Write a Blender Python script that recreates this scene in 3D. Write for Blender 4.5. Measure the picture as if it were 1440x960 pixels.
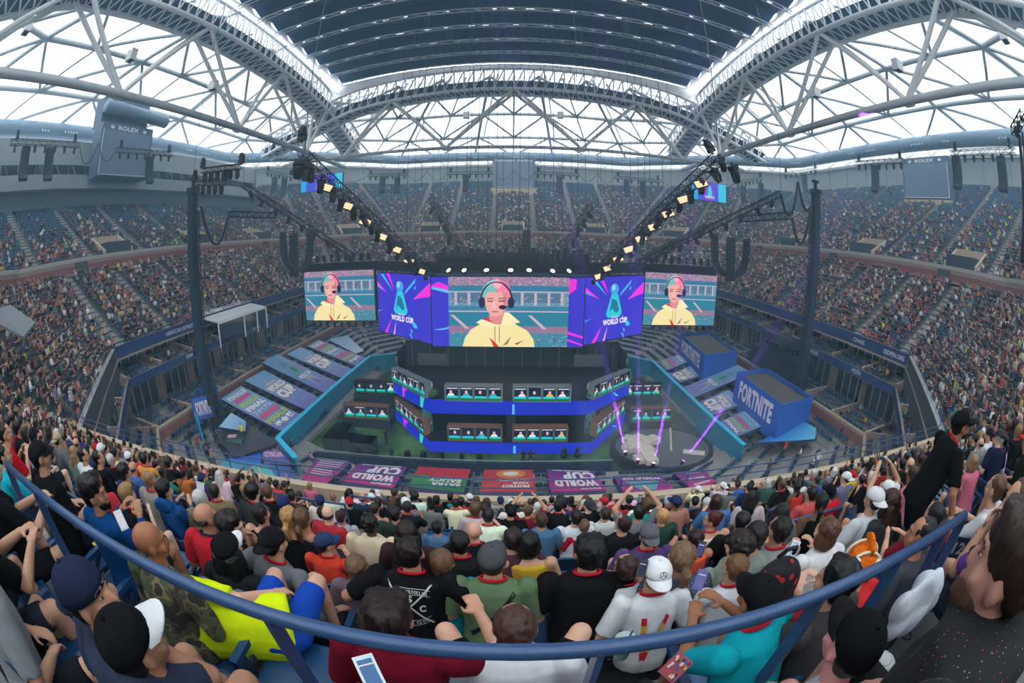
import bpy, bmesh, math, random
import numpy as np
from mathutils import Vector, Matrix, Quaternion, noise
random.seed(7)
RNG = np.random.default_rng(7)
SC = bpy.context.scene
COL = SC.collection
R = math.radians
PI = math.pi
for _o in list(bpy.data.objects):
    bpy.data.objects.remove(_o)

# ------------------------------------------------------------------ camera
H = 20.0                       # eye height above the court
PITCH, ROLL, FPX = 13.5, 0.5, 600.0
cam_d = bpy.data.cameras.new('camera')
cam = bpy.data.objects.new('camera', cam_d)
COL.objects.link(cam)
SC.camera = cam
cam_d.type = 'PANO'
cam_d.sensor_fit = 'HORIZONTAL'
cam_d.sensor_width = 36.0
cam_d.sensor_height = 24.0
cam_d.clip_start = 0.02
cam_d.clip_end = 1000
def _cam_prop(k, v):
    for t in (cam_d.cycles if hasattr(cam_d, 'cycles') else None, cam_d):
        if t is None: continue
        try:
            setattr(t, k, v)
        except Exception:
            pass
_cam_prop('panorama_type', 'FISHEYE_EQUISOLID')
_cam_prop('fisheye_lens', 15.0)
_cam_prop('fisheye_fov', R(200))
# looking along +Y, pitched down, rolled a touch
cam.location = (0, 0, H)
cam.rotation_mode = 'QUATERNION'
_q = Quaternion((1, 0, 0), R(90 - PITCH))
_qr = Quaternion((0, 0, 1), R(ROLL))
cam.rotation_quaternion = _q @ _qr

# ------------------------------------------------------------------ colour management, world, light
SC.view_settings.view_transform = 'Standard'
SC.view_settings.look = 'None'
SC.view_settings.gamma = 1.0
SC.view_settings.use_curve_mapping = False
SC.view_settings.exposure = 0.0
SC.cycles.max_bounces = 6
SC.cycles.diffuse_bounces = 3
SC.cycles.glossy_bounces = 2
SC.cycles.transmission_bounces = 3
SC.cycles.volume_bounces = 1
SC.cycles.transparent_max_bounces = 6
SC.cycles.sample_clamp_indirect = 4.0
SC.cycles.use_denoising = True
try:
    SC.cycles.use_light_tree = True
except Exception:
    pass

WORLD_STRENGTH = 4.4
HAZE = 0.0022
world = bpy.data.worlds.new('overcast_sky')
SC.world = world
world.use_nodes = True
_wn = world.node_tree.nodes
_wn.clear()
_bg = _wn.new('ShaderNodeBackground'); _out = _wn.new('ShaderNodeOutputWorld')
_bg.inputs['Color'].default_value = (0.84, 0.93, 1.0, 1)
_bg.inputs['Strength'].default_value = WORLD_STRENGTH
world.node_tree.links.new(_bg.outputs[0], _out.inputs[0])

# ------------------------------------------------------------------ pixel -> place (used to read positions off the photograph once)
def ray(px, py):
    u, v = px - 720.0, 480.0 - py
    c, s = math.cos(R(ROLL)), math.sin(R(ROLL))
    u, v = u * c - v * s, u * s + v * c
    r = max(math.hypot(u, v), 1e-9)
    th = 2 * math.asin(min(.999, r / 2 / FPX))
    x, y, z = math.sin(th) * u / r, math.sin(th) * v / r, math.cos(th)
    cp, sp = math.cos(R(PITCH)), math.sin(R(PITCH))
    return Vector((x, z * cp + y * sp, y * cp - z * sp))
def at_z(px, py, z):
    d = ray(px, py); s = (z - H) / d.z
    return Vector((d.x * s, d.y * s, z))
def at_y(px, py, y):
    d = ray(px, py); s = y / d.y
    return Vector((d.x * s, y, H + d.z * s))
def at_x(px, py, x):
    d = ray(px, py); s = x / d.x
    return Vector((x, d.y * s, H + d.z * s))
def at_plane(px, py, p0, n):
    d = ray(px, py); o = Vector((0, 0, H)); n = Vector(n)
    s = (Vector(p0) - o).dot(n) / d.dot(n)
    return o + d * s
def project(p):
    x, y, z = p[0], p[1], p[2] - H
    cp, sp = math.cos(R(PITCH)), math.sin(R(PITCH))
    cz = y * cp - z * sp; cy = z * cp + y * sp
    n = max(math.hypot(x, cy), 1e-9)
    th = math.atan2(n, cz); r = 2 * FPX * math.sin(th / 2)
    u, v = r * x / n, r * cy / n
    c, s = math.cos(R(ROLL)), math.sin(R(ROLL))
    u, v = u * c + v * s, -u * s + v * c
    return 720 + u, 480 - v

# ------------------------------------------------------------------ materials
def lin(c):
    return tuple((x / 12.92 if x <= .04045 else ((x + .055) / 1.055) ** 2.4) for x in c)
def rgb(r, g, b):
    return lin((r / 255., g / 255., b / 255.))
_M = {}
def mat(name, col=(.5, .5, .5), rough=.6, metal=0., spec=.4, var=0., scale=8., bump=0., emit=0., source=None, trans=0., sheen=0.):
    """procedural principled material; source: None | 'attr' (colour attribute Col) | 'object' (object colour)"""
    if name in _M: return _M[name]
    m = bpy.data.materials.new(name); m.use_nodes = True
    nt = m.node_tree; b = nt.nodes['Principled BSDF']
    b.inputs['Roughness'].default_value = rough
    b.inputs['Metallic'].default_value = metal
    b.inputs['Specular IOR Level'].default_value = spec
    if sheen: b.inputs['Sheen Weight'].default_value = sheen
    src = None
    if source == 'attr':
        a = nt.nodes.new('ShaderNodeAttribute'); a.attribute_name = 'Col'; src = a.outputs['Color']
    elif source == 'object':
        a = nt.nodes.new('ShaderNodeObjectInfo'); src = a.outputs['Color']
    tc = None
    if var or bump:
        tc = nt.nodes.new('ShaderNodeTexCoord')
        nz = nt.nodes.new('ShaderNodeTexNoise'); nz.inputs['Scale'].default_value = scale
        nz.inputs['Detail'].default_value = 4
        nt.links.new(tc.outputs['Object'], nz.inputs['Vector'])
    if var:
        mr = nt.nodes.new('ShaderNodeMapRange')
        mr.inputs['From Min'].default_value = .3; mr.inputs['From Max'].default_value = .7
        mr.inputs['To Min'].default_value = 1 - var; mr.inputs['To Max'].default_value = 1 + var
        nt.links.new(nz.outputs['Fac'], mr.inputs['Value'])
        mx = nt.nodes.new('ShaderNodeVectorMath'); mx.operation = 'SCALE'
        if src: nt.links.new(src, mx.inputs[0])
        else: mx.inputs[0].default_value = col[:3]
        nt.links.new(mr.outputs[0], mx.inputs['Scale'])
        nt.links.new(mx.outputs[0], b.inputs['Base Color'])
    elif src: nt.links.new(src, b.inputs['Base Color'])
    else: b.inputs['Base Color'].default_value = (*col[:3], 1)
    if bump:
        bp = nt.nodes.new('ShaderNodeBump'); bp.inputs['Strength'].default_value = bump
        bp.inputs['Distance'].default_value = .01
        nt.links.new(nz.outputs['Fac'], bp.inputs['Height']); nt.links.new(bp.outputs[0], b.inputs['Normal'])
    if emit:
        if src: nt.links.new(src, b.inputs['Emission Color'])
        else: b.inputs['Emission Color'].default_value = (*col[:3], 1)
        b.inputs['Emission Strength'].default_value = emit
    _M[name] = m
    return m
def emat(name, col=None, strength=1.):
    if name in _M: return _M[name]
    m = bpy.data.materials.new(name); m.use_nodes = True
    nt = m.node_tree; nt.nodes.clear()
    e = nt.nodes.new('ShaderNodeEmission'); o = nt.nodes.new('ShaderNodeOutputMaterial')
    if col is None:
        a = nt.nodes.new('ShaderNodeAttribute'); a.attribute_name = 'Col'
        nt.links.new(a.outputs['Color'], e.inputs['Color'])
    else: e.inputs['Color'].default_value = (*col, 1)
    e.inputs['Strength'].default_value = strength
    nt.links.new(e.outputs[0], o.inputs[0])
    _M[name] = m
    return m

# ------------------------------------------------------------------ mesh builder
class MB:
    def __init__(s):
        s.v = []; s.f = []; s.c = []; s.m = []; s.col = (1, 1, 1); s.mi = 0
    def face(s, idx, col=None):
        s.f.append(tuple(idx)); s.c.append(col or s.col); s.m.append(s.mi)
    def add(s, vs, fs, col=None):
        n = len(s.v); s.v.extend([tuple(v) for v in vs])
        for f in fs: s.face([n + i for i in f], col)
    def quad(s, a, b, c, d, col=None):
        s.add([a, b, c, d], [(0, 1, 2, 3)], col)
    def poly(s, pts, col=None):
        s.add(pts, [tuple(range(len(pts)))], col)
    def box(s, c, size, rz=0., col=None, M=None, top=1.0):
        hx, hy, hz = size[0] / 2, size[1] / 2, size[2] / 2
        vs = []
        cz, sz = math.cos(rz), math.sin(rz)
        for k in (-1, 1):
            t = top if k > 0 else 1
            for (i, j) in ((-1, -1), (1, -1), (1, 1), (-1, 1)):
                p = Vector((i * hx * t, j * hy * t, k * hz))
                if M is not None: p = M @ p
                p = Vector((p.x * cz - p.y * sz + c[0], p.x * sz + p.y * cz + c[1], p.z + c[2]))
                vs.append(p)
        s.add(vs, [(3, 2, 1, 0), (4, 5, 6, 7), (0, 1, 5, 4), (1, 2, 6, 5), (2, 3, 7, 6), (3, 0, 4, 7)], col)
    def frame_box(s, p0, p1, w, h, up=(0, 0, 1), col=None):
        """bar of rectangular section from p0 to p1"""
        p0 = Vector(p0); p1 = Vector(p1); d = (p1 - p0)
        if d.length < 1e-6: return
        d.normalize(); u = Vector(up)
        sd = d.cross(u)
        if sd.length < 1e-4: sd = d.cross(Vector((1, 0, 0)))
        sd.normalize(); u = sd.cross(d).normalized()
        vs = []
        for p in (p0, p1):
            for (i, j) in ((-1, -1), (1, -1), (1, 1), (-1, 1)):
                vs.append(p + sd * (i * w / 2) + u * (j * h / 2))
        s.add(vs, [(0, 1, 2, 3), (7, 6, 5, 4), (4, 5, 1, 0), (5, 6, 2, 1), (6, 7, 3, 2), (7, 4, 0, 3)], col)
    def tube(s, pts, r, n=8, col=None, caps=True, rs=None):
        pts = [Vector(p) for p in pts]
        rings = []
        prev = None
        for i, p in enumerate(pts):
            a = pts[max(0, i - 1)]; b = pts[min(len(pts) - 1, i + 1)]
            d = (b - a)
            if d.length < 1e-9: d = Vector((0, 0, 1))
            d.normalize()
            if prev is None:
                ref = Vector((0, 0, 1)) if abs(d.z) < .9 else Vector((1, 0, 0))
                x = d.cross(ref).normalized()
            else:
                x = (prev - d * prev.dot(d))
                x = x.normalized() if x.length > 1e-6 else d.orthogonal().normalized()
            prev = x; y = d.cross(x)
            rr = rs[i] if rs else r
            rings.append([p + (x * math.cos(2 * PI * k / n) + y * math.sin(2 * PI * k / n)) * rr for k in range(n)])
        vs = [v for rg in rings for v in rg]; fs = []
        for i in range(len(rings) - 1):
            for k in range(n):
                k2 = (k + 1) % n
                fs.append((i * n + k, i * n + k2, (i + 1) * n + k2, (i + 1) * n + k))
        if caps:
            fs.append(tuple(range(n))[::-1]); fs.append(tuple((len(rings) - 1) * n + k for k in range(n)))
        s.add(vs, fs, col)
    def loft(s, rings, col=None, caps=True, closed=True):
        n = len(rings[0]); vs = [v for rg in rings for v in rg]; fs = []
        for i in range(len(rings) - 1):
            for k in range(n if closed else n - 1):
                k2 = (k + 1) % n
                fs.append((i * n + k, i * n + k2, (i + 1) * n + k2, (i + 1) * n + k))
        if caps:
            fs.append(tuple(range(n))[::-1]); fs.append(tuple((len(rings) - 1) * n + k for k in range(n)))
        s.add(vs, fs, col)
    def ball(s, c, r, n=10, m=7, col=None, M=None):
        if not hasattr(r, '__len__'): r = (r, r, r)
        vs = []
        c = Vector(c)
        def tr(p):
            if M is not None: p = M @ p
            return p + c
        vs.append(tr(Vector((0, 0, r[2]))))
        for i in range(1, m):
            th = PI * i / m
            for k in range(n):
                ph = 2 * PI * k / n
                vs.append(tr(Vector((r[0] * math.sin(th) * math.cos(ph), r[1] * math.sin(th) * math.sin(ph), r[2] * math.cos(th)))))
        vs.append(tr(Vector((0, 0, -r[2]))))
        fs = []
        for k in range(n): fs.append((0, 1 + k, 1 + (k + 1) % n))
        for i in range(m - 2):
            for k in range(n):
                a = 1 + i * n + k; b = 1 + i * n + (k + 1) % n
                fs.append((a, a + n, b + n, b))
        l = len(vs) - 1
        for k in range(n): fs.append((l, 1 + (m - 2) * n + (k + 1) % n, 1 + (m - 2) * n + k))
        s.add(vs, fs, col)
    def prism(s, pts, d, col=None):
        """pts: planar polygon (3-D points); d: extrusion vector"""
        d = Vector(d); n = len(pts)
        vs = [Vector(p) for p in pts] + [Vector(p) + d for p in pts]
        fs = [tuple(range(n))[::-1], tuple(range(n, 2 * n))]
        for k in range(n):
            k2 = (k + 1) % n; fs.append((k, k2, n + k2, n + k))
        s.add(vs, fs, col)
    def merge(s, o, M=None):
        n = len(s.v)
        s.v.extend([tuple(M @ Vector(v)) for v in o.v] if M is not None else o.v)
        s.f.extend([tuple(n + i for i in f) for f in o.f]); s.c.extend(o.c); s.m.extend(o.m)
    def mesh(s, name, mats, smooth=False):
        me = bpy.data.meshes.new(name)
        me.from_pydata(s.v, [], s.f)
        if not isinstance(mats, (list, tuple)): mats = [mats]
        for m in mats: me.materials.append(m)
        if len(mats) > 1: me.polygons.foreach_set('material_index', s.m)
        if any(c != (1, 1, 1) for c in s.c):
            at = me.color_attributes.new('Col', 'FLOAT_COLOR', 'CORNER')
            lens = [len(f) for f in s.f]
            arr = np.repeat(np.array([(*c[:3], 1.) for c in s.c], dtype=np.float32), lens, axis=0)
            at.data.foreach_set('color', arr.ravel())
        if smooth: me.polygons.foreach_set('use_smooth', [True] * len(s.f))
        me.update()
        return me
    def build(s, name, mats, parent=None, smooth=False, loc=None, **tags):
        o = bpy.data.objects.new(name, s.mesh(name, mats, smooth))
        COL.objects.link(o)
        if parent is not None: o.parent = parent
        if loc is not None: o.location = loc
        tag(o, **tags)
        return o
def tag(o, label=None, cat=None, group=None, kind=None):
    if label: o['label'] = label
    if cat: o['category'] = cat
    if group: o['group'] = group
    if kind: o['kind'] = kind
    return o
def empty(name, loc=(0, 0, 0), rz=0., **tags):
    o = bpy.data.objects.new(name, None); COL.objects.link(o)
    o.empty_display_size = .2
    o.location = loc; o.rotation_euler = (0, 0, rz)
    tag(o, **tags)
    return o
def auto_smooth(me, ang=40):
    bm = bmesh.new(); bm.from_mesh(me)
    for e in bm.edges:
        if len(e.link_faces) == 2 and e.calc_face_angle(0) > R(ang): e.smooth = False
    bm.to_mesh(me); bm.free()
def numpy_mesh(name, verts, quads, cols, mats):
    """verts (N,3); quads (M,4) all four-cornered; cols (M,3)"""
    me = bpy.data.meshes.new(name)
    nv, nf = len(verts), len(quads)
    me.vertices.add(nv); me.vertices.foreach_set('co', np.asarray(verts, np.float32).ravel())
    me.loops.add(nf * 4); me.loops.foreach_set('vertex_index', np.asarray(quads, np.int32).ravel())
    me.polygons.add(nf)
    me.polygons.foreach_set('loop_start', np.arange(nf, dtype=np.int32) * 4)
    me.polygons.foreach_set('loop_total', np.full(nf, 4, np.int32))
    me.update(calc_edges=True)
    if cols is not None:
        at = me.color_attributes.new('Col', 'FLOAT_COLOR', 'CORNER')
        a = np.ones((nf, 4), np.float32); a[:, :3] = cols
        at.data.foreach_set('color', np.repeat(a, 4, axis=0).ravel())
    me.materials.append(mats)
    return me
# flat lettering, cached: returns (verts2d, faces) with baseline at 0 and cap height 1
_T = {}
def text_shape(txt, bold=.0, shear=0.):
    k = (txt, bold, shear)
    if k in _T: return _T[k]
    cu = bpy.data.curves.new('lettering', 'FONT'); cu.body = txt; cu.size = 1.0
    cu.offset = bold; cu.shear = shear; cu.resolution_u = 3; cu.fill_mode = 'FRONT'
    cu.space_character = 1.0 + bold * 2.2
    o = bpy.data.objects.new('lettering', cu); COL.objects.link(o)
    dg = bpy.context.evaluated_depsgraph_get(); dg.update()
    me = bpy.data.meshes.new_from_object(o.evaluated_get(dg))
    vs = [(v.co.x, v.co.y) for v in me.vertices]; fs = [tuple(p.vertices) for p in me.polygons]
    bpy.data.objects.remove(o); bpy.data.curves.remove(cu); bpy.data.meshes.remove(me)
    if vs:
        x0 = min(v[0] for v in vs); x1 = max(v[0] for v in vs); y0 = min(v[1] for v in vs); y1 = max(v[1] for v in vs)
        vs = [((x - x0) / (x1 - x0), (y - y0) / (y1 - y0)) for x, y in vs]
    _T[k] = (vs, fs)
    return _T[k]
def put_text(mb, txt, P, u0, u1, v0, v1, col, bold=.03, shear=0.):
    """P(u,v)->3-D point; text fills the u0..u1 x v0..v1 cell"""
    vs, fs = text_shape(txt, bold, shear)
    mb.add([P(u0 + (u1 - u0) * x, v0 + (v1 - v0) * y) for x, y in vs], fs, col)
def quad_map(a, b, c, d, lift=0.):
    """bilinear map: a=(0,0) b=(1,0) c=(1,1) d=(0,1)"""
    a, b, c, d = map(Vector, (a, b, c, d))
    n = (b - a).cross(d - a).normalized() * lift
    return lambda u, v: a * (1 - u) * (1 - v) + b * u * (1 - v) + c * u * v + d * (1 - u) * v + n
# ================================================================== the bowl
BASE = [(-21, 10.1), (21, 10.1), (37, 24.5), (37, 81.5), (21, 96), (-21, 96), (-37, 81.5), (-37, 24.5)]
EDGE_NAMES = ['near', 'near_right', 'right', 'far_right', 'far', 'far_left', 'left', 'near_left']
def octo(d):
    n = 8; L = []
    for i in range(n):
        a = Vector(BASE[i]); b = Vector(BASE[(i + 1) % n]); t = (b - a).normalized(); nm = Vector((t.y, -t.x))
        L.append((a + nm * d, t))
    out = []
    for i in range(n):
        (p, t), (q, u) = L[i - 1], L[i]
        den = t.x * u.y - t.y * u.x
        s = ((q.x - p.x) * u.y - (q.y - p.y) * u.x) / den
        out.append(p + t * s)
    return out          # vertex i is the start of edge i
def edge_frame(i):
    a = Vector(BASE[i]); b = Vector(BASE[(i + 1) % 8]); t = (b - a).normalized(); nm = Vector((t.y, -t.x)); m = (a + b) / 2
    return m, t, nm     # middle, tangent, outward normal
def edge_half(i, d):
    o = octo(d); return (o[(i + 1) % 8] - o[i]).length / 2
CONC = mat('concrete', rgb(150, 146, 142), .85, var=.12, scale=.6)
CONC_D = mat('concrete_stand', rgb(112, 112, 114), .85, var=.15, scale=.5)
STEP = mat('stair_concrete', rgb(172, 168, 162), .85, var=.1, scale=2)
BEIGE = mat('beige_parapet', rgb(196, 176, 150), .75, var=.06, scale=1)
TAUPE = mat('taupe_wall', rgb(150, 130, 116), .8, var=.06, scale=1)
GREYW = mat('grey_wall', rgb(146, 153, 158), .8, var=.05, scale=.4)
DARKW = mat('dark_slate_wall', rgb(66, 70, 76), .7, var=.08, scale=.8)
NAVY = mat('navy_fascia', rgb(30, 56, 100), .5, var=.05)
NAVYRAIL = mat('navy_painted_steel', rgb(50, 80, 122), .32, spec=.6)
BLACK = mat('matt_black', rgb(22, 24, 28), .6)
DARKGLASS = mat('dark_glass', rgb(30, 40, 52), .12, spec=.7)
WHITE = mat('white_paint', rgb(222, 222, 220), .5)
STEELW = mat('white_steel', rgb(232, 235, 238), .4, var=.04)
STEELG = mat('grey_steel', rgb(128, 138, 148), .4)
VC = mat('painted_parts', source='attr', rough=.6)
VCS = mat('printed_vinyl', source='attr', rough=.45)

def brick_mat():
    m = bpy.data.materials.new('brick_band'); m.use_nodes = True; nt = m.node_tree; b = nt.nodes['Principled BSDF']
    tc = nt.nodes.new('ShaderNodeTexCoord'); sp = nt.nodes.new('ShaderNodeSeparateXYZ')
    nt.links.new(tc.outputs['Object'], sp.inputs[0])
    mr = nt.nodes.new('ShaderNodeMath'); mr.operation = 'COMPARE'
    mr.inputs[1].default_value = 21.45; mr.inputs[2].default_value = .42
    nt.links.new(sp.outputs['Z'], mr.inputs[0])
    mr2 = nt.nodes.new('ShaderNodeMath'); mr2.operation = 'COMPARE'
    mr2.inputs[1].default_value = 4.05; mr2.inputs[2].default_value = .5
    nt.links.new(sp.outputs['Z'], mr2.inputs[0])
    ad = nt.nodes.new('ShaderNodeMath'); ad.operation = 'ADD'
    nt.links.new(mr.outputs[0], ad.inputs[0]); nt.links.new(mr2.outputs[0], ad.inputs[1])
    mx = nt.nodes.new('ShaderNodeMix'); mx.data_type = 'RGBA'
    mx.inputs['A'].default_value = (*rgb(150, 132, 122), 1); mx.inputs['B'].default_value = (*rgb(138, 84, 78), 1)
    nt.links.new(ad.outputs[0], mx.inputs['Factor']); nt.links.new(mx.outputs['Result'], b.inputs['Base Color'])
    b.inputs['Roughness'].default_value = .85
    return m
BRICK = brick_mat()

def ring_band(mb, d0, z0, d1, z1, edges=range(8), col=None):
    A, B = octo(d0), octo(d1)
    for i in edges:
        j = (i + 1) % 8
        mb.quad((*A[j], z0), (*A[i], z0), (*B[i], z1), (*B[j], z1), col)
def struct(mb, name, m, **k):
    return mb.build(name, m, kind='structure', **k)

# loge tier: row k has tread d = DL0 + k*DR, z = ZL0 + k*DZ
DR, DZ = .84, .53
DL0, ZL0, NL = .4, 12.25, 16
PR, PZ = .85, .51
DP0, ZP0, NP = 15.2, 22.4, 34
def nrows(i, tn):
    return NL if tn == 'l' else (18 if i in (6, 7) else NP)
def tier(name, d0, z0, tn, dr, dz, m):
    mb = MB()
    for k in range(NL if tn == 'l' else NP):
        E = [i for i in range(8) if k < nrows(i, tn)]
        ring_band(mb, d0 + k * dr, z0 + k * dz, d0 + (k + 1) * dr, z0 + k * dz, E)
        ring_band(mb, d0 + (k + 1) * dr, z0 + k * dz, d0 + (k + 1) * dr, z0 + (k + 1) * dz, E)
    return struct(mb, name, m)
# court
mb = MB(); mb.quad((-60, -10, 0), (60, -10, 0), (60, 120, 0), (-60, 120, 0))
def court_mat():
    m = bpy.data.materials.new('green_stage_floor'); m.use_nodes = True; nt = m.node_tree; b = nt.nodes['Principled BSDF']
    tc = nt.nodes.new('ShaderNodeTexCoord'); nz = nt.nodes.new('ShaderNodeTexNoise'); nz.inputs['Scale'].default_value = .35; nz.inputs['Detail'].default_value = 5
    cr = nt.nodes.new('ShaderNodeValToRGB')
    cr.color_ramp.elements[0].position = .38; cr.color_ramp.elements[0].color = (*rgb(30, 62, 34), 1)
    cr.color_ramp.elements[1].position = .64; cr.color_ramp.elements[1].color = (*rgb(78, 124, 52), 1)
    nt.links.new(tc.outputs['Object'], nz.inputs['Vector']); nt.links.new(nz.outputs['Fac'], cr.inputs[0]); nt.links.new(cr.outputs[0], b.inputs['Base Color'])
    b.inputs['Roughness'].default_value = .8
    return m
struct(mb, 'floor', court_mat())
tier('floor_lower_stand', DL0, ZL0, 'l', DR, DZ, CONC_D)
tier('floor_upper_stand', DP0, ZP0, 'u', PR, PZ, CONC_D)
DLT = DL0 + NL * DR; ZLT = ZL0 + NL * DZ       # 14.27, 20.26
DPT = DP0 + NP * PR; ZPT = ZP0 + NP * PZ       # 43.25, 39.2
mb = MB(); ring_band(mb, .28, ZL0, DL0, ZL0)
struct(mb, 'floor_front_walk', CONC_D)
# brick wall between the stands
mb = MB()
ring_band(mb, DLT, ZLT - .5, DLT, ZP0 - .1)
struct(mb, 'wall_between_stands', BRICK)
mb = MB()
ring_band(mb, DLT - .06, ZP0 - .1, DLT - .06, ZP0 + .35); ring_band(mb, DLT - .06, ZP0 + .35, DLT + .25, ZP0 + .35)
ring_band(mb, DLT + .25, ZP0 + .35, DLT + .25, ZP0 - .4); ring_band(mb, DLT + .2, ZP0 - .2, DP0 + .01, ZP0 - .0)
struct(mb, 'trim_1', mat('pale_coping', rgb(178, 172, 164), .8))
# front parapet of the lower stand: beige coping, slate face
mb = MB()
ring_band(mb, 0, 11.9, 0, 13.1, edges=[0])
ring_band(mb, .0, 13.1, .28, 13.1, edges=[0]); ring_band(mb, .28, 13.1, .28, 12.2, edges=[0])
struct(mb, 'wall_front_parapet', BEIGE)
mb = MB(); ring_band(mb, 0, 11.9, 0, 13.1, edges=[7, 1]); ring_band(mb, .0, 13.1, .4, 13.1, edges=[1, 7]); ring_band(mb, .4, 13.1, .4, 12.2, edges=[1, 7])
struct(mb, 'wall_corner_parapet', mat('pale_grey_coping', rgb(160, 160, 158), .7))
mb = MB()
ring_band(mb, -.12, 12.0, -.12, 13.2, edges=[2, 3, 4, 5, 6]); ring_band(mb, -.12, 13.2, .3, 13.2, edges=[2, 3, 4, 5, 6]); ring_band(mb, .3, 13.2, .3, 12.8, edges=[2, 3, 4, 5, 6])
struct(mb, 'trim_2', NAVY)
mb = MB(); ring_band(mb, -.2, 11.85, -.2, 12.05, edges=[2, 3, 4, 5, 6]); ring_band(mb, -.2, 12.05, -.1, 12.05, edges=[2, 3, 4, 5, 6])
ring_band(mb, -.2, 11.85, 6., 11.85)
struct(mb, 'trim_3', TAUPE)
# dark end walls over the corner suites (underside of the near corner of the stand)
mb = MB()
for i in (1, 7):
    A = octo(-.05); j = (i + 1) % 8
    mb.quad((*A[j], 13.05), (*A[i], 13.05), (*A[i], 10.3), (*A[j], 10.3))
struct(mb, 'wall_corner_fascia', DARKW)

# ---- suites: two levels of balconies
def suites():
    back = MB(); slab = MB(); fas = MB(); low = MB(); brick = MB(); cap = MB()
    E = [1, 2, 3, 4, 5, 6, 7]
    # upper level floor z 9.1 from d=-1 to 5, glass wall at d=4
    ring_band(slab, -1.05, 9.05, 6, 9.05, edges=E)
    ring_band(slab, -1.0, 10.0, -.8, 10.0, edges=E)
    ring_band(fas, -1.05, 9.15, -1.05, 10.0, edges=E)
    ring_band(back, 3.4, 9.1, 3.4, 12, edges=E)
    ring_band(back, 2.6, 4.0, 2.6, 9.1, edges=E)
    # stepped balcony floors
    for k, (a, b, z) in enumerate(((-1, .2, 9.35), (.2, 1.5, 9.75), (1.5, 3.4, 10.1))):
        ring_band(slab, a, z, b, z, edges=E); ring_band(slab, b, z, b, z + .4, edges=E)
    for k, (a, b, z) in enumerate(((-3.2, -1.6, 4.3), (-1.6, -.2, 4.7), (-.2, 2.6, 5.1))):
        ring_band(slab, a, z, b, z, edges=E); ring_band(slab, b, z, b, z + .4, edges=E)
    ring_band(brick, -3.2, 2.6, -3.2, 5.0, edges=E)
    ring_band(cap, -3.25, 5.0, -2.95, 5.0, edges=E); ring_band(cap, -2.95, 5.0, -2.95, 4.3, edges=E); ring_band(cap, -3.25, 4.85, -3.25, 5.0, edges=E)
    struct(back, 'wall_suite_glass', DARKGLASS)
    struct(slab, 'floor_suite_balconies', CONC)
    struct(fas, 'trim_4', NAVY)
    struct(brick, 'wall_suite_base', BRICK)
    struct(cap, 'trim_5', BEIGE)
    # partition walls with sloping beige tops, posts of the glass fronts
    part = MB(); top = MB(); post = MB()
    for i in E:
        m, t, nm = edge_frame(i)
        for (lev, dF, dB, zF, zB, zfl, step) in (('u', -.8, 3.4, 10.25, 11.7, 9.1, 5.6), ('l', -3.1, 2.6, 5.15, 8.6, 4.0, 5.6)):
            hw = edge_half(i, dF)
            n = max(1, int(2 * hw / step))
            for q in range(n + 1):
                s = -hw + 2 * hw * q / n
                a = m + t * s + nm * dF; b = m + t * s + nm * (dB - 1.2); c = m + t * s + nm * dB
                zm = zF + .55
                for sg in (-1, 1):
                    o = t * (.09 * sg)
                    part.poly([(*(a + o), zfl), (*(b + o), zfl), (*(b + o), zm), (*(a + o), zF)])
                    part.quad((*(b + o), zfl), (*(c + o), zfl), (*(c + o), zB), (*(b + o), zB))
                o = t * .16
                top.quad((*(a - o), zF + .03), (*(a + o), zF + .03), (*(b + o), zm + .03), (*(b - o), zm + .03))
                top.quad((*(a - o), zF - .1), (*(a + o), zF - .1), (*(a + o), zF + .03), (*(a - o), zF + .03))
                part.quad((*(b - t * .09), zm), (*(b + t * .09), zm), (*(b + t * .09), zB), (*(b - t * .09), zB))
            for q in range(int(2 * hw / 1.4)):
                s = -hw + 1.4 * (q + .5)
                p = m + t * s + nm * (dB - .05)
                post.box((p.x, p.y, (zfl + zB) / 2 + .3), (.14, .08, 2.7 if lev == 'u' else 3.6), math.atan2(t.y, t.x))
    struct(part, 'wall_suite_partitions', TAUPE)
    struct(top, 'trim_6', BEIGE)
    struct(post, 'trim_7', mat('grey_mullion', rgb(150, 156, 160), .5))
suites()
# courtside stand: shallow terrace all round, open in the middle
CT = [(-21.2, 31), (21.2, 31), (19.5, 60), (12, 72), (-12, 72), (-19.5, 60)]
mb = MB()
O = octo(-3.2)
inner = [(-14, 32), (14, 32), (21.3, 36), (19.6, 66), (12, 76), (-12, 76), (-19.6, 66), (-21.3, 36)]
NT = 9
for i in range(8):
    j = (i + 1) % 8
    for k in range(NT):
        f0, f1 = k / NT, (k + 1) / NT
        z = .55 + (3.1 - .55) * (k + .0) / (NT - 1)
        a0 = Vector(inner[i]).lerp(O[i], f0); b0 = Vector(inner[j]).lerp(O[j], f0)
        a1 = Vector(inner[i]).lerp(O[i], f1); b1 = Vector(inner[j]).lerp(O[j], f1)
        z0 = z - (3.1 - .55) / (NT - 1) if k else 0
        mb.quad((*b0, z0), (*a0, z0), (*a0, z), (*b0, z))
        mb.quad((*b0, z), (*a0, z), (*a1, z), (*b1, z))
struct(mb, 'floor_courtside_stand', CONC)

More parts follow.
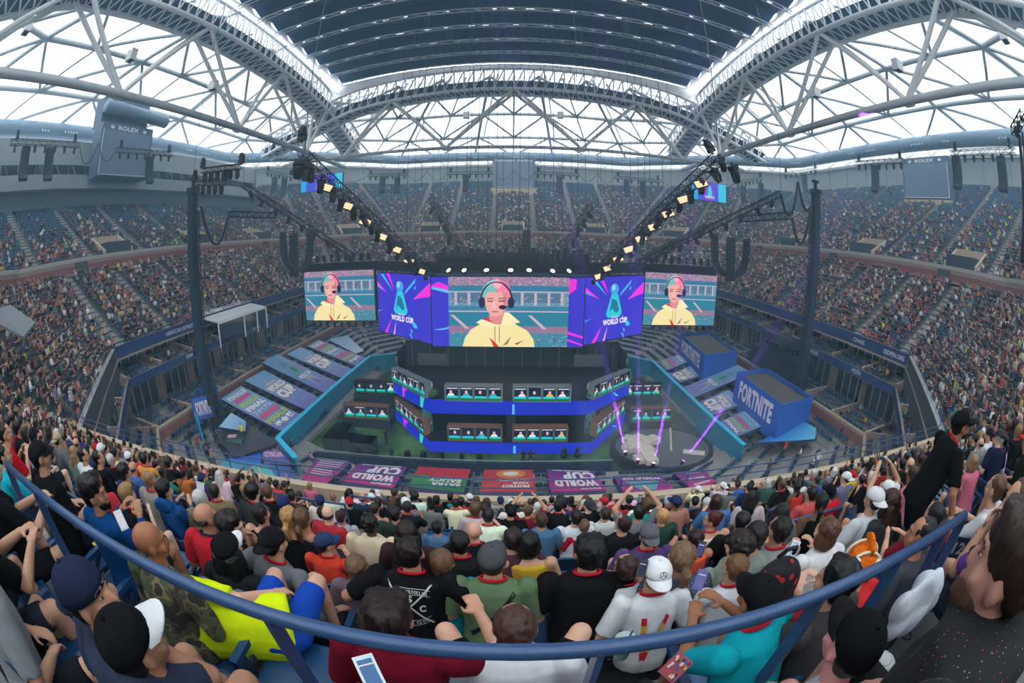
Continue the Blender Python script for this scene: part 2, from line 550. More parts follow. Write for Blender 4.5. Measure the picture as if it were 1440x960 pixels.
# ---- aisles
def aisle_list(i, tiername):
    L = edge_half(i, 0 if tiername == 'l' else DP0)
    if tiername == 'l':
        return {0: [-15.5, -4.95, 4.5, 15.5], 4: [-15, -5, 5, 15]}.get(i) or ([-18.5, -9.3, 0, 9.3, 18.5, 26.5, -26.5] if i in (2, 6) else [-8, 2.5, 9])
    return [x for x in ([-27, -16.5, -5.5, 5.5, 16.5, 27] if i in (0, 4) else [-31, -21, -10.5, 0, 10.5, 21, 31] if i in (2, 6) else [-13, -4.5, 4.5, 13])]
AW = 1.15
def stairs(name, d0, z0, n, dr, dz, tn, edges):
    mb = MB(); ed = MB()
    for i in edges:
        m, t, nm = edge_frame(i)
        for s in aisle_list(i, tn):
            rz = math.atan2(t.y, t.x)
            for k in range(min(n, nrows(i, tn))):
                for f0, f1, zz in ((0, .5, .012), (.5, 1., dz * .5)):
                    c = m + t * s + nm * (d0 + (k + (f0 + f1) / 2) * dr)
                    mb.box((c.x, c.y, z0 + k * dz + zz / 2), (AW, dr * (f1 - f0), zz), rz)
                    if tn == 'l' and i in (7, 0, 1):
                        q = m + t * s + nm * (d0 + (k + f0) * dr + .035)
                        ed.box((q.x, q.y, z0 + k * dz + zz + .004), (AW, .06, .012), rz)
    struct(mb, name, STEP)
    if ed.v: struct(ed, 'trim_8', mat('yellow_edge_paint', rgb(226, 180, 62), .6))
stairs('floor_lower_aisles', DL0, ZL0, NL, DR, DZ, 'l', range(8))
stairs('floor_upper_aisles', DP0, ZP0, NP, PR, PZ, 'u', range(1, 8))

# entrances cut into the foot of the upper stand
mb = MB(); mb2 = MB(); mb3 = MB()
for i in range(1, 8):
    m, t, nm = edge_frame(i)
    A = aisle_list(i, 'u'); rz = math.atan2(t.y, t.x)
    mids = [(A[k] + A[k + 1]) / 2 for k in range(len(A) - 1)]
    for q, s in enumerate(mids):
        if i in (2, 6) and q % 2: continue
        if i in (3, 5, 1, 7) and q != 1: continue
        if i == 4 and q % 2: continue
        w = 5.2
        for sg in (-1, 1):
            a = m + t * (s + sg * w / 2) + nm * (DP0 + .1); b = a + nm * 4.2
            mb.prism([(*a, ZP0 - .3), (*b, ZP0 - .3), (*b, ZP0 + 3.1), (*a, ZP0 + .9)], tuple(t * (.35 * sg)) + (0,))
        c = m + t * s + nm * (DP0 + 4.3)
        mb.box((c.x, c.y, ZP0 + 1.4), (w + .7, .3, 3.4), rz)
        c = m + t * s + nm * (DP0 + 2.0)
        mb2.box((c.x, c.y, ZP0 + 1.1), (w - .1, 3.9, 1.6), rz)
        c = m + t * s + nm * (DP0 + .15)
        mb3.box((c.x, c.y, ZP0 + .75), (w, .12, .9), rz)
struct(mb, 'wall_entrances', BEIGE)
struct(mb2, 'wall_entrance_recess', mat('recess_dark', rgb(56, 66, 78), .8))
struct(mb3, 'trim_9', NAVY)
# band of doors in the brick wall
mb = MB()
for i in range(1, 8):
    m, t, nm = edge_frame(i); rz = math.atan2(t.y, t.x)
    hw = edge_half(i, DLT)
    for s in ([-24, 0, 24] if i in (2, 6) else [-11, 11] if i == 4 else [0]):
        c = m + t * s + nm * (DLT - .08)
        mb.box((c.x, c.y, 21.2), (2.2, .2, 2.0), rz)
struct(mb, 'door_1', DARKW)

# ---- upper perimeter wall, panels, window strip
mb = MB()
E = list(range(1, 8))
ring_band(mb, DPT, ZPT - .5, DPT + .4, 45.3, edges=[1, 2, 3, 4, 5])
struct(mb, 'wall_upper', GREYW)
DLW = DP0 + 18 * PR; ZLW = ZP0 + 18 * PZ       # back of the shorter left stand
mb = MB()
ring_band(mb, DLW, ZLW - .5, DLW, ZLW + 3.4, edges=[6, 7])
struct(mb, 'wall_left_press', mat('press_wall', rgb(112, 124, 134), .7, var=.05, scale=.3))
mb = MB()
def shelf(d, z0, z1, db):
    ring_band(mb, d, z0, d, z1, edges=[6, 7]); ring_band(mb, d, z1, db, z1, edges=[6, 7]); ring_band(mb, db, z0, d, z0, edges=[6, 7])
shelf(DLW - 2.0, 34.4, 36.6, DPT); shelf(DLW - 1.2, 38.3, 42.2, DPT)
ring_band(mb, DLW + 6, 36.0, DLW + 6, 39, edges=[6, 7])
E6 = octo(DPT); a6 = octo(DLW - 2)
mb.quad((*a6[6], 31), (*E6[6], 31), (*E6[6], 42), (*a6[6], 42))
struct(mb, 'wall_left_gallery', GREYW)
mb = MB()
for i in (6, 7):
    m, t, nm = edge_frame(i); hw = edge_half(i, DLW)
    for q in range(int(2 * hw / 1.9)):
        p = m + t * (-hw + 1.9 * q) + nm * (DLW - .9); p2 = m + t * (-hw + 1.9 * (q + (1 if q % 2 else -.0))) + nm * (DLW - .9)
        mb.tube([(*p, 36.6), (*(p + t * (1.2 if q % 2 else 0)), 38.3)], .09, 5)
struct(mb, 'trim_14', STEELG)
mb = MB(); ring_band(mb, DPT + .4, 45.3, DPT + .4, 45.8, edges=[1, 2, 3, 4, 5]); ring_band(mb, DPT - .1, 45.8, DPT + .4, 45.8, edges=[1, 2, 3, 4, 5])
ring_band(mb, DPT - .1, 45.2, DPT - .1, 45.8, edges=[1, 2, 3, 4, 5])
struct(mb, 'trim_10', STEELW)
# vertical joints and V struts above the wall
mb = MB(); mb2 = MB()
for i in E:
    m, t, nm = edge_frame(i); hw = edge_half(i, DPT)
    n = int(2 * hw / 7)
    for q in range(n + 1):
        s = -hw + 2 * hw * q / n
        p = m + t * s + nm * (DPT + .3)
        a = m + t * (s + 3.5) + nm * (DPT + 3.5)
        if q < n:
            mb.tube([(*p, 45.8), (*a, 50)], .22, 6)
            b = m + t * (s + 2 * hw / n) + nm * (DPT + .3)
            mb.tube([(*b, 45.8), (*a, 50)], .22, 6)
        if i in (1, 2, 3, 4, 5):
            c = m + t * s + nm * (DPT + .1)
            mb2.box((c.x, c.y, 42.4), (.12, .1, 5.6), math.atan2(t.y, t.x))
struct(mb, 'trim_11', STEELW)
struct(mb2, 'trim_12', mat('panel_joint', rgb(120, 124, 124), .8))
# translucent clerestory behind the struts
mb = MB(); ring_band(mb, DPT + 4.5, 38, DPT + 4.5, 50.4, edges=E)
def fabric(name, col=(.9, .92, .93), emis=0.):
    m = bpy.data.materials.new(name); m.use_nodes = True; nt = m.node_tree; nt.nodes.clear()
    o = nt.nodes.new('ShaderNodeOutputMaterial'); t = nt.nodes.new('ShaderNodeBsdfTranslucent'); d = nt.nodes.new('ShaderNodeBsdfDiffuse'); mx = nt.nodes.new('ShaderNodeMixShader')
    t.inputs[0].default_value = (*col, 1); d.inputs[0].default_value = (*col, 1); mx.inputs[0].default_value = .4
    nt.links.new(t.outputs[0], mx.inputs[1]); nt.links.new(d.outputs[0], mx.inputs[2]); nt.links.new(mx.outputs[0], o.inputs[0])
    return m
ROOFM = fabric('white_roof_fabric')
struct(mb, 'window_1', fabric('clerestory_fabric', (.42, .43, .42)))

# ================================================================== roof
YC = 53.0; XT = 41.0; YT = 35.0         # truss grid: x = +-XT, y = YC +- YT
def arch_z(s):                           # underside of the arch truss, s = distance from its middle
    s = abs(s)
    z = 53.8 - .0022 * min(s, 36) ** 2
    if s > 36: z -= (s - 36) * .32
    return z
def fabric_roof():
    mb = MB()
    # outer ring high edge follows the duct; inner edge follows the arches
    OUT = octo(DPT + 4.5)
    # subdivided perimeter walk, inner square walk
    def lerp(a, b, f): return a + (b - a) * f
    per = []
    for i in range(8):
        a, b = OUT[i], OUT[(i + 1) % 8]
        for q in range(6): per.append(lerp(a, b, q / 6))
    inn = []
    for p in per:
        d = Vector((p.x, p.y - YC))
        k = min(XT / abs(d.x) if d.x else 9, YT / abs(d.y) if d.y else 9)
        inn.append(Vector((d.x * k, YC + d.y * k)))
    n = len(per)
    def zin(p):
        return (arch_z(p.y - YC) if abs(abs(p.x) - XT) < .01 else arch_z(p.x)) + 5.2
    NS = 4
    for i in range(n):
        j = (i + 1) % n
        for q in range(NS):
            def pt(k, f):
                a, b = inn[k], per[k]
                c = a.lerp(b, f)
                z = lerp(zin(a), 49.8, f ** 1.15)
                return (c.x, c.y, z)
            mb.quad(pt(i, q / NS), pt(j, q / NS), pt(j, (q + 1) / NS), pt(i, (q + 1) / NS))
    struct(mb, 'ceiling_fabric', ROOFM)
    # lattice under the fabric: ring tubes and diagonals
    lt = MB()
    for f in (.16, .38, .66, .97):
        for i in range(0, n, 1):
            j = (i + 1) % n
            def pt(k, f=f, dz=1.6):
                a, b = inn[k], per[k]; c = a.lerp(b, f); return (c.x, c.y, lerp(zin(a), 49.8, f ** 1.15) - dz * (1 if f < .9 else .3))
            lt.tube([pt(i), pt(j)], .5 if f < .9 else .34, 6, caps=False)
    fr = [.02, .16, .38, .66, .97]
    for i in range(0, n, 2):
        for a_, b_ in zip(fr[:-1], fr[1:]):
            def P(k, f):
                k %= n; a, b = inn[k], per[k]; c = a.lerp(b, f); return (c.x, c.y, lerp(zin(a), 49.8, f ** 1.15) - (1.6 if f < .9 else .5))
            lt.tube([P(i, a_), P(i + 1, b_)], .33, 6, caps=False); lt.tube([P(i + 2, a_), P(i + 1, b_)], .33, 6, caps=False); lt.tube([P(i + 1, a_), P(i + 1, b_)], .22, 5, caps=False)
            lt.tube([P(i, a_), P(i, b_)], .4, 6, caps=False)
            # twin purlins
            a = Vector(P(i, a_)); b = Vector(P(i, b_))
            lt.tube([a + Vector((1.6, 1.6, 1.2)), b + Vector((1.6, 1.6, 1.2))], .22, 5, caps=False)
    struct(lt, 'ceiling_lattice', mat('lattice_steel', rgb(184, 190, 194), .5), smooth=True)
fabric_roof()

def arch_truss(name, axis, off, sgn, label):
    """box truss bent to an arch, with straight tie chord and W webs below"""
    root = empty(name, (0, 0, 0), label=label, cat='roof truss')
    def P(s, across, up):
        z = arch_z(s) + up
        o = off + sgn * across
        return (o, YC + s, z) if axis == 'y' else (s, o, z)
    ext = 56 if axis == 'y' else 60
    half = XT if axis == 'x' else YT
    ss = np.linspace(-ext, ext, 57)
    ch = MB(); 
    for across, up, r in ((0, 0, .42), (4.6, 0, .42), (0, 5.0, .38), (4.6, 5.2, .34)):
        ch.tube([P(s, across, up) for s in ss], r, 7)
    ch.build('arch_chord', STEELW, root, smooth=True)
    web = MB()
    for k in range(len(ss) - 1):
        a, b = ss[k], ss[k + 1]
        for (p, q) in ((P(a, 0, 0), P(b, 0, 5.0)), (P(a, 0, 5.0), P(a, 0, 0)), (P(a, 4.6, 0), P(b, 4.6, 5.2)),
                       (P(a, 0, 0), P(b, 4.6, 0)), (P(b, 0, 0), P(b, 4.6, 0)), (P(a, 0, 5.0), P(b, 4.6, 5.2))):
            if k % 2 and p[2] > q[2]: pass
            web.tube([p, q], .15, 5, caps=False)
    web.build('web_bracing', STEELW, root)
    # dark catwalk panel between the lower chords
    pn = MB()
    for k in range(len(ss) - 1):
        a, b = ss[k], ss[k + 1]
        pn.quad(P(a, -.1, 1.9), P(b, -.1, 1.9), P(b, 4.6, .3), P(a, 4.6, .3))
    pn.build('catwalk_soffit', mat('slate_blue_soffit', rgb(58, 96, 130), .6), root)
    # tie chord
    zt = 40.4
    def T(s, dz=0, da=0):
        o = off + sgn * (1.5 + da); return (o, YC + s, zt + dz) if axis == 'y' else (s, o, zt + dz)
    tie = MB()
    tie.tube([T(-ext + 6), T(ext - 6)], .5 if axis == 'y' else .36, 8); tie.tube([T(-ext + 6, .3, 1.2), T(ext - 6, .3, 1.2)], .4, 8)
    tie.build('tie_chord', mat('grey_tie_steel', rgb(176, 182, 186), .4), root, smooth=True)
    wb = MB()
    nodes = [-38, -24.5, 0, 24.5, 38] if axis == 'y' else [-42, -26.7, 0, 26.7, 42]
    low = [-26.5 - 10, -13.2 , 13.2, 36.5] if axis == 'y' else [-38, -14.4, 14.4, 38]
    if axis == 'y': nodes = [-36, -11.6, 12.2, 33]; low = [-51, -24.5, 2.3, 27.5]
    else: low = [-38, -14.4, 14.4, 38]; nodes = [-26.7, 0, 26.7]
    for l in low:
        ns = [q for q in nodes if abs(q - l) < 17] if l > -50 else [-37]
        for u in ns:
            for da in (0, 3.4):
                wb.tube([T(l, .2, .4), P(u, da + .3, .1)], .36, 7, caps=False)
    for l in low:
        p = T(l, 0, .5); wb.box(p, (1.5, 1.5, .7))
    wb.build('web_member', mat('pale_web_steel', rgb(226, 228, 228), .4), root, smooth=False)
    return root
arch_truss('roof_truss', 'y', -XT, -1, 'white arched steel roof truss left of the dark closed roof panels')
arch_truss('roof_truss', 'y', XT, 1, 'white arched steel roof truss right of the dark closed roof panels')
arch_truss('roof_truss', 'x', YC + YT, 1, 'white arched steel roof truss across the far edge of the dark roof')

# closed retractable roof panels: dark fabric and ribs
mb = MB(); ribs = []
def rz_(x, y): return 60.3 - 1.9 * (x / 39.) ** 2
ys = [88.0 - 6.1 * k for k in range(12)]
lapm = MB(); _rl = random.Random(12)
def strip(m, x0, x1, y0, y1, b0, b1): m.quad((x0, y0, rz_(x0, y0) + b0), (x0, y1, rz_(x0, y1) + b1), (x1, y1, rz_(x1, y1) + b1), (x1, y0, rz_(x1, y0) + b0))
for k in range(len(ys) - 1):
    for q in range(24):
        x0 = -39 + 78 * q / 24; x1 = -39 + 78 * (q + 1) / 24
        strip(mb, x0, x1, ys[k] - .45, ys[k] - 3.05, 0, .8); strip(mb, x0, x1, ys[k] - 3.05, ys[k] - 6.1, .8, 0)
    x = -39.
    while x < 39:
        w = min(39 - x, _rl.uniform(1.2, 4.5)); strip(mb, x, x + w, ys[k], ys[k] - .45, 0, 0); x += w
        w = min(39 - x, _rl.uniform(.4, 1.6))
        if w > 0: strip(lapm, x, x + w, ys[k], ys[k] - .45, 0, 0)
        x += w
struct(lapm, 'ceiling_light_slots', ROOFM)
struct(mb, 'ceiling_closed_panels', mat('dark_blue_roof_panel', rgb(16, 56, 104), .75, var=.08, scale=.05), smooth=True)
for k, y in enumerate(ys):
    rb = MB()
    xs = np.linspace(-39.5, 39.5, 33)
    rb.tube([(x, y - .9, rz_(x, y) - .25) for x in xs], .16, 6); rb.tube([(x, y - .6, rz_(x, y) - .7) for x in xs], .11, 6)
    for q in range(32): rb.tube([(xs[q], y - .9, rz_(xs[q], y) - .25), (xs[q + 1], y - .6, rz_(xs[q + 1], y) - .7)], .06, 4, caps=False)
    o = rb.build('ceiling_rib', mat('rib_steel', rgb(190, 200, 212), .35), kind='structure')
# white draped edge strips between truss and dark panels, scalloped
for sg in (-1, 1):
    mb = MB()
    for k in range(len(ys) - 1):
        for q in range(6):
            y0 = ys[k] - 6.1 * q / 6; y1 = ys[k] - 6.1 * (q + 1) / 6
            w0 = 37.3 + .9 * math.sin(PI * q / 6); w1 = 37.3 + .9 * math.sin(PI * (q + 1) / 6)
            mb.quad((sg * w0, y0, 57.6), (sg * w1, y1, 57.6), (sg * (XT + 1), y1, arch_z(y1 - YC) + 5.4), (sg * (XT + 1), y0, arch_z(y0 - YC) + 5.4))
    struct(mb, 'ceiling_edge_fabric', ROOFM)
mb = MB()
for q in range(24):
    x0 = -40 + 80 * q / 24; x1 = -40 + 80 * (q + 1) / 24
    mb.quad((x0, 88.2, rz_(x0, 0) - .2), (x1, 88.2, rz_(x1, 0) - .2), (x1, 88.4, arch_z(x1) + 5.2), (x0, 88.4, arch_z(x0) + 5.2))
struct(mb, 'trim_13', STEELW)

# perimeter air duct
def duct():
    O = octo(DPT - 1.5)
    root = empty('air_duct', (0, 0, 0), label='large silver air duct running under the edge of the roof', cat='air duct')
    pts = []
    E = [1, 2, 3, 4, 5, 6, 7]
    loop = [O[1], O[2], O[3], O[4], O[5], O[6], O[7], O[0]]
    mb = MB(); vent = MB()
    dm = mat('silver_duct', rgb(116, 138, 160), .42, metal=.0, var=.05, scale=.4)
    path = []
    for a, b in zip(loop[:-1], loop[1:]):
        L = (b - a).length
        n = 12
        for q in range(n): path.append(a.lerp(b, (q + (.5 if n else 0)) / n))
    path = [(p.x, p.y, 48.3) for p in path]
    mb.tube(path, 1.55, 14)
    mb.build('duct_pipe', dm, root, smooth=True)
    rg = MB()
    for k in range(1, len(path) - 1):
        for f in (0, .5):
            p = Vector(path[k]).lerp(Vector(path[k + 1]), f); d = (Vector(path[k + 1]) - Vector(path[k])).normalized()
            rg.tube([p - d * .06, p + d * .06], 1.6, 14)
    rg.build('joint_ring', mat('duct_ring', rgb(122, 138, 152), .5), root, kind='stuff')
    for k in range(2, len(path) - 2):
        if k % 3 == 0: continue
        p = Vector(path[k]); q = Vector(path[k + 1]); d = (q - p).normalized(); c = Vector((0, YC, 48.3)); inw = (c - p); inw.z = 0; inw.normalize()
        for j in range(5 if k % 2 else 3):
            s = p + d * (.8 * j + .4) + inw * 1.47 + Vector((0, 0, -.55))
            vent.ball(s, .2, 6, 4)
    vent.build('nozzle', mat('duct_nozzle', rgb(235, 238, 240), .4), root, kind='stuff')
duct()
# ================================================================== seats and spectators far away: countless, two merged meshes
PAL = [(24, 25, 30), (24, 25, 30), (30, 32, 38), (18, 18, 22), (36, 40, 50), (52, 54, 60), (222, 220, 218), (205, 204, 206), (235, 234, 232), (150, 152, 156), (110, 112, 118),
       (168, 40, 48), (196, 52, 58), (120, 30, 44), (36, 52, 92), (44, 70, 120), (28, 36, 62), (190, 120, 128), (226, 170, 168), (70, 110, 160),
       (30, 150, 150), (60, 100, 70), (90, 60, 110), (220, 110, 60), (214, 180, 60), (84, 72, 60), (130, 110, 90), (24, 25, 30), (60, 62, 70), (200, 60, 70)]
SKIN = [(226, 178, 152), (214, 160, 132), (232, 188, 164), (190, 138, 108), (150, 104, 78), (206, 152, 122), (108, 74, 56)]
HAIRC = [(24, 20, 18), (32, 24, 20), (18, 16, 16), (60, 42, 30), (90, 64, 42), (30, 26, 26), (150, 116, 76), (20, 20, 24), (200, 196, 190), (46, 34, 28)]
PANTS = [(30, 34, 44), (44, 56, 80), (70, 84, 108), (24, 24, 28), (110, 104, 92), (54, 56, 60)]
def tolin(a): 
    a = np.array(a, float) / 255.
    return np.where(a <= .04045, a / 12.92, ((a + .055) / 1.055) ** 2.4)
PALn, SKINn, HAIRn, PANTSn = map(tolin, (PAL, SKIN, HAIRC, PANTS))

def boxq(c, s, top=(1, 1), off=(0, 0)):
    """8 verts, 6 quads; off shifts the top"""
    hx, hy, hz = s[0] / 2, s[1] / 2, s[2] / 2
    v = []
    for k in (-1, 1):
        tx, ty = top if k > 0 else (1, 1); ox, oy = off if k > 0 else (0, 0)
        for i, j in ((-1, -1), (1, -1), (1, 1), (-1, 1)):
            v.append((c[0] + i * hx * tx + ox, c[1] + j * hy * ty + oy, c[2] + k * hz))
    f = [(3, 2, 1, 0), (4, 5, 6, 7), (0, 1, 5, 4), (1, 2, 6, 5), (2, 3, 7, 6), (3, 0, 4, 7)]
    return v, f
class Tmpl:
    def __init__(s): s.v = []; s.f = []; s.c = []
    def add(s, vf, c, fc=None):
        v, f = vf; n = len(s.v); s.v += list(v); s.f += [tuple(n + i for i in q) for q in f]
        s.c += [c if fc is None else fc(k) for k in range(len(f))]
    def arr(s): return np.array(s.v, float), np.array(s.f, int), np.array(s.c, int)
def ballq(c, r, n=8, m=6):
    v = []; f = []
    for i in range(m + 1):
        th = PI * (i + .001) / (m + .002)
        for k in range(n):
            ph = 2 * PI * k / n
            v.append((c[0] + r[0] * math.sin(th) * math.cos(ph), c[1] + r[1] * math.sin(th) * math.sin(ph), c[2] + r[2] * math.cos(th)))
    for i in range(m):
        for k in range(n): f.append((i * n + k, (i + 1) * n + k, (i + 1) * n + (k + 1) % n, i * n + (k + 1) % n))
    return v, f
def barq(p, q, r0, r1, n=5):
    p, q = Vector(p), Vector(q); d = (q - p).normalized(); x = d.orthogonal().normalized(); y = d.cross(x)
    v = [tuple(a + (x * math.cos(2 * PI * k / n) + y * math.sin(2 * PI * k / n)) * r) for a, r in ((p, r0), (q, r1)) for k in range(n)]
    return v, [(k, (k + 1) % n, n + (k + 1) % n, n + k) for k in range(n)]
# colour slots: 0 shirt 1 skin 2 hair 3 trousers ; faces +y (towards the court)
def person_tmpl(pose, hi):
    T = Tmpl(); rr = random.Random(pose * 31 + hi)
    lean = [0, .06, -.05, .14, .02, .1][pose % 6]; turn = [0, .5, -.4, .2, -.7, 0][pose % 6]
    n = 8 if hi else 6
    def ell(z, rx, ry, y): return [(rx * math.cos(2 * PI * k / n), y + ry * math.sin(2 * PI * k / n), z) for k in range(n)]
    rings = [ell(.42, .17, .13, 0), ell(.6, .165, .12, lean * .2), ell(.82, .2, .12, lean * .7), ell(.95, .19, .1, lean), ell(1.0, .08, .07, lean)]
    v = [p for r_ in rings for p in r_]; f = [(i * n + k, i * n + (k + 1) % n, (i + 1) * n + (k + 1) % n, (i + 1) * n + k) for i in range(4) for k in range(n)]
    T.add((v, f), 0)
    hc = (0.0, lean * 1.25 + .01, 1.13)
    hv, hf = ballq(hc, (.078, .095, .115), 8, 6 if hi else 5)
    fv = []
    for q in hf:
        c = np.mean([hv[i] for i in q], axis=0) - np.array(hc)
        ca = c[1] * math.cos(turn) - c[0] * math.sin(turn)
        fv.append(1 if (ca > .02 and c[2] < .055) or c[2] < -.06 else 2)
    T.add((hv, hf), 0, lambda k: fv[k])
    T.add(barq((0, lean, .96), (hc[0], hc[1] - .01, 1.05), .05, .05), 1)
    up = pose in (4,)
    for sg in (-1, 1):
        sh = (sg * .2, lean, .93)
        if up and sg > 0: el = (sg * .3, lean + .12, 1.1); ha = (sg * .2, lean + .2, 1.32)
        elif pose == 3: el = (sg * .24, lean + .1, .68); ha = (sg * .08, lean + .3, .9)
        else: el = (sg * .25, lean + .03, .64); ha = (sg * .12, .3, .56)
        T.add(barq(sh, el, .058, .05), 0); T.add(barq(el, ha, .036, .026), 1)
        T.add(barq((sg * .09, .02, .45), (sg * .13, .45, .5), .085, .065), 3)
        if hi: T.add(barq((sg * .13, .45, .5), (sg * .12, .42, .06), .06, .045), 3 if pose % 2 else 1)
    return T.arr()
LOTM = [person_tmpl(p, 0) for p in range(6)]; HITM = [person_tmpl(p, 1) for p in range(6)]
def seat_tmpl():
    T = Tmpl()
    T.add(boxq((0, -.14, .62), (.46, .05, .42), off=(0, -.07)), 0)
    T.add(boxq((0, .06, .42), (.46, .40, .05)), 0)
    T.add(boxq((.245, .02, .56), (.03, .3, .05)), 0)
    return T.arr()
SEATT = seat_tmpl()
def in_view(p, mg=40):
    if p[1] < -.6 and math.hypot(p[0], p[1]) > 3: 
        pass
    x, y = project(p)
    return -mg < x < 1440 + mg and -mg < y < 960 + mg
INDIV = []          # the nearest seats: one object each
LOW_P, LOW_S, SEATPOS = [], [], []
def gather():
    rr = random.Random(11)
    for tn, d0, z0, dr, dz, pitch in (('l', DL0, ZL0, DR, DZ, .53), ('u', DP0, ZP0, PR, PZ, .56)):
        for i in range(8):
            m, t, nm = edge_frame(i); rz = math.atan2(t.y, t.x); al = aisle_list(i, tn)
            if tn == 'u' and i == 0: continue
            for k in range(nrows(i, tn)):
                d = d0 + (k + .42) * dr; hw = edge_half(i, d) - .25
                z = z0 + k * dz
                n = int(2 * hw / pitch)
                for q in range(n):
                    s = -hw + (q + .5) * 2 * hw / n
                    if any(abs(s - a) < AW / 2 + .22 for a in al): continue
                    p = m + t * s + nm * d
                    if not in_view((p.x, p.y, z + .8)): continue
                    if tn == 'u' and k < 5:
                        # entrance boxes
                        mids = [(al[j] + al[j + 1]) / 2 for j in range(len(al) - 1)]
                        bad = False
                        for j, mm in enumerate(mids):
                            if i in (2, 6) and j % 2: continue
                            if i in (3, 5, 1, 7) and j != 1: continue
                            if i == 4 and j % 2: continue
                            if abs(s - mm) < 3.2: bad = True
                        if bad: continue
                    if tn == 'l' and i == 0:
                        SEATPOS.append((p.x, p.y, z, rz, k, s)); continue
                    if tn == 'l' and i in (1, 7) and p.length < 0: continue
                    LOW_S.append((p.x, p.y, z, rz))
                    dist = math.hypot(p.x, p.y)
                    if tn == 'l': occ = .93 if dist < 60 else .9
                    else:
                        sec = sum(1 for a in al if s > a) + i * 7
                        f = k / nrows(i, tn)
                        occ = (.85 - .95 * f) + .12 * math.sin(sec * 2.3)
                        if i in (3, 4, 5): occ += .16
                        occ = max(.05, min(.9, occ))
                        # people cluster
                        occ *= .45 + 1.1 * (noise.noise(Vector((s * .5, k * .35, i * 7.))) * .5 + .5)
                    if rr.random() < occ:
                        LOW_P.append((p.x, p.y, z, rz, dist))
gather()
def extra_seats():
    rr = random.Random(3)
    # courtside terrace
    inner = [(-14, 32), (14, 32), (21.3, 36), (19.6, 66), (12, 76), (-12, 76), (-19.6, 66), (-21.3, 36)]
    O = octo(-3.2)
    for i in (1, 2, 3, 5, 6, 7, 0):
        j = (i + 1) % 8
        for k in range(9):
            f = (k + .5) / 9; a = Vector(inner[i]).lerp(O[i], f); b = Vector(inner[j]).lerp(O[j], f); t = (b - a).normalized(); L = (b - a).length
            z = .55 + 2.55 * k / 8; n = int(L / .56); rz = math.atan2(t.y, t.x)
            for q in range(n):
                s = (q + .5) / n * L
                if (s % 7.5) < 1.1: continue
                p = a + t * s
                if abs(p.x) < 21.6 and 31 < p.y < 60: continue
                if p.y < 21 or not in_view((p.x, p.y, z)): continue
                LOW_S.append((p.x, p.y, z, rz))
                if i in (1, 7) and rr.random() < .10: LOW_P.append((p.x, p.y, z, rz, 50.))
    # suites
    for i in range(1, 8):
        m, t, nm = edge_frame(i); rz = math.atan2(t.y, t.x)
        for (d, z, pr) in ((-.35, 9.35, .25), (.75, 9.75, .3), (-2.4, 4.3, .06), (-1.0, 4.7, .08), (.3, 5.1, .05)):
            hw = edge_half(i, d) - .6
            for q in range(int(2 * hw / .6)):
                s = -hw + q * .6
                c = int((s + 100) / 5.6)
                if ((s + 100) % 5.6) < 1.0: continue
                p = m + t * s + nm * d
                LOW_S.append((p.x, p.y, z, rz))
                if rr.random() < pr * (2.2 if (c * 7 + i) % 3 == 0 else .35): LOW_P.append((p.x, p.y, z, rz, 50.))
extra_seats()
def bake(name, insts, tmpls, colorize, m, **tags):
    V, Q, C = [], [], []
    base = 0
    for grp, (v, f, c) in tmpls:
        if len(grp) == 0: continue
        g = np.array(grp)
        cs, sn = np.cos(g[:, 3]), np.sin(g[:, 3])
        sc = g[:, 4:5] if g.shape[1] > 4 else np.ones((len(g), 1))
        x = v[None, :, 0] * sc; y = v[None, :, 1] * sc; z = v[None, :, 2] * sc
        X = g[:, 0:1] + x * cs[:, None] - y * sn[:, None]
        Y = g[:, 1:2] + x * sn[:, None] + y * cs[:, None]
        Z = g[:, 2:3] + z
        V.append(np.stack([X, Y, Z], -1).reshape(-1, 3))
        nv = len(v)
        Q.append((f[None] + (np.arange(len(g)) * nv)[:, None, None] + base).reshape(-1, 4))
        C.append(colorize(len(g), c))
        base += nv * len(g)
    me = numpy_mesh(name, np.concatenate(V), np.concatenate(Q), np.concatenate(C), m)
    o = bpy.data.objects.new(name, me); COL.objects.link(o); tag(o, **tags)
    return o
def col_person(n, c):
    sh = PALn[RNG.integers(0, len(PALn), n)] * RNG.uniform(.7, 1.15, (n, 1)); gr = sh.mean(1, keepdims=True); sh = gr + (sh - gr) * .72; sk = SKINn[RNG.integers(0, len(SKINn), n)]
    ha = HAIRn[RNG.integers(0, len(HAIRn), n)].copy(); 
    cap = RNG.random(n) < .16; ha[cap] = PALn[RNG.integers(0, len(PALn), cap.sum())]
    pa = PANTSn[RNG.integers(0, len(PANTSn), n)]
    neon = RNG.random(n) < .006; sh[neon] = tolin((214, 232, 40))
    A = np.stack([sh, sk, ha, pa], 1)       # n,4,3
    return A[:, c].reshape(-1, 3).clip(0, 1)
def col_seat(n, c):
    b = tolin((34, 76, 108)) * RNG.uniform(.85, 1.15, (n, 1))
    return np.repeat(b, len(c), axis=0)
def seat_rot(g): return g
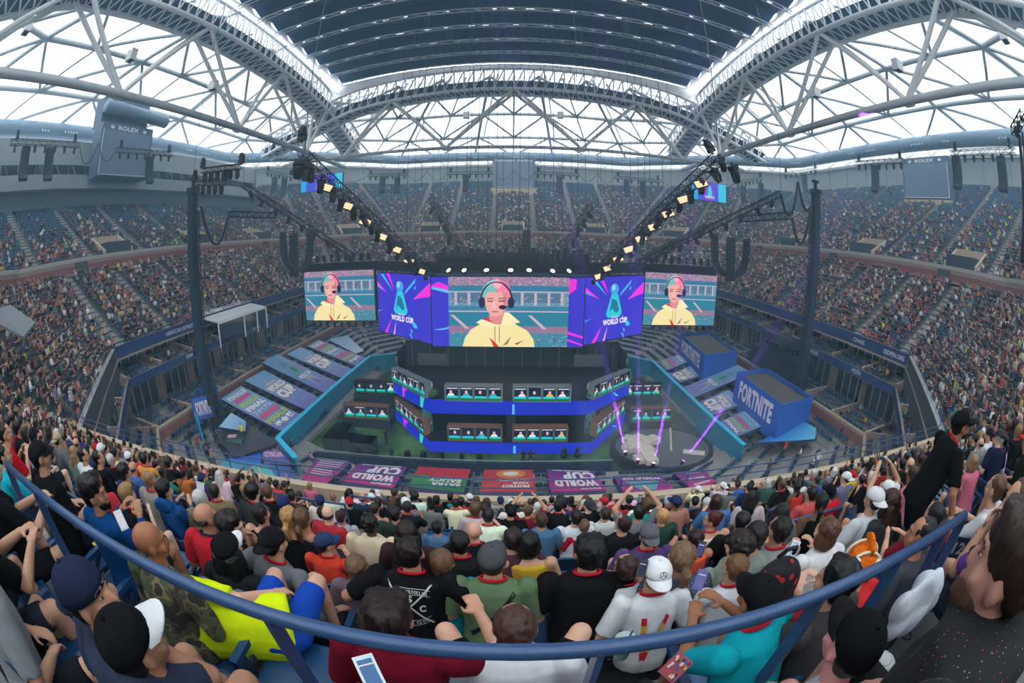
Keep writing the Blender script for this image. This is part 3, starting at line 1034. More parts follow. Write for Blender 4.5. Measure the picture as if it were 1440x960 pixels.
# ================================================================== small people, far off
def standing_tmpl():
    T = Tmpl(); n = 8
    def ell(z, rx, ry, y=0): return [(rx * math.cos(2 * PI * k / n), y + ry * math.sin(2 * PI * k / n), z) for k in range(n)]
    rings = [ell(.88, .16, .12), ell(1.1, .15, .11), ell(1.32, .2, .12), ell(1.44, .19, .1), ell(1.5, .07, .06)]
    v = [p for r_ in rings for p in r_]; f = [(i * n + k, i * n + (k + 1) % n, (i + 1) * n + (k + 1) % n, (i + 1) * n + k) for i in range(4) for k in range(n)]
    T.add((v, f), 0)
    hv, hf = ballq((0, .02, 1.64), (.078, .095, .12), 8, 6)
    T.add((hv, hf), 0, lambda k: 1 if np.mean([hv[i][1] for i in hf[k]]) > .04 and np.mean([hv[i][2] for i in hf[k]]) < 1.7 else 2)
    T.add(barq((0, 0, 1.47), (0, .01, 1.56), .05, .05), 1)
    for sg in (-1, 1):
        T.add(barq((sg * .2, 0, 1.42), (sg * .27, .02, 1.15), .055, .045), 0); T.add(barq((sg * .27, .02, 1.15), (sg * .22, .2, .98), .042, .03), 1)
        T.add(barq((sg * .09, 0, .92), (sg * .12, .03, .48), .09, .065), 3); T.add(barq((sg * .12, .03, .48), (sg * .12, -.03, .03), .065, .045), 3)
        T.add(boxq((sg * .12, .05, .04), (.09, .26, .08)), 2)
    return T.arr()
STANDT = standing_tmpl()
_SP = {}
def small_person(loc, rz, cols, sit=False, **tags):
    """cols = shirt, skin, hair, trousers (0-255)"""
    key = (tuple(map(tuple, cols)), sit)
    if key not in _SP:
        v, f, c = HITM[0] if sit else STANDT
        C = np.array([tolin(q) for q in cols])[c]
        _SP[key] = numpy_mesh('person', v, f, C, mat('crowd_clothes', source='attr', rough=.8))
    o = bpy.data.objects.new('person', _SP[key]); COL.objects.link(o); o.location = loc; o.rotation_euler = (0, 0, rz)
    tag(o, cat='person', **tags); return o
BK, SK, HR = (22, 24, 28), (206, 156, 126), (28, 22, 20)

# ================================================================== LED pictures
LED = emat('led_picture', None, 1.0)
def c8(*a): return tuple(float(x) for x in tolin(a))
def portrait(mb, P, seed=1):
    """P(u,v) on the picture, u 0..1.36 wide, v 0..1 high; lift by third argument"""
    rr = random.Random(seed)
    def q(u0, v0, u1, v1, col, L=0): mb.quad(P(u0, v0, L), P(u1, v0, L), P(u1, v1, L), P(u0, v1, L), col)
    sh_ = [0.]
    def pg(pts, col, L): mb.poly([P(u + sh_[0], v, L) for u, v in pts], col)
    W = 1.36
    q(0, 0, W, 1, c8(104, 152, 178))
    q(0, .88, W, 1, c8(150, 132, 160), 1)
    for _ in range(260):
        u, v = rr.random() * W, .885 + rr.random() * .11
        s = .012; q(u, v, min(W, u + s), v + s, c8(*rr.choice([(240, 110, 150), (230, 200, 210), (90, 130, 170), (255, 150, 170), (60, 90, 130)])), 2)
    q(0, .80, W, .875, c8(54, 122, 160), 1); q(0, .785, W, .8, c8(190, 180, 200), 2)
    q(0, .52, W, .585, c8(60, 130, 165), 1); q(0, .505, W, .52, c8(200, 188, 205), 2)
    q(.04, .64, W - .06, .77, c8(84, 118, 150), 1)
    for k in range(9): u = .07 + k * .15; q(u, .6, u + .03, .78, c8(196, 184, 200), 2)
    for _ in range(120):
        u, v = rr.random() * W, .6 + rr.random() * .12; q(u, v, min(W, u + .014), v + .014, c8(*rr.choice([(160, 150, 190), (60, 90, 140), (200, 160, 180), (170, 190, 120)])), 2)
    q(0, .30, W, .5, c8(44, 130, 158), 1)
    for u in (.02, .9): pg([(u, .46), (u + .04, .46), (u + .22, .26), (u + .17, .26)], c8(206, 180, 196), 2)
    q(0, .2, W, .3, c8(150, 120, 150), 1); q(0, 0, W, .2, c8(70, 140, 165), 1)
    for _ in range(90):
        u, v = rr.random() * W, rr.random() * .2; q(u, v, min(W, u + .03), v + .014, c8(*rr.choice([(120, 170, 190), (50, 110, 140), (180, 150, 180)])), 2)
    # the speaker: yellow hoodie, headset, pink and teal hair
    sh_[0] = -.085
    skin = c8(246, 176, 170); skin2 = c8(226, 146, 144)
    pg([(.24, 0), (.27, .13), (.34, .25), (.45, .33), (.55, .36), (.78, .40), (.86, .32), (.98, .24), (1.05, .12), (1.07, 0)], c8(250, 236, 170), 3)
    pg([(.44, .36), (.52, .43), (.60, .40), (.60, .33), (.50, .34)], c8(226, 40, 70), 4)
    pg([(.55, .5), (.55, .40), (.61, .33), (.68, .32), (.73, .38), (.74, .5)], skin2, 5)
    pg([(.40, .35), (.46, .40), (.56, .36), (.66, .30), (.64, .26), (.48, .31)], c8(255, 243, 190), 6)
    pg([(.72, .50), (.77, .50), (.90, .36), (.80, .33), (.68, .31)], c8(255, 243, 190), 6)
    for u in (.525, .575): q(u, .06, u + .008, .3, c8(160, 90, 60), 7)
    pg([(.60, .0), (.55, .14), (.62, .06), (.66, .0)], c8(220, 40, 60), 7); pg([(.70, .02), (.80, .16), (.76, .04)], c8(150, 130, 100), 7)
    pg([(.84, .05), (.95, .1), (.86, .03)], c8(150, 60, 60), 7)
    face = [(.505, .74), (.50, .64), (.52, .54), (.56, .47), (.60, .44), (.65, .44), (.70, .48), (.745, .56), (.76, .66), (.755, .75), (.70, .82), (.56, .82)]
    pg(face, skin, 8)
    pg([(.60, .68), (.575, .56), (.61, .545), (.63, .56)], c8(255, 198, 188), 9)
    pg([(.525, .665), (.60, .668), (.59, .65), (.53, .648)], c8(120, 72, 74), 10); pg([(.65, .668), (.73, .672), (.725, .65), (.655, .65)], c8(120, 72, 74), 10)
    pg([(.52, .70), (.60, .705), (.60, .69), (.525, .685)], c8(150, 100, 96), 10); pg([(.65, .705), (.74, .71), (.735, .69), (.65, .69)], c8(150, 100, 96), 10)
    pg([(.575, .515), (.61, .52), (.655, .515), (.65, .5), (.585, .5)], c8(190, 84, 96), 10)
    hair = [(.47, .70), (.46, .80), (.49, .88), (.55, .94), (.62, .975), (.70, .95), (.77, .88), (.795, .78), (.79, .68), (.765, .66), (.755, .76), (.70, .79), (.62, .77), (.55, .79), (.50, .74), (.495, .66)]
    # non-convex outline laid as two lobes
    pg([(.62, .975), (.70, .95), (.77, .88), (.795, .78), (.79, .66), (.765, .64), (.755, .76), (.70, .80), (.62, .78)], c8(255, 132, 168), 11)
    pg([(.47, .68), (.46, .80), (.49, .88), (.55, .94), (.62, .975), (.62, .78), (.55, .79), (.505, .74), (.49, .66)], c8(120, 196, 196), 11)
    pg([(.58, .93), (.64, .97), (.69, .90), (.66, .83), (.60, .86)], c8(255, 180, 200), 12)
    pts = [(.63 + .185 * math.cos(a), .68 + .26 * math.sin(a)) for a in np.linspace(PI * .06, PI * .94, 9)]
    for a, b in zip(pts[:-1], pts[1:]):
        d = .018; pg([a, b, (b[0] - (b[0] - .63) * .1, b[1] - d), (a[0] - (a[0] - .63) * .1, a[1] - d)], c8(40, 48, 80), 13)
    pg([(.70, .80), (.755, .75), (.76, .66), (.745, .56), (.70, .48), (.715, .6)], c8(222, 140, 142), 9)
    pg([(.50, .84), (.53, .92), (.60, .96), (.57, .88)], c8(170, 220, 216), 12)
    pg([(.68, .94), (.75, .90), (.79, .80), (.74, .84)], c8(236, 96, 140), 12)
    for cu in (.467, .795): pg([(cu + .038 * math.cos(a), .64 + .082 * math.sin(a)) for a in np.linspace(0, 2 * PI, 14)[:-1]], c8(34, 40, 66), 14)
    pg([(.70 + .045 * math.cos(a), .575 + .032 * math.sin(a)) for a in np.linspace(0, 2 * PI, 12)[:-1]], c8(40, 36, 58), 15)
    pg([(.74, .585), (.83, .62), (.83, .605), (.74, .57)], c8(40, 40, 60), 15)
def logo_panel(mb, P, W, trophy=True, seed=1):
    def q(u0, v0, u1, v1, col, L=0): mb.quad(P(u0, v0, L), P(u1, v0, L), P(u1, v1, L), P(u0, v1, L), col)
    def pg(pts, col, L): mb.poly([P(u * W, v, L) for u, v in pts], col)
    q(0, 0, W, 1, c8(62, 52, 208))
    MG, CY, PK = c8(250, 44, 224), c8(70, 196, 240), c8(240, 190, 240)
    pg([(0, .86), (0, .80), (.22, .66)], MG, 1); pg([(0, .80), (0, .77), (.14, .70)], CY, 1)
    pg([(.08, .98), (.14, .98), (.34, .70)], CY, 1); pg([(.2, 1.), (.26, 1.), (.36, .72)], MG, 1)
    pg([(.76, .95), (.74, .88), (.55, .68), (.57, .74)], CY, 1); pg([(1, .90), (1, .70), (.7, .62)], MG, 1)
    pg([(.72, .8), (.76, .84), (.74, .76)], CY, 1)
    pg([(.0, .36), (.12, .39), (.0, .34)], CY, 1); pg([(.12, .0), (.18, .0), (.27, .24)], MG, 1)
    pg([(.30, -.0), (.33, 0), (.37, .24)], PK, 1); pg([(.60, .38), (.76, .22), (.76, .18), (.70, .18)], CY, 1)
    pg([(.63, .17), (.68, .12), (.66, .08)], CY, 1); pg([(.61, .08), (.64, .08), (.67, 0), (.65, 0)], CY, 1)
    if trophy:
        pg([(.46 + .07 * math.cos(a), .80 + .09 * math.sin(a)) for a in np.linspace(0, 2 * PI, 16)[:-1]], c8(60, 170, 236), 2)
        pg([(.44 + .03 * math.cos(a), .83 + .05 * math.sin(a)) for a in np.linspace(0, 2 * PI, 10)[:-1]], c8(150, 220, 250), 3)
        pg([(.41, .72), (.52, .72), (.60, .42), (.57, .36), (.36, .36), (.33, .42)], c8(52, 206, 226), 2)
        pg([(.42, .66), (.50, .62), (.55, .46), (.50, .42), (.42, .5), (.38, .44)], c8(28, 120, 160), 3)
        put_text(mb, 'FORTNITE', lambda u, v: P(u * W, v, 5), .42, .54, .345, .37, c8(240, 240, 255), .04)
        put_text(mb, 'WORLD CUP', lambda u, v: P(u * W, v, 6), .28, .70, .245, .335, c8(245, 240, 250), .05)
def screen(label, a, b, z0, z1, fill, thick=.6):
    """a,b: xy of lower left/right as seen from the stand"""
    root = empty('led_screen', ((a[0] + b[0]) / 2, (a[1] + b[1]) / 2, z0), label=label, cat='screen')
    off = Vector(root.location)
    A, B = Vector((*a, 0)), Vector((*b, 0)); t = (B - A).normalized(); nm = Vector((t.y, -t.x, 0)); h = z1 - z0; L = (B - A).length
    def P(u, v, l=0): return A + t * (u * h) + Vector((0, 0, z0 + v * h)) + nm * (.012 * l) - off
    fr = MB(); M_ = .12
    c = (A + B) / 2 - nm * (thick / 2 + .03); fr.box((c.x - off.x, c.y - off.y, (z0 + z1) / 2 - off.z), (L + 2 * M_, thick, h + 2 * M_), math.atan2(t.y, t.x))
    fr.build('housing', BLACK, root)
    mb = MB(); fill(mb, P, L / h); mb.build('picture', LED, root)
    return root
def fill_main(mb, P, W):
    s0, s1 = .245, .225
    mb.quad(P(0, 0), P(W, 0), P(W, 1), P(0, 1), c8(62, 52, 208))
    MG, CY = c8(250, 44, 224), c8(90, 200, 245)
    def pg(pts, col): mb.poly([P(u, v, 1) for u, v in pts], col)
    pg([(.0, .88), (.1, .93), (s0, .87), (s0, .80)], MG); pg([(0, .87), (s0, .81), (s0, .77), (0, .83)], CY); pg([(0.02, .24), (s0, .28), (s0, .26), (.12, .235)], CY)
    pg([(W - s1, .98), (W - s1, .76), (W - s1 * .55, .84), (W - s1 * .5, .98)], MG); pg([(W - s1, .23), (W, .16), (W, .13), (W - s1, .19)], MG); pg([(W - s1, .12), (W, .04), (W, .02), (W - s1, .09)], MG)
    w = W - s0 - s1; k = w / 1.36
    portrait(mb, lambda u, v, l=0: P(s0 + u * k, v, 2 + l), 3)
def fill_wing(mb, P, W):
    k = W / 1.36
    portrait(mb, lambda u, v, l=0: P(u * k, v, l), 5)
screen('centre big screen showing a speaker in a yellow hoodie and headset', (-9.3, 48), (8.25, 48), 7.85, 15.95, fill_main)
screen('blue World Cup logo screen left of the centre screen', (-18.2, 55.2), (-9.4, 48.1), 8.1, 16.1, lambda m, P, W: logo_panel(m, P, W))
screen('blue World Cup logo screen right of the centre screen', (8.35, 48.1), (17.6, 55.0), 8.1, 16.0, lambda m, P, W: logo_panel(m, P, W))
screen('left wing screen repeating the speaker in yellow', (-29.9, 55.6), (-18.7, 55.2), 9.55, 16.6, fill_wing)
screen('right wing screen repeating the speaker in yellow', (17.75, 55.0), (29.2, 55.6), 9.3, 16.5, fill_wing)
def fill_small(mb, P, W):
    mb.quad(P(0, 0), P(W, 0), P(W, 1), P(0, 1), c8(60, 80, 220)); mb.quad(P(0, 0, 1), P(.4, 0, 1), P(.4, 1, 1), P(0, 1, 1), c8(40, 170, 240))
    mb.quad(P(W - .5, 0, 1), P(W, 0, 1), P(W, 1, 1), P(W - .5, 1, 1), c8(60, 200, 240)); mb.quad(P(W * .35, 0, 1), P(W * .7, 0, 1), P(W * .7, 1, 1), P(W * .35, 1, 1), c8(110, 60, 220))
    mb.poly([P(W * .45, .2, 2), P(W * .6, .2, 2), P(W * .56, .8, 2), P(W * .49, .8, 2)], c8(70, 210, 230)); put_text(mb, 'WORLD CUP', lambda u, v: P(u, v, 3), W * .38, W * .66, .12, .26, c8(240, 240, 255))
a = at_y(423, 271, 100); b = at_y(481, 271, 100); tz = at_y(423, 250, 100).z
screen('small blue screen hung before the far upper stand, left one', (a.x, 100), (b.x, 100), a.z, tz, fill_small)
a = at_y(972, 279, 100); b = at_y(1021, 279, 100); tz = at_y(1000, 257, 100).z
screen('small blue screen hung before the far upper stand, right one', (a.x, 100), (b.x, 100), a.z, tz, fill_small)

# ================================================================== the stage
BLUELED = emat('blue_led_strip', rgb(30, 52, 214), .8)
def stage():
    root = empty('stage', (0, 42, 0), label='two-tier octagonal black stage faced with bright blue LED strips', cat='stage')
    o = Vector((0, 42, 0))
    def B(name, mb, m): 
        mb.v = [tuple(Vector(v) - o) for v in mb.v]; return mb.build(name, m, root)
    low = [(-7.9, 36.6), (7.7, 36.6), (13.2, 44.2), (13.2, 52), (-13.4, 52), (-13.4, 44.2)]
    up = [(-7.8, 38), (7.35, 38), (13.1, 43.6), (13.1, 52), (-13.2, 52), (-13.2, 43.6)]
    deck = MB(); deck.prism([(x, y + .05, .05) for x, y in low], (0, 0, 1.15)); B('lower_deck', deck, BLACK)
    d2 = MB(); d2.prism([(x, y + .05, 3.55) for x, y in up], (0, 0, 1.5)); B('upper_deck', d2, BLACK)
    for pts, z0, z1 in ((low, .05, 1.25), (up, 3.6, 5.08)):
        for i in (5, 0, 1):
            a, b = Vector((*pts[i], 0)), Vector((*pts[(i + 1) % 6], 0)); f = MB()
            t = (b - a).normalized(); nm = Vector((t.y, -t.x, 0)) * .04
            f.quad(a + nm + Vector((0, 0, z0)), b + nm + Vector((0, 0, z0)), b + nm + Vector((0, 0, z1)), a + nm + Vector((0, 0, z1)))
            B('led_fascia', f, BLUELED)
            g = MB(); L = (b - a).length; n2 = nm * 1.6
            def Q(pl, col): g.poly([a + n2 + t * (u * L) + Vector((0, 0, z0 + v * (z1 - z0))) for u, v in pl], col)
            if i == 5:
                Q([(.74, .05), (.8, .05), (.86, .95), (.76, .95)], c8(60, 214, 170)); B('led_mark', g, LED); g = MB()
                Q([(.28, .1), (.33, .1), (.34, .62), (.40, .7), (.42, .95), (.28, .95)], c8(196, 50, 236))
            elif i == 0: Q([(.52, .05), (.535, .05), (.535, .75), (.52, .75)], c8(90, 190, 240))
            else: Q([(.56, .75), (.6, .72), (.72, .3), (.66, .34)], c8(80, 200, 230))
            if g.v: B('led_mark', g, LED)
    bk = MB()
    bk.box((0, 49.5, 4.4), (26, .4, 7.6)); bk.box((0, 46.5, 3.5), (24, .3, 3))
    for sg in (-1, 1): bk.frame_box((sg * 13.1, 46, 6.4), (sg * 13.1, 51.5, 6.4), .2, 2.6)
    B('back_wall', bk, mat('stage_black_drape', rgb(26, 40, 48), .8))
    gl = MB()
    for k in range(12):
        x = -12 + k * 2.2; gl = MB(); gl.box((x, 48.6, 6.4), (.12, .12, 2.8)); B('backstage_post', gl, mat('dim_grey_panel', rgb(74, 80, 86), .6))
    for x in (-9.5, 9.2): gl = MB(); gl.box((x, 48.4, 6.1), (3.6, .1, 1.5)); B('backstage_panel', gl, mat('dim_grey_panel', rgb(74, 80, 86), .6))
    sp = MB(); sp.box((0, 38.35, 2.4), (.95, 1.2, 2.4)); B('centre_post', sp, BLACK)
    for x in (-8.5, 7.95):
        p = MB(); p.box((x, 39, 2.4), (1.0, .5, 2.4)); B('printed_column', p, mat('mural_print', rgb(62, 110, 104), .6, var=.6, scale=1.6))
    for sg in (-1, 1):
        hd = MB()
        for k in range(5): hd.ball((sg * 7.9 + .3 * math.sin(k * 2), 38.7 + .2 * k * .5, 5.35 + .1 * (k % 2)), .42, 7, 5)
        B('shrub_planting', hd, mat('plastic_shrub', rgb(40, 84, 50), .8, var=.3, scale=6))
stage()
BOOTHWOOD = mat('booth_timber', rgb(122, 84, 62), .7, var=.12, scale=3); BOOTHGREY = mat('booth_grey', rgb(106, 118, 116), .6, var=.1, scale=3)
SHORTD = {1: 'upper desk left of centre', 2: 'upper desk right of centre', 3: 'upper left corner desk', 4: 'upper right corner desk', 5: 'lower desk left of centre', 6: 'lower desk right of centre', 7: 'lower left corner desk', 8: 'lower right corner desk', 11: 'left side desk', 10: 'right side desk', 13: 'desk on the left riser', 15: 'desk on the right riser'}
def booth(label, a, b, z, n, m, grp, seed, h=1.62, zback=1.7):
    a, b = Vector((*a, z)), Vector((*b, z)); t = (b - a).normalized(); nm = Vector((t.y, -t.x, 0)); L = (b - a).length
    root = empty('player_desk', tuple((a + b) / 2), math.atan2(t.y, t.x), label=label, cat='desk', group='player desks on the stage')
    fr = MB(); fr.box((0, .35, h / 2 - .02), (L, .6, h - .12)); fr.box((0, .3, h - .05), (L + .1, .85, .1)); fr.box((0, 0, .06), (L + .1, .2, .12))
    for k in range(n + 1): fr.box((-L / 2 + L * k / n, 0, h / 2), (.12, .2, h))
    fr.build('cabinet', m, root)
    rr = random.Random(seed)
    for k in range(n):
        w = L / n; x = -L / 2 + w * (k + .5); mn = MB(); y = -.02
        u0, u1, v0, v1 = x - w * .42, x + w * .42, .14, h - .18
        def q(p, q_, r, s, c, l=0): mn.quad((p, y - l * .01, q_), (r, y - l * .01, q_), (r, y - l * .01, s), (p, y - l * .01, s), c)
        q(u0, v0, u1, v1, c8(24, 36, 60)); W = u1 - u0; Hh = v1 - v0
        cx = u0 + W * rr.uniform(.35, .65)
        sh = rr.choice([(230, 230, 235), (30, 40, 60), (220, 190, 90), (60, 170, 200), (200, 210, 225), (40, 60, 120)])
        mn.poly([(cx + W * .3 * math.cos(t_), y - .01, v0 + Hh * .3 + Hh * .25 * math.sin(t_)) for t_ in np.linspace(0, PI, 8)], c8(*sh))
        mn.poly([(cx + W * .12 * math.cos(t_), y - .02, v0 + Hh * .62 + Hh * .14 * math.sin(t_)) for t_ in np.linspace(0, 2 * PI, 9)[:-1]], c8(236, 180, 160))
        q(u0, v0 + Hh * .16, u1, v0 + Hh * .32, c8(40, 204, 214), 3); q(u0, v0, u1, v0 + Hh * .16, c8(24, 120, 70), 3)
        if rr.random() < .6: q(u0 + W * .05, v0 + Hh * .86, u1 - W * .05, v0 + Hh * .95, c8(190, 200, 210), 3)
        mn.build('monitor', LED, root)
    for k in range(n):
        w = L / n; p = a + t * (w * (k + .5)) - nm * 1.0
        sh = rr.choice([(30, 32, 40), (60, 64, 70), (200, 200, 204), (40, 60, 90), (24, 24, 28)])
        small_person((p.x, p.y, z + .28), math.atan2(t.y, t.x) + PI, (sh, SK, rr.choice(HAIRC), (30, 32, 38)), sit=True,
                     label='competitor behind the ' + label.replace('four-monitor ', '').replace('six-monitor ', '')[:70] + ', seat %d from left' % (k + 1) if False else 'competitor, %s seat from the left, %s' % (['first', 'second', 'third', 'fourth', 'fifth', 'sixth'][k], SHORTD[seed]), group='competitors behind the stage desks')
booth('grey four-monitor desk on the upper deck, left of centre', (-6.3, 37.7), (-.9, 37.7), 5.06, 4, BOOTHGREY, 0, 1)
booth('grey four-monitor desk on the upper deck, right of centre', (.15, 37.7), (5.6, 37.7), 5.06, 4, BOOTHGREY, 0, 2)
booth('grey six-monitor desk along the upper deck left corner', (-13.0, 43.0), (-8.3, 38.2), 5.06, 6, BOOTHGREY, 0, 3)
booth('grey six-monitor desk along the upper deck right corner', (7.9, 38.2), (12.9, 43.0), 5.06, 6, BOOTHGREY, 0, 4)
booth('brown four-monitor desk on the lower deck, left of centre', (-6.1, 36.9), (-.9, 36.9), 1.2, 4, BOOTHWOOD, 0, 5)
booth('brown four-monitor desk on the lower deck, right of centre', (.15, 36.9), (5.4, 36.9), 1.2, 4, BOOTHWOOD, 0, 6)
booth('brown six-monitor desk along the lower deck left corner', (-13.2, 44.0), (-8.6, 37.8), 1.2, 6, BOOTHWOOD, 0, 7)
booth('brown six-monitor desk along the lower deck right corner', (8.4, 37.8), (12.9, 44.0), 1.2, 6, BOOTHWOOD, 0, 8)
for sg, x0, x1, nm_ in ((-1, -18.9, -13.5, 'left'), (1, 13.2, 17.9, 'right')):
    booth('brown desk of four monitors standing alone to the %s of the stage' % nm_, (x0, 41.7), (x1, 41.7), 1.0, 4, BOOTHWOOD, 0, 10 if sg > 0 else 11)
    mb = MB(); mb.box((0, 0, .5), (x1 - x0 + .3, 2.6, 1.0)); mb.box((0, 4.2, 1.2), (x1 - x0 + .3, 2.6, 2.4)); mb.box((0, 2.2, .8), (x1 - x0, 1.8, 1.6))
    mb.build('stage_riser', mat('dark_teal_riser', rgb(32, 46, 56), .7), loc=((x0 + x1) / 2, 42.6, 0), label='black stepped riser under the %s side desk' % nm_, cat='riser')
    booth('rear desk on the riser behind the %s side desk' % nm_, (x0, 46.0), (x1, 46.0), 2.4, 4, BLACK, 0, 14 + sg)
# loose black risers on the green floor
for k, (px, py, s) in enumerate(((480, 600, (2.2, 2.4, 1.2)), (470, 612, (2., 2., 1.3)), (490, 614, (2.2, 1.6, 1.3)), (511, 621, (2.4, 1.9, 1.5)))):
    p = at_z(px, py, 1.2); mb = MB(); mb.box((0, 0, s[2] / 2), s); mb.box((0, 0, s[2] - .03), (s[0] + .04, s[1] + .04, .06))
    mb.build('stage_block', mat('grey_black_block', rgb(52, 56, 62), .6), loc=(p.x, p.y, 0), cat='stage block',
             label=['black stage block at the back of the loose pile on the green floor', 'black stage block at the far left of the loose pile', 'black stage block in the middle of the loose pile', 'black stage block nearest the stage in the loose pile'][k])
mb = MB()
for k, (px, py) in enumerate(((543, 622), (372, 575))):
    pass
p = at_z(544, 624, 0); small_person((p.x, p.y, 0), 1, (BK, SK, HR, BK), label='crew member in black standing on the green floor left of the stage')
p = at_z(735, 640, 0); small_person((p.x, p.y - 2, 0), 0, (BK, SK, HR, BK), label='crew member in black in front of the stage centre, left of the pair')
p = at_z(745, 640, 0); small_person((p.x, p.y - 2, 0), 0, ((40, 40, 46), SK, HR, BK), label='crew member in dark grey in front of the stage centre, right of the pair')

# ---- turquoise printed walls along the courtside seats
def turq_mat():
    m = bpy.data.materials.new('turquoise_print'); m.use_nodes = True; nt = m.node_tree; b = nt.nodes['Principled BSDF']
    tc = nt.nodes.new('ShaderNodeTexCoord'); bk = nt.nodes.new('ShaderNodeTexVoronoi'); bk.inputs['Scale'].default_value = 3.6; bk.feature = 'DISTANCE_TO_EDGE'
    cr = nt.nodes.new('ShaderNodeValToRGB'); cr.color_ramp.elements[0].position = .03; cr.color_ramp.elements[0].color = (*rgb(26, 146, 176), 1)
    cr.color_ramp.elements[1].position = .12; cr.color_ramp.elements[1].color = (*rgb(10, 118, 146), 1)
    nt.links.new(tc.outputs['Object'], bk.inputs['Vector']); nt.links.new(bk.outputs[0], cr.inputs[0]); nt.links.new(cr.outputs[0], b.inputs['Base Color'])
    b.inputs['Roughness'].default_value = .5; return m
TQ = turq_mat(); TQT = mat('bright_turquoise_top', rgb(40, 190, 226), .4)
for pts, nm_ in (([(-18.2, 28.2), (-21.9, 31.4), (-21.95, 40), (-22.0, 50), (-21.8, 60.6), (-18.2, 62.2)], 'left'), ([(18.0, 61.8), (21.2, 59.2), (21.1, 50), (21.1, 41), (21.2, 36.5), (21.5, 30.8)], 'right')):
    root = empty('printed_wall', (pts[2][0], pts[2][1], 0), label='turquoise printed wall panels along the %s courtside seats' % nm_, cat='wall panels')
    o = Vector((pts[2][0], pts[2][1], 0))
    for a, b in zip(pts[:-1], pts[1:]):
        a3, b3 = Vector((*a, 1.5)) - o, Vector((*b, 1.5)) - o
        m1 = MB(); m1.frame_box(a3, b3, .18, 2.95); m1.build('wall_panel', TQ, root)
        m2 = MB(); m2.frame_box(a3 + Vector((0, 0, 1.5)), b3 + Vector((0, 0, 1.5)), .5, .1); m2.build('top_rail', TQT, root)

# ---- printed covers over the courtside seats
LP0, LPN = Vector((-21, 0, 2.7)), Vector((.21, 0, 1)); RP0, RPN = Vector((21, 0, 2.7)), Vector((-.21, 0, 1)); NP0, NPN = Vector((0, 31.5, 1.8)), Vector((0, .21, 1))
def grad(mb, P, c0, c1, n=8, vert=False):
    for k in range(n):
        f = (k + .5) / n; c = tuple(a * (1 - f) + b * f for a, b in zip(c0, c1))
        if vert: mb.quad(P(0, k / n), P(1, k / n), P(1, (k + 1) / n), P(0, (k + 1) / n), c)
        else: mb.quad(P(k / n, 0), P((k + 1) / n, 0), P((k + 1) / n, 1), P(k / n, 1), c)
def cover(label, px, plane, paint, thick=.25):
    """px: four photo corners, order (u0v0),(u1v0),(u1v1),(u0v1)"""
    pts = [at_plane(x, y, *plane) for x, y in px]
    c = sum(pts, Vector()) / 4
    root = empty('seat_cover', tuple(c), label=label, cat='banner')
    L = [p - c for p in pts]
    n = (L[1] - L[0]).cross(L[3] - L[0]).normalized()
    if n.z < 0: n = -n
    body = MB(); body.prism([p - n * .02 for p in L], -n * thick); body.build('cover_edge', mat('cover_side', rgb(44, 40, 78), .6), root)
    mb = MB()
    def P(u, v, l=0): return L[0] * (1 - u) * (1 - v) + L[1] * u * (1 - v) + L[2] * u * v + L[3] * (1 - u) * v + n * (.012 * l)
    paint(mb, P); mb.build('print', VCS, root)
    return root
SKYB, LAV, PURP, MAGN = c8(120, 170, 204), c8(104, 104, 168), c8(84, 40, 130), c8(196, 30, 120)
WHT, CRM, LIM, PNK = c8(236, 234, 232), c8(240, 226, 214), c8(176, 200, 70), c8(206, 60, 120)
def wc(c0, c1, u0=.3, u1=.7, dark=None):
    def f(mb, P):
        grad(mb, P, c0, c1)
        T = lambda u, v: P(u, v, 3); S = lambda u, v: P(u, v, 2)
        # text runs across the cover: its baseline along v
        X = lambda a, b: P(u0 + (u1 - u0) * (1 - b), a, 3)
        D = lambda a, b: P(u0 + (u1 - u0) * (1 - b) + .012, a + .012, 2)
        for F, c in ((D, c8(50, 40, 90)), (X, CRM)):
            put_text(mb, 'FORTNITE', F, .25, .75, .88, 1., c, .03); put_text(mb, 'WORLD', F, .08, .92, .52, .85, c, .07); put_text(mb, 'CUP', F, .1, .9, .0, .48, c, .08)
    return f
def bars(c0, c1, lines, u0=.06, u1=.94):
    def f(mb, P):
        grad(mb, P, c0, c1); n = len(lines)
        X = lambda a, b: P(u0 + (u1 - u0) * (1 - b), a, 3)
        for k, (t, c, w) in enumerate(lines):
            v1 = 1 - k / n; v0 = v1 - .8 / n
            if t is None: mb.poly([X(.5 - w / 2, v0 + .2 * (v1 - v0)), X(.5 + w / 2 - .05, v0 + .1 * (v1 - v0)), X(.5 + w / 2, v1 - .1 * (v1 - v0)), X(.5 - w / 2 + .06, v1)], c); continue
            put_text(mb, t, X, .5 - w / 2, .5 + w / 2, v0, v1, c, .05)
    return f
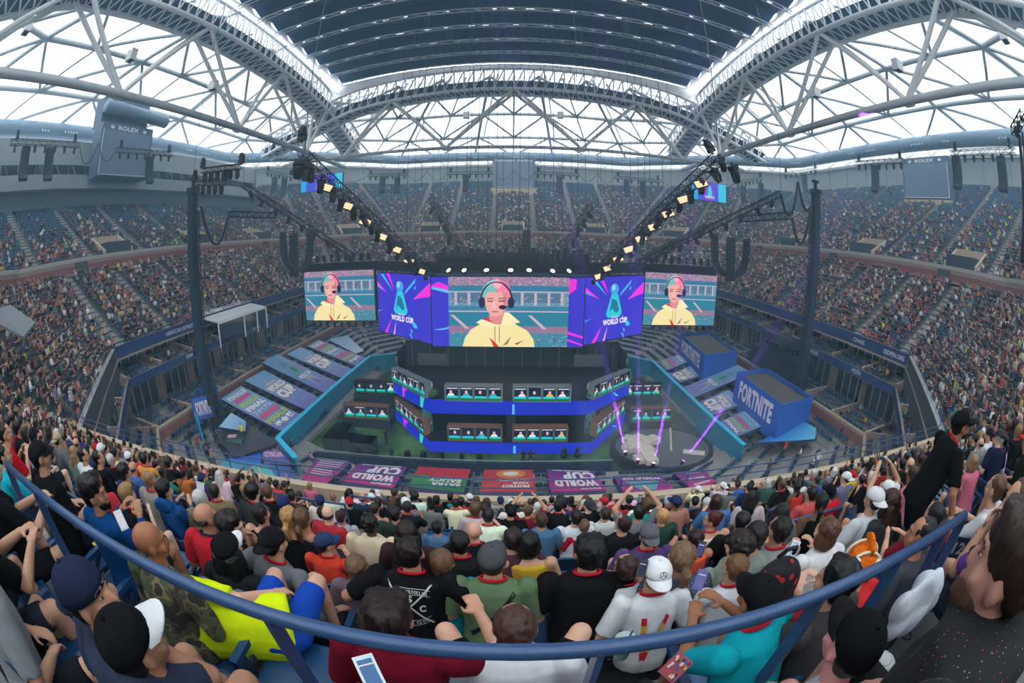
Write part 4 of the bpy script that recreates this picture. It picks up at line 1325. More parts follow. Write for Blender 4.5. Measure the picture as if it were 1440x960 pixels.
def emblem(c0, c1):
    def f(mb, P):
        grad(mb, P, c0, c1)
        def pg(pts, col, l): mb.poly([P(u, v, l) for u, v in pts], col)
        pg([(.05, .5), (.32, .47), (.32, .54)], PNK, 2); pg([(.5, .95), (.33, .6), (.38, .56)], PNK, 2)
        pg([(.9, .2), (.62, .42), (.65, .46)], c8(200, 190, 230), 2); pg([(.9, .8), (.66, .55), (.64, .6)], c8(200, 190, 230), 2); pg([(.97, .5), (.7, .49), (.7, .52)], PNK, 2)
        pg([(.25 + .06 * math.cos(a), .5 + .16 * math.sin(a)) for a in np.linspace(0, 2 * PI, 14)[:-1]], c8(90, 130, 180), 3)
        pg([(.3, .36), (.3, .64), (.52, .74), (.55, .6), (.55, .4), (.52, .26)], c8(90, 170, 150), 3); pg([(.34, .44), (.36, .58), (.47, .62), (.48, .42)], c8(60, 100, 130), 4)
        X = lambda a, b: P(.56 + .14 * (1 - b), a, 5)
        put_text(mb, 'WORLD CUP', X, .16, .84, .4, .95, WHT, .05); put_text(mb, 'FINALS', X, .34, .66, .0, .3, LIM, .04)
    return f
FL = [('FINALE', CRM, .8), (None, PNK, .8), ('FINALE', LIM, .8), ('FINAL', WHT, .8), ('ファイナル', c8(200, 204, 226), .8), (None, PNK, .85), ('FINALE', LIM, .9), ('결승전', WHT, .8)]
# left: u runs from the suites down to the turquoise wall
def LC(label, a, b, c, d, paint): return cover(label, [a, b, c, d], (LP0, LPN), paint)
LC('pale blue seat cover with coloured finale words, nearest on the left', (310.8, 560.8), (399, 607.5), (425, 583), (339, 542.5), bars(SKYB, LAV, FL))
LC('seat cover lettered World Cup, second from near on the left', (344, 535), (431.7, 576.7), (448, 558), (371, 520), wc(SKYB, LAV, .28, .68))
LC('seat cover with teal emblem, middle one on the left', (368, 509.5), (458, 552.5), (475, 536.7), (390, 497.5), emblem(SKYB, LAV))
LC('seat cover lettered World Cup, fourth from near on the left', (404, 498), (481, 531.7), (496, 519), (422.5, 487.5), wc(SKYB, LAV, .28, .68))
LC('seat cover with coloured finale words, far one on the left', (432, 486.7), (500, 514), (515, 503), (448, 477.5), bars(SKYB, LAV, FL))
LC('plain pale blue seat cover at the far left corner', (461.7, 477.5), (500, 497), (512, 493), (488, 471), lambda mb, P: grad(mb, P, SKYB, c8(190, 204, 220)))
def RC(label, a, b, c, d, paint): return cover(label, [a, b, c, d], (RP0, RPN), paint)
RC('small seat cover with coloured words, farthest on the right', (955, 498), (925, 508), (937.5, 521), (966.7, 509), bars(SKYB, LAV, FL[3:7]))
RC('seat cover lettered World Cup behind the far blue box on the right', (971, 514), (941, 526), (956, 537.5), (986.7, 527.5), wc(SKYB, LAV, .15, .95))
RC('long seat cover with teal emblem between the two blue boxes', (1037.5, 512.5), (961.7, 544), (975, 559), (1056, 524), emblem(SKYB, LAV))
RC('seat cover lettered World Cup beside the near blue box on the right', (1025, 547.5), (983, 565), (1001.7, 583), (1042, 568), wc(SKYB, LAV, .15, .95))
RC('seat cover with coloured words and FINAL, nearest on the right', (1050, 576), (1013, 591.7), (1035, 614), (1074, 598), bars(SKYB, LAV, [('FINALE', c8(170, 206, 216), .8), (None, c8(130, 180, 200), .8), (None, PNK, .85), ('FINALE', LIM, .85), ('FINAL', WHT, .8)]))
cover('light blue folded ground sheet right of the near blue box', [(1063, 622), (1146, 617), (1148, 602), (1130, 592)], (RP0, RPN), lambda mb, P: grad(mb, P, c8(40, 110, 190), c8(90, 180, 216)))
# near side: words face the court, so they stand upside down from here
def NC(label, a, b, c, d, paint, th=.5): return cover(label, [a, b, c, d], (NP0, NPN), paint, th)
def near_wc(c0, c1, lines):
    def f(mb, P):
        grad(mb, P, c0, c1, 8, True)
        X = lambda a, b: P(1 - a, 1 - b, 3)
        for t, a0, a1, b0, b1, c in lines: put_text(mb, t, X, a0, a1, b0, b1, c, .06)
    return f
WCL = [('FORTNITE', .08, .45, .82, .94, WHT), ('WORLD', .08, .9, .5, .8, WHT), ('CUP', .06, .7, .1, .5, WHT), ('CHAMPIONSHIP SERIES', .1, .9, .02, .07, WHT)]
# a=(near-left) b=(near-right) c=(far-right) d=(far-left): v grows away from us, so words read from the far side
NC('purple and magenta seat cover with rows of small white lines', (424, 673), (457, 682), (494, 650), (444, 645), lambda mb, P: (grad(mb, P, MAGN, PURP, 8, True), [mb.quad(P(.15, .3 + .1 * k, 3), P(.85, .3 + .1 * k, 3), P(.85, .33 + .1 * k, 3), P(.15, .33 + .1 * k, 3), WHT) for k in range(7)]))
NC('magenta seat cover lettered World Cup, left of the green one', (481, 676), (553, 686), (573, 656), (503, 651.8), near_wc(MAGN, PURP, WCL))
def saucy(mb, P):
    grad(mb, P, c8(40, 120, 56), c8(84, 150, 70), 4, True)
    mb.poly([P(0, 1, 2), P(0, .55, 2), P(.2, .62, 2), P(.4, .5, 2), P(.6, .6, 2), P(.8, .5, 2), P(1, .58, 2), P(1, 1, 2)], c8(196, 40, 48))
    X = lambda a, b: P(1 - a, 1 - b, 3)
    put_text(mb, 'EXTRA', X, .1, .62, .70, .86, WHT, .06); put_text(mb, 'SAUCY', X, .1, .7, .51, .67, WHT, .06)
NC('green and red seat cover with the words Extra Saucy', (574, 684), (652, 692), (662, 660), (589, 656), saucy, 1.0)
def nugget(mb, P):
    grad(mb, P, c8(206, 62, 52), c8(190, 50, 50), 4, True)
    mb.poly([P(.55 + .3 * math.cos(a), .78 + .2 * math.sin(a), 2) for a in np.linspace(0, 2 * PI, 20)[:-1]], c8(220, 140, 60)); mb.poly([P(.55 + .16 * math.cos(a), .78 + .1 * math.sin(a), 3) for a in np.linspace(0, 2 * PI, 16)[:-1]], c8(225, 220, 205))
    X = lambda a, b: P(1 - a, 1 - b, 3)
    put_text(mb, 'PROTECT', X, .1, .62, .73, .84, WHT, .06); put_text(mb, 'YOUR', X, .1, .42, .60, .70, WHT, .06); put_text(mb, 'NUGGETS.', X, .1, .7, .46, .57, WHT, .06)
NC('red seat cover with the words Protect Your Nuggets', (675, 691), (753, 691), (749, 660), (681, 660), nugget, 1.0)
NC('magenta seat cover lettered World Cup, right of the red one', (775, 691), (853, 689), (835, 662), (769, 660), near_wc(MAGN, PURP, WCL), 1.0)
def tr(mb, P):
    grad(mb, P, MAGN, PURP, 8, True)
    X = lambda a, b: P(1 - a, 1 - b, 3)
    mb.poly([P(.15, .72, 2), P(.85, .72, 2), P(.65, .3, 2), P(.35, .3, 2)], c8(90, 160, 170)); mb.poly([P(.28, .22, 2), P(.72, .22, 2), P(.66, .06, 2), P(.34, .06, 2)], c8(90, 130, 190))
    put_text(mb, 'WORLD CUP', X, .05, .9, .12, .22, WHT, .06); put_text(mb, 'FINALS', X, .3, .7, .02, .1, LIM, .05)
NC('magenta seat cover with a teal trophy shape, second from right', (883, 700), (958, 697), (928, 668), (862, 669), tr)
NC('magenta seat cover with small lines of words, rightmost on the near side', (975, 689), (1008, 678), (989, 660), (946, 664), near_wc(MAGN, PURP, [('FORTNITE', .2, .8, .75, .85, WHT), ('WORLD CUP', .2, .8, .45, .6, WHT), ('FINAL', .2, .7, .1, .2, WHT)]))
cover('blue seat cover lettered World Cup at the near left corner', [(372, 652), (411, 653), (388, 618), (362, 620)], (NP0, NPN), near_wc(LAV, LAV, [('CUP', .1, .9, .1, .5, c8(236, 190, 220)), ('WORLD', .1, .9, .52, .75, c8(236, 190, 220))]))
cover('blue and turquoise seat cover across the near left corner', [(312, 661), (418, 678), (408, 656), (310, 644)], (NP0, NPN), lambda mb, P: (grad(mb, P, c8(80, 170, 190), c8(60, 80, 160)), mb.poly([P(.5, .2, 2), P(.75, .2, 2), P(.7, .8, 2), P(.45, .8, 2)], c8(100, 190, 190))))
cover('bright blue triangular sheet behind the near left corner cover', [(318, 645), (366, 652), (368, 650), (366, 632)], (NP0, NPN), lambda mb, P: grad(mb, P, c8(30, 80, 190), c8(50, 110, 210)))
cover('pale blue and white sheet on the floor beside the left tower', [(308, 600), (345, 606), (346, 592), (325, 580)], (LP0, LPN), lambda mb, P: grad(mb, P, c8(150, 190, 214), c8(110, 150, 200)))
cover('black platform floor at the near left of the courtside seats', [(300, 606), (330, 644), (392, 622), (350, 596)], (LP0 - Vector((0, 0, .5)), LPN), lambda mb, P: grad(mb, P, c8(52, 50, 62), c8(44, 44, 56)))

# ---- blue FORTNITE boxes
def bluebox(label, A, B, C, zb, zt, txt='FORTNITE', back=None):
    """A far-left, B near corner, C near-right (xy)"""
    A, B, C = Vector((*A, 0)), Vector((*B, 0)), Vector((*C, 0)); D = A + (C - B)
    root = empty('blue_box', tuple(B) [:2] + (zb,), label=label, cat='box'); o = Vector((B.x, B.y, zb))
    mb = MB()
    up = Vector((0, 0, zt - zb))
    for p, q in ((A, B), (B, C), (C, D), (D, A)):
        m = MB(); a, b = p + Vector((0, 0, zb)) - o, q + Vector((0, 0, zb)) - o
        m.frame_box(a + up / 2, b + up / 2, .12, up.length); m.build('side_panel', mat('royal_blue_panel', rgb(40, 92, 182), .5, var=.1, scale=.3), root)
    m = MB(); z = Vector((0, 0, zt - .5)); m.poly([A + z - o + Vector((0, 0, 0)), B + z - o, C + z - o, D + z - o]); m.build('deck', mat('dusty_brown_deck', rgb(84, 76, 74), .8), root)
    m = MB(); t = (B - A).normalized(); nm = Vector((t.y, -t.x, 0)); L = (B - A).length
    if nm.dot(Vector((0, -1, 0)) + Vector((-1 if A.x > 0 else 1, 0, 0))) < 0: nm = -nm
    F = lambda u, v: A + t * (u * L) + up * v + Vector((0, 0, zb)) - o + nm * .09
    put_text(m, txt, F, .12, .86, .34, .86, c8(226, 214, 226), .05); m.build('lettering', VC, root)
bluebox('royal blue box lettered FORTNITE, nearer one on the right', (25.2, 40.5), (24.9, 30.4), (30.0, 31.6), 3.0, 7.0)
bluebox('royal blue box lettered FORTNITE, farther one on the right', (26.3, 61.3), (24.8, 48.6), (31.0, 50.6), 3.2, 6.8)
a = at_z(287, 600, 3.5); b = at_z(303, 588, 3.5)
bluebox('royal blue box lettered FORTNITE at the foot of the left tower', (a.x - 1.6, a.y + .5), (b.x, b.y), (b.x - 1.5, b.y + 3), 3.2, 6.2, 'FORTNITE')
mb = MB(); mb.frame_box(at_z(275, 590, 4.6), at_z(283, 607, 4.6), .1, 2.0); mb.build('divider_board', mat('cyan_panel', rgb(40, 160, 226), .4), label='bright cyan panel standing left of the left tower box', cat='panel')

# ---- barrier with a printed strip in front of the near seats
mb = MB(); pts = [at_z(410, 655, 1.2), at_z(444, 634, 1.2), at_z(700, 650, 1.2), at_z(862, 648, 1.2)]
for a, b in zip(pts[:-1], pts[1:]):
    a = Vector((a.x, a.y, 0)); b = Vector((b.x, b.y, 0)); mb.frame_box(a + Vector((0, 0, .6)), b + Vector((0, 0, .6)), .25, 1.1)
mb.build('barrier', mat('dark_blue_barrier', rgb(36, 52, 76), .5, var=.4, scale=3), label='long dark blue barrier between the green floor and near seats', cat='barrier')
mb = MB()
for a, b in zip(pts[:-1], pts[1:]): mb.tube([Vector((a.x, a.y, 1.35)), Vector((b.x, b.y, 1.35))], .05, 6)
mb.build('barrier_rail', STEELG, label='grey pipe rail on top of the long dark blue barrier', cat='rail')

# ---- round side stage on the right with purple beams
def round_stage():
    c = Vector((15.0, 35.6, 0)); root = empty('side_stage', tuple(c), label='round black side stage with pale drapes right of the main stage', cat='stage')
    mb = MB(); mb.prism([(5.4 * math.cos(a), 4.6 * math.sin(a), .02) for a in np.linspace(0, 2 * PI, 40)[:-1]], (0, 0, .9)); mb.build('platform', BLACK, root)
    mb = MB(); mb.prism([(4.9 * math.cos(a), 4.1 * math.sin(a), .92) for a in np.linspace(0, 2 * PI, 40)[:-1]], (0, 0, .05)); mb.build('platform_top', mat('grey_stage_lino', rgb(92, 94, 100), .4), root)
    mb = MB(); rr = random.Random(4)
    for k in range(9):
        x, y = -3.6 + rr.random() * 2.6, -3.0 + rr.random() * 4.6; mb.box((x, y, 1.0 + .3 * rr.random()), (1.3 + rr.random(), 1.2, .5), rr.random() * 3)
    mb.build('pale_set_piece', mat('bone_drape', rgb(206, 198, 180), .8, var=.15, scale=3), root)
    mb = MB(); mb.tube([(.5, -1, 1), (1.1, 1.5, 2.2)], .12, 6); mb.tube([(1.6, -1.5, 1), (3.6, -2.4, 1.1)], .3, 6); mb.build('prop_pole', mat('pale_pole', rgb(190, 186, 176), .5), root)
round_stage()
mb = MB(); mb.box((14.5, 36.5, 3.2), (17, 13, 6.2)); fm = bpy.data.materials.new('stage_fog'); fm.use_nodes = True; _n = fm.node_tree.nodes; _n.clear(); _o = _n.new('ShaderNodeOutputMaterial'); _v = _n.new('ShaderNodeVolumeScatter'); _v.inputs['Color'].default_value = (.8, .85, 1, 1); _v.inputs['Density'].default_value = .011
fm.node_tree.links.new(_v.outputs[0], _o.inputs['Volume'])
mb.build('stage_fog', fm, label='denser stage fog around the round side stage', cat='fog', kind='stuff')
cover('dark grey ramp cloth right of the side stage', [(950, 600), (1000, 640), (1040, 625), (960, 560)], (Vector((0, 0, .2)), Vector((0, 0, 1))), lambda mb, P: grad(mb, P, c8(66, 68, 76), c8(52, 54, 60)), .1)

# ---- crew and guests on the courtside level
_rc = random.Random(31)
CREW = [((286, 612), 'standing beside the cyan board'), ((297, 604), 'standing before the lettered box by the left tower'), ((268, 622), 'farthest left of the crew by the left tower'), ((280, 632), 'in the middle of the crew by the left tower'),
        ((296, 640), 'nearest the front wall in the crew by the left tower'), ((306, 628), 'at the edge of the black platform floor'), ((275, 645), 'leaning at the foot of the left aisle'), ((302, 652), 'at the near left corner of the courtside seats')]
for k, ((px, py), w) in enumerate(CREW):
    p = at_z(px, py, 2.9); sh = [(24, 24, 28), (60, 62, 70), (24, 24, 28), (150, 70, 60), (40, 46, 60), (24, 24, 28), (90, 92, 98), (170, 120, 110)][k]
    small_person((p.x, p.y, 2.75), _rc.uniform(0, 6), (sh, SK, HR, (28, 30, 36)), label='crew member in %s %s' % (['black', 'grey', 'black', 'brick red', 'dark blue', 'black', 'pale grey', 'dusty pink'][k], w))
for k, ((px, py), w, sh) in enumerate((((1180, 618), 'security guard in black beside the right walkway wall, upper one', (20, 20, 24)), ((1186, 645), 'security guard in black beside the right walkway wall, lower one', (20, 20, 24)), ((1147, 655), 'person in white tee sitting at the edge of the right walkway', (220, 220, 222)),
                                 ((1101, 640), 'person in crimson top standing below the light blue sheet', (170, 30, 60)), ((1112, 688), 'person in salmon top among the lower right courtside seats', (210, 140, 124)), ((1078, 668), 'person in dark plum top bending in the lower right courtside seats', (70, 40, 56)))):
    p = at_z(px, py, 2.9); small_person((p.x, p.y, 2.7), 1.2 * k, (sh, SK, HR, (26, 28, 34)), label=w)
def dj():
    p = at_z(330, 622, 2.9); root = empty('control_desk', (p.x, p.y, 2.6), R(20), label='glass-fronted desk with printed side at the near left platform', cat='desk')
    m = MB(); m.box((0, 0, .5), (2.0, 1.2, 1.0)); m.build('desk_body', mat('mural_print', rgb(62, 110, 104), .6, var=.6, scale=1.6), root)
    m = MB(); m.box((0, 0, 1.02), (2.1, 1.3, .05)); m.build('desk_top', BLACK, root)
    m = MB(); m.box((0, -.3, 1.1), (.9, .5, .12)); m.build('mixing_console', mat('console_pink', rgb(206, 150, 180), .5, var=.5, scale=12), root)
    small_person((p.x + .3, p.y + 1.2, 2.7), 3.1, ((226, 214, 40), SK, HR, (40, 44, 60)), label='presenter in yellow top standing behind the printed desk')
dj()
# ================================================================== trusses, lamps, speakers
def dup(root, loc, rot=None, scale=None, **tags):
    r = root.copy(); COL.objects.link(r); r.location = loc
    if rot is not None:
        r.rotation_mode = 'QUATERNION' if isinstance(rot, Quaternion) else 'XYZ'
        if isinstance(rot, Quaternion): r.rotation_quaternion = rot
        else: r.rotation_euler = rot
    if scale: r.scale = (scale,) * 3
    for ch in root.children:
        c = ch.copy(); COL.objects.link(c); c.parent = r
        for g in ch.children:
            d = g.copy(); COL.objects.link(d); d.parent = c
    tag(r, **tags); return r
RIGBLK = mat('rig_black', rgb(26, 30, 36), .5)
def lat_truss(mb, p0, p1, w=.52, n=None, r=.05):
    p0, p1 = Vector(p0), Vector(p1); d = (p1 - p0); L = d.length; d.normalize()
    s = d.cross(Vector((0, 0, 1)))
    if s.length < .01: s = Vector((1, 0, 0))
    s.normalize(); u = s.cross(d).normalized(); n = n or max(2, int(L / w))
    cs = [s * (i * w / 2) + u * (j * w / 2) for i, j in ((-1, -1), (1, -1), (1, 1), (-1, 1))]
    for c in cs: mb.tube([p0 + c, p1 + c], r, 5)
    for k in range(n):
        a, b = p0 + d * (L * k / n), p0 + d * (L * (k + 1) / n)
        for q in range(4):
            c, e = cs[q], cs[(q + 1) % 4]
            if k % 2: c, e = e, c
            mb.tube([a + c, b + e], r * .55, 4, caps=False); mb.tube([a + cs[q], a + cs[(q + 1) % 4]], r * .5, 4, caps=False)
# prototype moving-head lamp, hanging downwards
def lamp_proto(tags):
    r = empty('stage_light', (0, 0, 0), **tags)
    m = MB(); m.box((0, 0, -.1), (.38, .3, .2)); m.box((0, 0, .04), (.08, .08, .16)); m.build('lamp_base', RIGBLK, r)
    m = MB(); m.box((-.2, 0, -.36), (.05, .12, .42)); m.box((.2, 0, -.36), (.05, .12, .42)); m.box((0, 0, -.21), (.42, .14, .05)); m.build('yoke', RIGBLK, r)
    m = MB(); m.tube([(0, -.05, -.22), (0, -.02, -.3), (0, .02, -.62), (0, .03, -.72)], .15, 10, rs=[.1, .16, .17, .15]); m.build('lamp_head', RIGBLK, r, smooth=False)
    m = MB(); m.tube([(0, .03, -.722), (0, .03, -.735)], .12, 10); m.build('lens', mat('lamp_lens', rgb(70, 80, 110), .08, spec=.8), r)
    return r
LAMP = [None]
def lamp(loc, rot, scale=1., **tags):
    tags.setdefault('cat', 'stage light')
    if LAMP[0] is None:
        o = lamp_proto(tags); o.location = loc; o.scale = (scale,) * 3
        if isinstance(rot, Quaternion): o.rotation_mode = 'QUATERNION'; o.rotation_quaternion = rot
        else: o.rotation_euler = rot
        LAMP[0] = o; return o
    return dup(LAMP[0], loc, rot, scale, **tags)
def truss(label, p0, p1, w=.55, cat='truss'):
    p0, p1 = Vector(p0), Vector(p1); root = empty('lighting_truss', tuple(p0), label=label, cat=cat)
    m = MB(); lat_truss(m, Vector(), p1 - p0, w); m.build('lattice', RIGBLK, root)
    return root
def q_along(p0, p1):
    return math.atan2((p1 - p0).y, (p1 - p0).x)
rr = random.Random(21)
WARM = emat('warm_panel_glow', rgb(255, 226, 180), 1.15)
NTH = ['first', 'second', 'third', 'fourth', 'fifth', 'sixth', 'seventh', 'eighth', 'ninth', 'tenth', 'eleventh', 'twelfth', 'thirteenth', 'fourteenth', 'fifteenth', 'sixteenth', 'seventeenth']
def diag(label, key, pa, ya, pb, yb, w, nl, npan, ncat):
    A, B = at_y(*pa, ya), at_y(*pb, yb); truss(label, A, B, w)
    rz = q_along(A, B)
    for k in range(nl):
        p = A.lerp(B, (k + .5) / nl); lamp(tuple(p - Vector((0, 0, w * .55))), (rr.uniform(-.5, .5), rr.uniform(-.5, .5), rz), w / .55 * 1.1, label='black lamp hung under the %s, %s from its raised end' % (key, NTH[k]), group='lamps on the ' + key)
    for k in range(npan):
        p = A.lerp(B, (k + 1.1) / (npan + .6)); m = MB(); m.box((0, 0, 0), (1.1, .66, .12)); 
        o = m.build('panel_housing', RIGBLK); o.name = 'panel_light'; o.location = p - Vector((0, .5, w * .8)); o.rotation_euler = (R(-118), .35 if rz < 1.6 else -.35, 0)
        tag(o, label='warm glowing panel lamp on the %s, %s from its raised end' % (key, NTH[k]), cat='panel lamp', group='panel lamps on the ' + key)
        g = MB(); g.quad((-.5, -.28, -.065), (-.5, .28, -.065), (.5, .28, -.065), (.5, -.28, -.065)); g.quad((-.5, -.28, .065), (.5, -.28, .065), (.5, .28, .065), (-.5, .28, .065)); g.build('glowing_face', WARM, o)
        c = o
    return A, B
A1, B1 = diag('long black lighting truss rising to the upper left from the centre screen', 'large left diagonal truss', (428, 222), 27, (600, 380), 48, .75, 15, 7, 0)
A2, B2 = diag('long black lighting truss rising to the upper right from the centre screen', 'large right diagonal truss', (1010, 222), 27, (836, 386), 48, .75, 15, 9, 0)
A3, B3 = diag('thinner black truss slanting above the left speaker arrays', 'thin left diagonal truss', (342, 260), 42, (500, 362), 55, .6, 9, 0, 0)
A4, B4 = diag('thinner black truss slanting above the right speaker arrays', 'thin right diagonal truss', (1098, 272), 38, (890, 374), 52, .6, 10, 0, 0)
diag('hazy dark truss slanting behind the centre screen on the left', 'rear left diagonal truss', (607, 280), 78, (657, 372), 60, 1.0, 6, 0, 0)
diag('hazy dark truss slanting behind the centre screen on the right', 'rear right diagonal truss', (830, 288), 78, (783, 372), 60, 1.0, 6, 0, 0)
diag('short dark truss behind the thin right diagonal truss', 'short right rear truss', (995, 318), 52, (905, 362), 60, .6, 5, 0, 0)
# big lamp clusters at the truss heads
for (px, py, s, q, w_) in ((424, 205, 1.5, 0, 'top'), (421, 232, 1.9, 1, 'lower'), (434, 238, 1.7, 2, 'inner')):
    p = at_y(px, py, 26.5); lamp(tuple(p + Vector((0, 0, .4))), (0, (PI if q == 0 else .1 * q), .4 * q), s, label='large black spotlight at the head of the left diagonal truss, %s one' % w_)
for (px, py, s, q, w_) in ((1002, 222, 1.4, 0, 'top'), (1030, 240, 1.8, 1, 'outer'), (1014, 232, 1.5, 2, 'inner')):
    p = at_y(px, py, 26.5); lamp(tuple(p + Vector((0, 0, .4))), (0, (2.6 if q == 0 else -.5 * q), .4 * q), s, label='large black spotlight at the head of the right diagonal truss, %s one' % w_)
m = MB(); p = at_y(424, 228, 26.8)
for k in range(26): 
    a, b = rr.random() * 6.28, rr.uniform(-1, 1); m.tube([p, p + Vector((math.cos(a), .4 * math.sin(a), b)) * rr.uniform(.5, 1.1)], .03, 4)
m.build('clamp_cluster', RIGBLK, label='tangle of black clamps and arms at the left truss head', cat='clamps')
# horizontal arms
truss('level black truss arm between the left tower and the thin diagonal truss', at_y(322, 301, 38), at_y(388, 303, 46), .6)
truss('level black truss arm hung left of the right tower', at_y(1043, 308, 46), at_y(1113, 303, 38), .7)

# ---- masts
def mast(label, x, y, zt, sg):
    root = empty('rigging_tower', (x, y, 0), label=label, cat='tower')
    MC = mat('tower_cladding', rgb(30, 48, 66), .6)
    m = MB(); m.box((0, 0, (3 + zt) / 2), (.8, .8, zt - 3)); m.build('clad_column', MC, root)
    m = MB(); lat_truss(m, (sg * .85, .0, 3), (sg * .85, 0, zt - 2), .32, 40); m.build('side_lattice', RIGBLK, root)
    m = MB()
    for i, j in ((-1, -1), (1, -1), (1, 1), (-1, 1)): m.tube([(i * 1.5, j * 1.5, 3), (i * .3, j * .3, 6)], .08, 6)
    m.box((0, 0, 3.6), (3.2, 3.2, .3)); m.box((0, 0, 5.6), (1.3, 1.3, 1.1)); m.build('foot_frame', RIGBLK, root)
    m = MB(); m.box((0, 0, zt + .25), (1.1, 1.1, .5)); m.box((.0, 0, zt + .9), (.3, .3, .8)); m.box((0, 0, zt + 1.4), (.9, .4, .3)); m.build('mast_head', RIGBLK, root)
mast('tall dark rigging tower standing left of the stage', -31.6, 33.0, 26.9, 1)
mast('tall dark rigging tower standing right of the stage', 33.7, 38.5, 28.0, -1)
# heavy lighting bar above the left tower
for (pa, pb, yy, n, nm_) in (((285, 240), (339, 234), 31, 6, 'upper'), ((274, 257), (316, 257), 31, 5, 'lower')):
    A, B = at_y(*pa, yy), at_y(*pb, yy); truss('%s black lamp bar hung above the left tower' % nm_, A, B, .45)
    for k in range(n): lamp(tuple(A.lerp(B, (k + .5) / n) - Vector((0, 0, .3))), (0, 0, rr.random()), 1.1, label='black lamp under the %s bar above the left tower, %s from left' % (nm_, NTH[k]), group='lamps on the %s bar above the left tower' % nm_)
    for k in (0, 1): lamp(tuple((A if k == 0 else B) + Vector((0, 0, .3))), (PI, 0, 0), 1.3, label='upright black lamp on the %s end of the %s bar' % (('left', 'right')[k], nm_))
# cluster at the right picture edge
A, B = at_x(1425, 185, 30), at_x(1440, 160, 27)
truss('black truss end with lamps at the right edge of the picture', A, B, .5)
m = MB(); m.tube([at_x(1433, 190, 30), at_x(1436, 370, 30)], .16, 6); m.tube([at_x(1437, 185, 30.2), at_x(1439, 370, 30.2)], .1, 6); m.build('hanging_pole', RIGBLK, label='dark hanging pole at the right edge of the picture', cat='pole')
for k in range(3): lamp(tuple(A.lerp(B, .2 + .3 * k)), (.4 * k, 0, k), .8, label='small black lamp on the truss end at the right picture edge, %s' % ['lowest', 'middle', 'topmost'][k], group='lamps at the right picture edge')

# ---- speaker arrays
def cab_array(label, top, n, curve, w=1.15, h=.42, rz=0., grp=None, parts=True, curl=0.):
    root = empty('speaker_array', tuple(top), rz, label=label, cat='speaker')
    if grp: root['group'] = grp
    m = MB(); m.box((0, 0, .12), (w, .5, .16)); m.tube([(0, 0, .2), (0, 0, 1.4)], .04, 5); m.build('fly_bar', RIGBLK, root)
    p = Vector((0, 0, 0)); ang = 0.; allm = MB()
    for k in range(n):
        ang += curve * (k / n) ** 2 + curl
        d = Vector((math.sin(ang) * .0, -math.sin(ang), -math.cos(ang)))
        c = p + d * h / 2
        M = Matrix.Rotation(-ang, 3, 'X')
        b = MB() if parts else allm
        b.box((0, 0, 0), (w, .62, h * .95), 0, M=M); b.v[-8:] = [tuple(Vector(v) + c) for v in b.v[-8:]]
        if parts: b.build('speaker_cabinet', mat('speaker_black', rgb(34, 42, 52), .6), root)
        p += d * h
    if not parts: allm.build('cabinet_column', mat('speaker_black', rgb(34, 42, 52), .6), root)
    return root
for nm_, xs in (('left', (at_y(398, 328, 48), at_y(413, 330, 50), at_y(436, 326, 48))), ('right', (at_y(1005, 332, 48), at_y(1028, 336, 50), at_y(1050, 338, 48)))):
    for k, p in enumerate(xs):
        if k == 1: cab_array('straight tall black speaker array in the %s cluster' % nm_, p, 13, .05, 1.15)
        else:
            sgn = 1 if k == 0 else -1
            cab_array('curling black speaker array on the %s side of the %s cluster' % (('left', 'right')[k // 2], nm_), p, 13, .36, .9, rz=sgn * R(90))
# bars over the upper stands with lamps and small arrays
bars_ = [((15, 200), (112, 204), ((37, 208), (71, 210)), 'x', -58), ((163, 211), (243, 217), ((211, 222),), 'x', -56), ((374, 241), (412, 248), ((386, 250), (400, 252)), 'y', 98),
         ((517, 247), (573, 245), ((538, 250), (559, 250)), 'y', 112), ((629, 244), (692, 243), ((655, 247),), 'y', 112), ((752, 243), (815, 246), ((787, 249),), 'y', 112), ((864, 249), (930, 255), ((881, 254), (904, 256)), 'y', 112),
         ((1035, 257), (1072, 250), ((1045, 262), (1070, 258)), 'y', 98), ((1101, 245), (1150, 237), ((1131, 246),), 'y', 88), ((1203, 230), (1272, 226), ((1230, 235),), 'x', 58), ((1337, 216), (1428, 212), ((1344, 222), (1407, 222)), 'x', 56)]
OR = ['leftmost', 'second from left', 'third from left', 'fourth from left', 'fifth from left', 'middle right', 'fifth from right', 'fourth from right', 'third from right', 'second from right', 'rightmost']
ends = []
for k, (pa, pb, arr, ax, dist) in enumerate(bars_):
    f = at_x if ax == 'x' else at_y
    A, B = f(*pa, dist), f(*pb, dist)
    if ax == 'x': B = at_plane(*pb, A, (1, 0, 0))
    ends.append((A, B))
    truss('lamp bar hung over the upper stand, %s' % OR[k], A, B, .7)
    n = 7
    for q in range(n): lamp(tuple(A.lerp(B, (q + .5) / n) - Vector((0, 0, .4))), (0, 0, q), 1.25, label='lamp under the %s bar over the upper stand, %s from left' % (OR[k], NTH[q]), group='lamps on the %s upper bar' % OR[k])
    for q in (0.08, .92): lamp(tuple(A.lerp(B, q) + Vector((0, 0, .4))), (PI, 0, 0), 1.6, label='upright lamp on the %s end of the %s bar over the upper stand' % ('left' if q < .5 else 'right', OR[k]), group='upright lamps on the %s upper bar' % OR[k])
    for q, a in enumerate(arr):
        p = f(*a, dist); cab_array('short speaker array under the %s upper bar' % OR[k] + ('' if len(arr) == 1 else (', left one' if q == 0 else ', right one')), p, 7, .25, 1.5, .62, rz=(R(90) if ax == 'x' and dist < 0 else -R(90) if ax == 'x' else 0), parts=False)
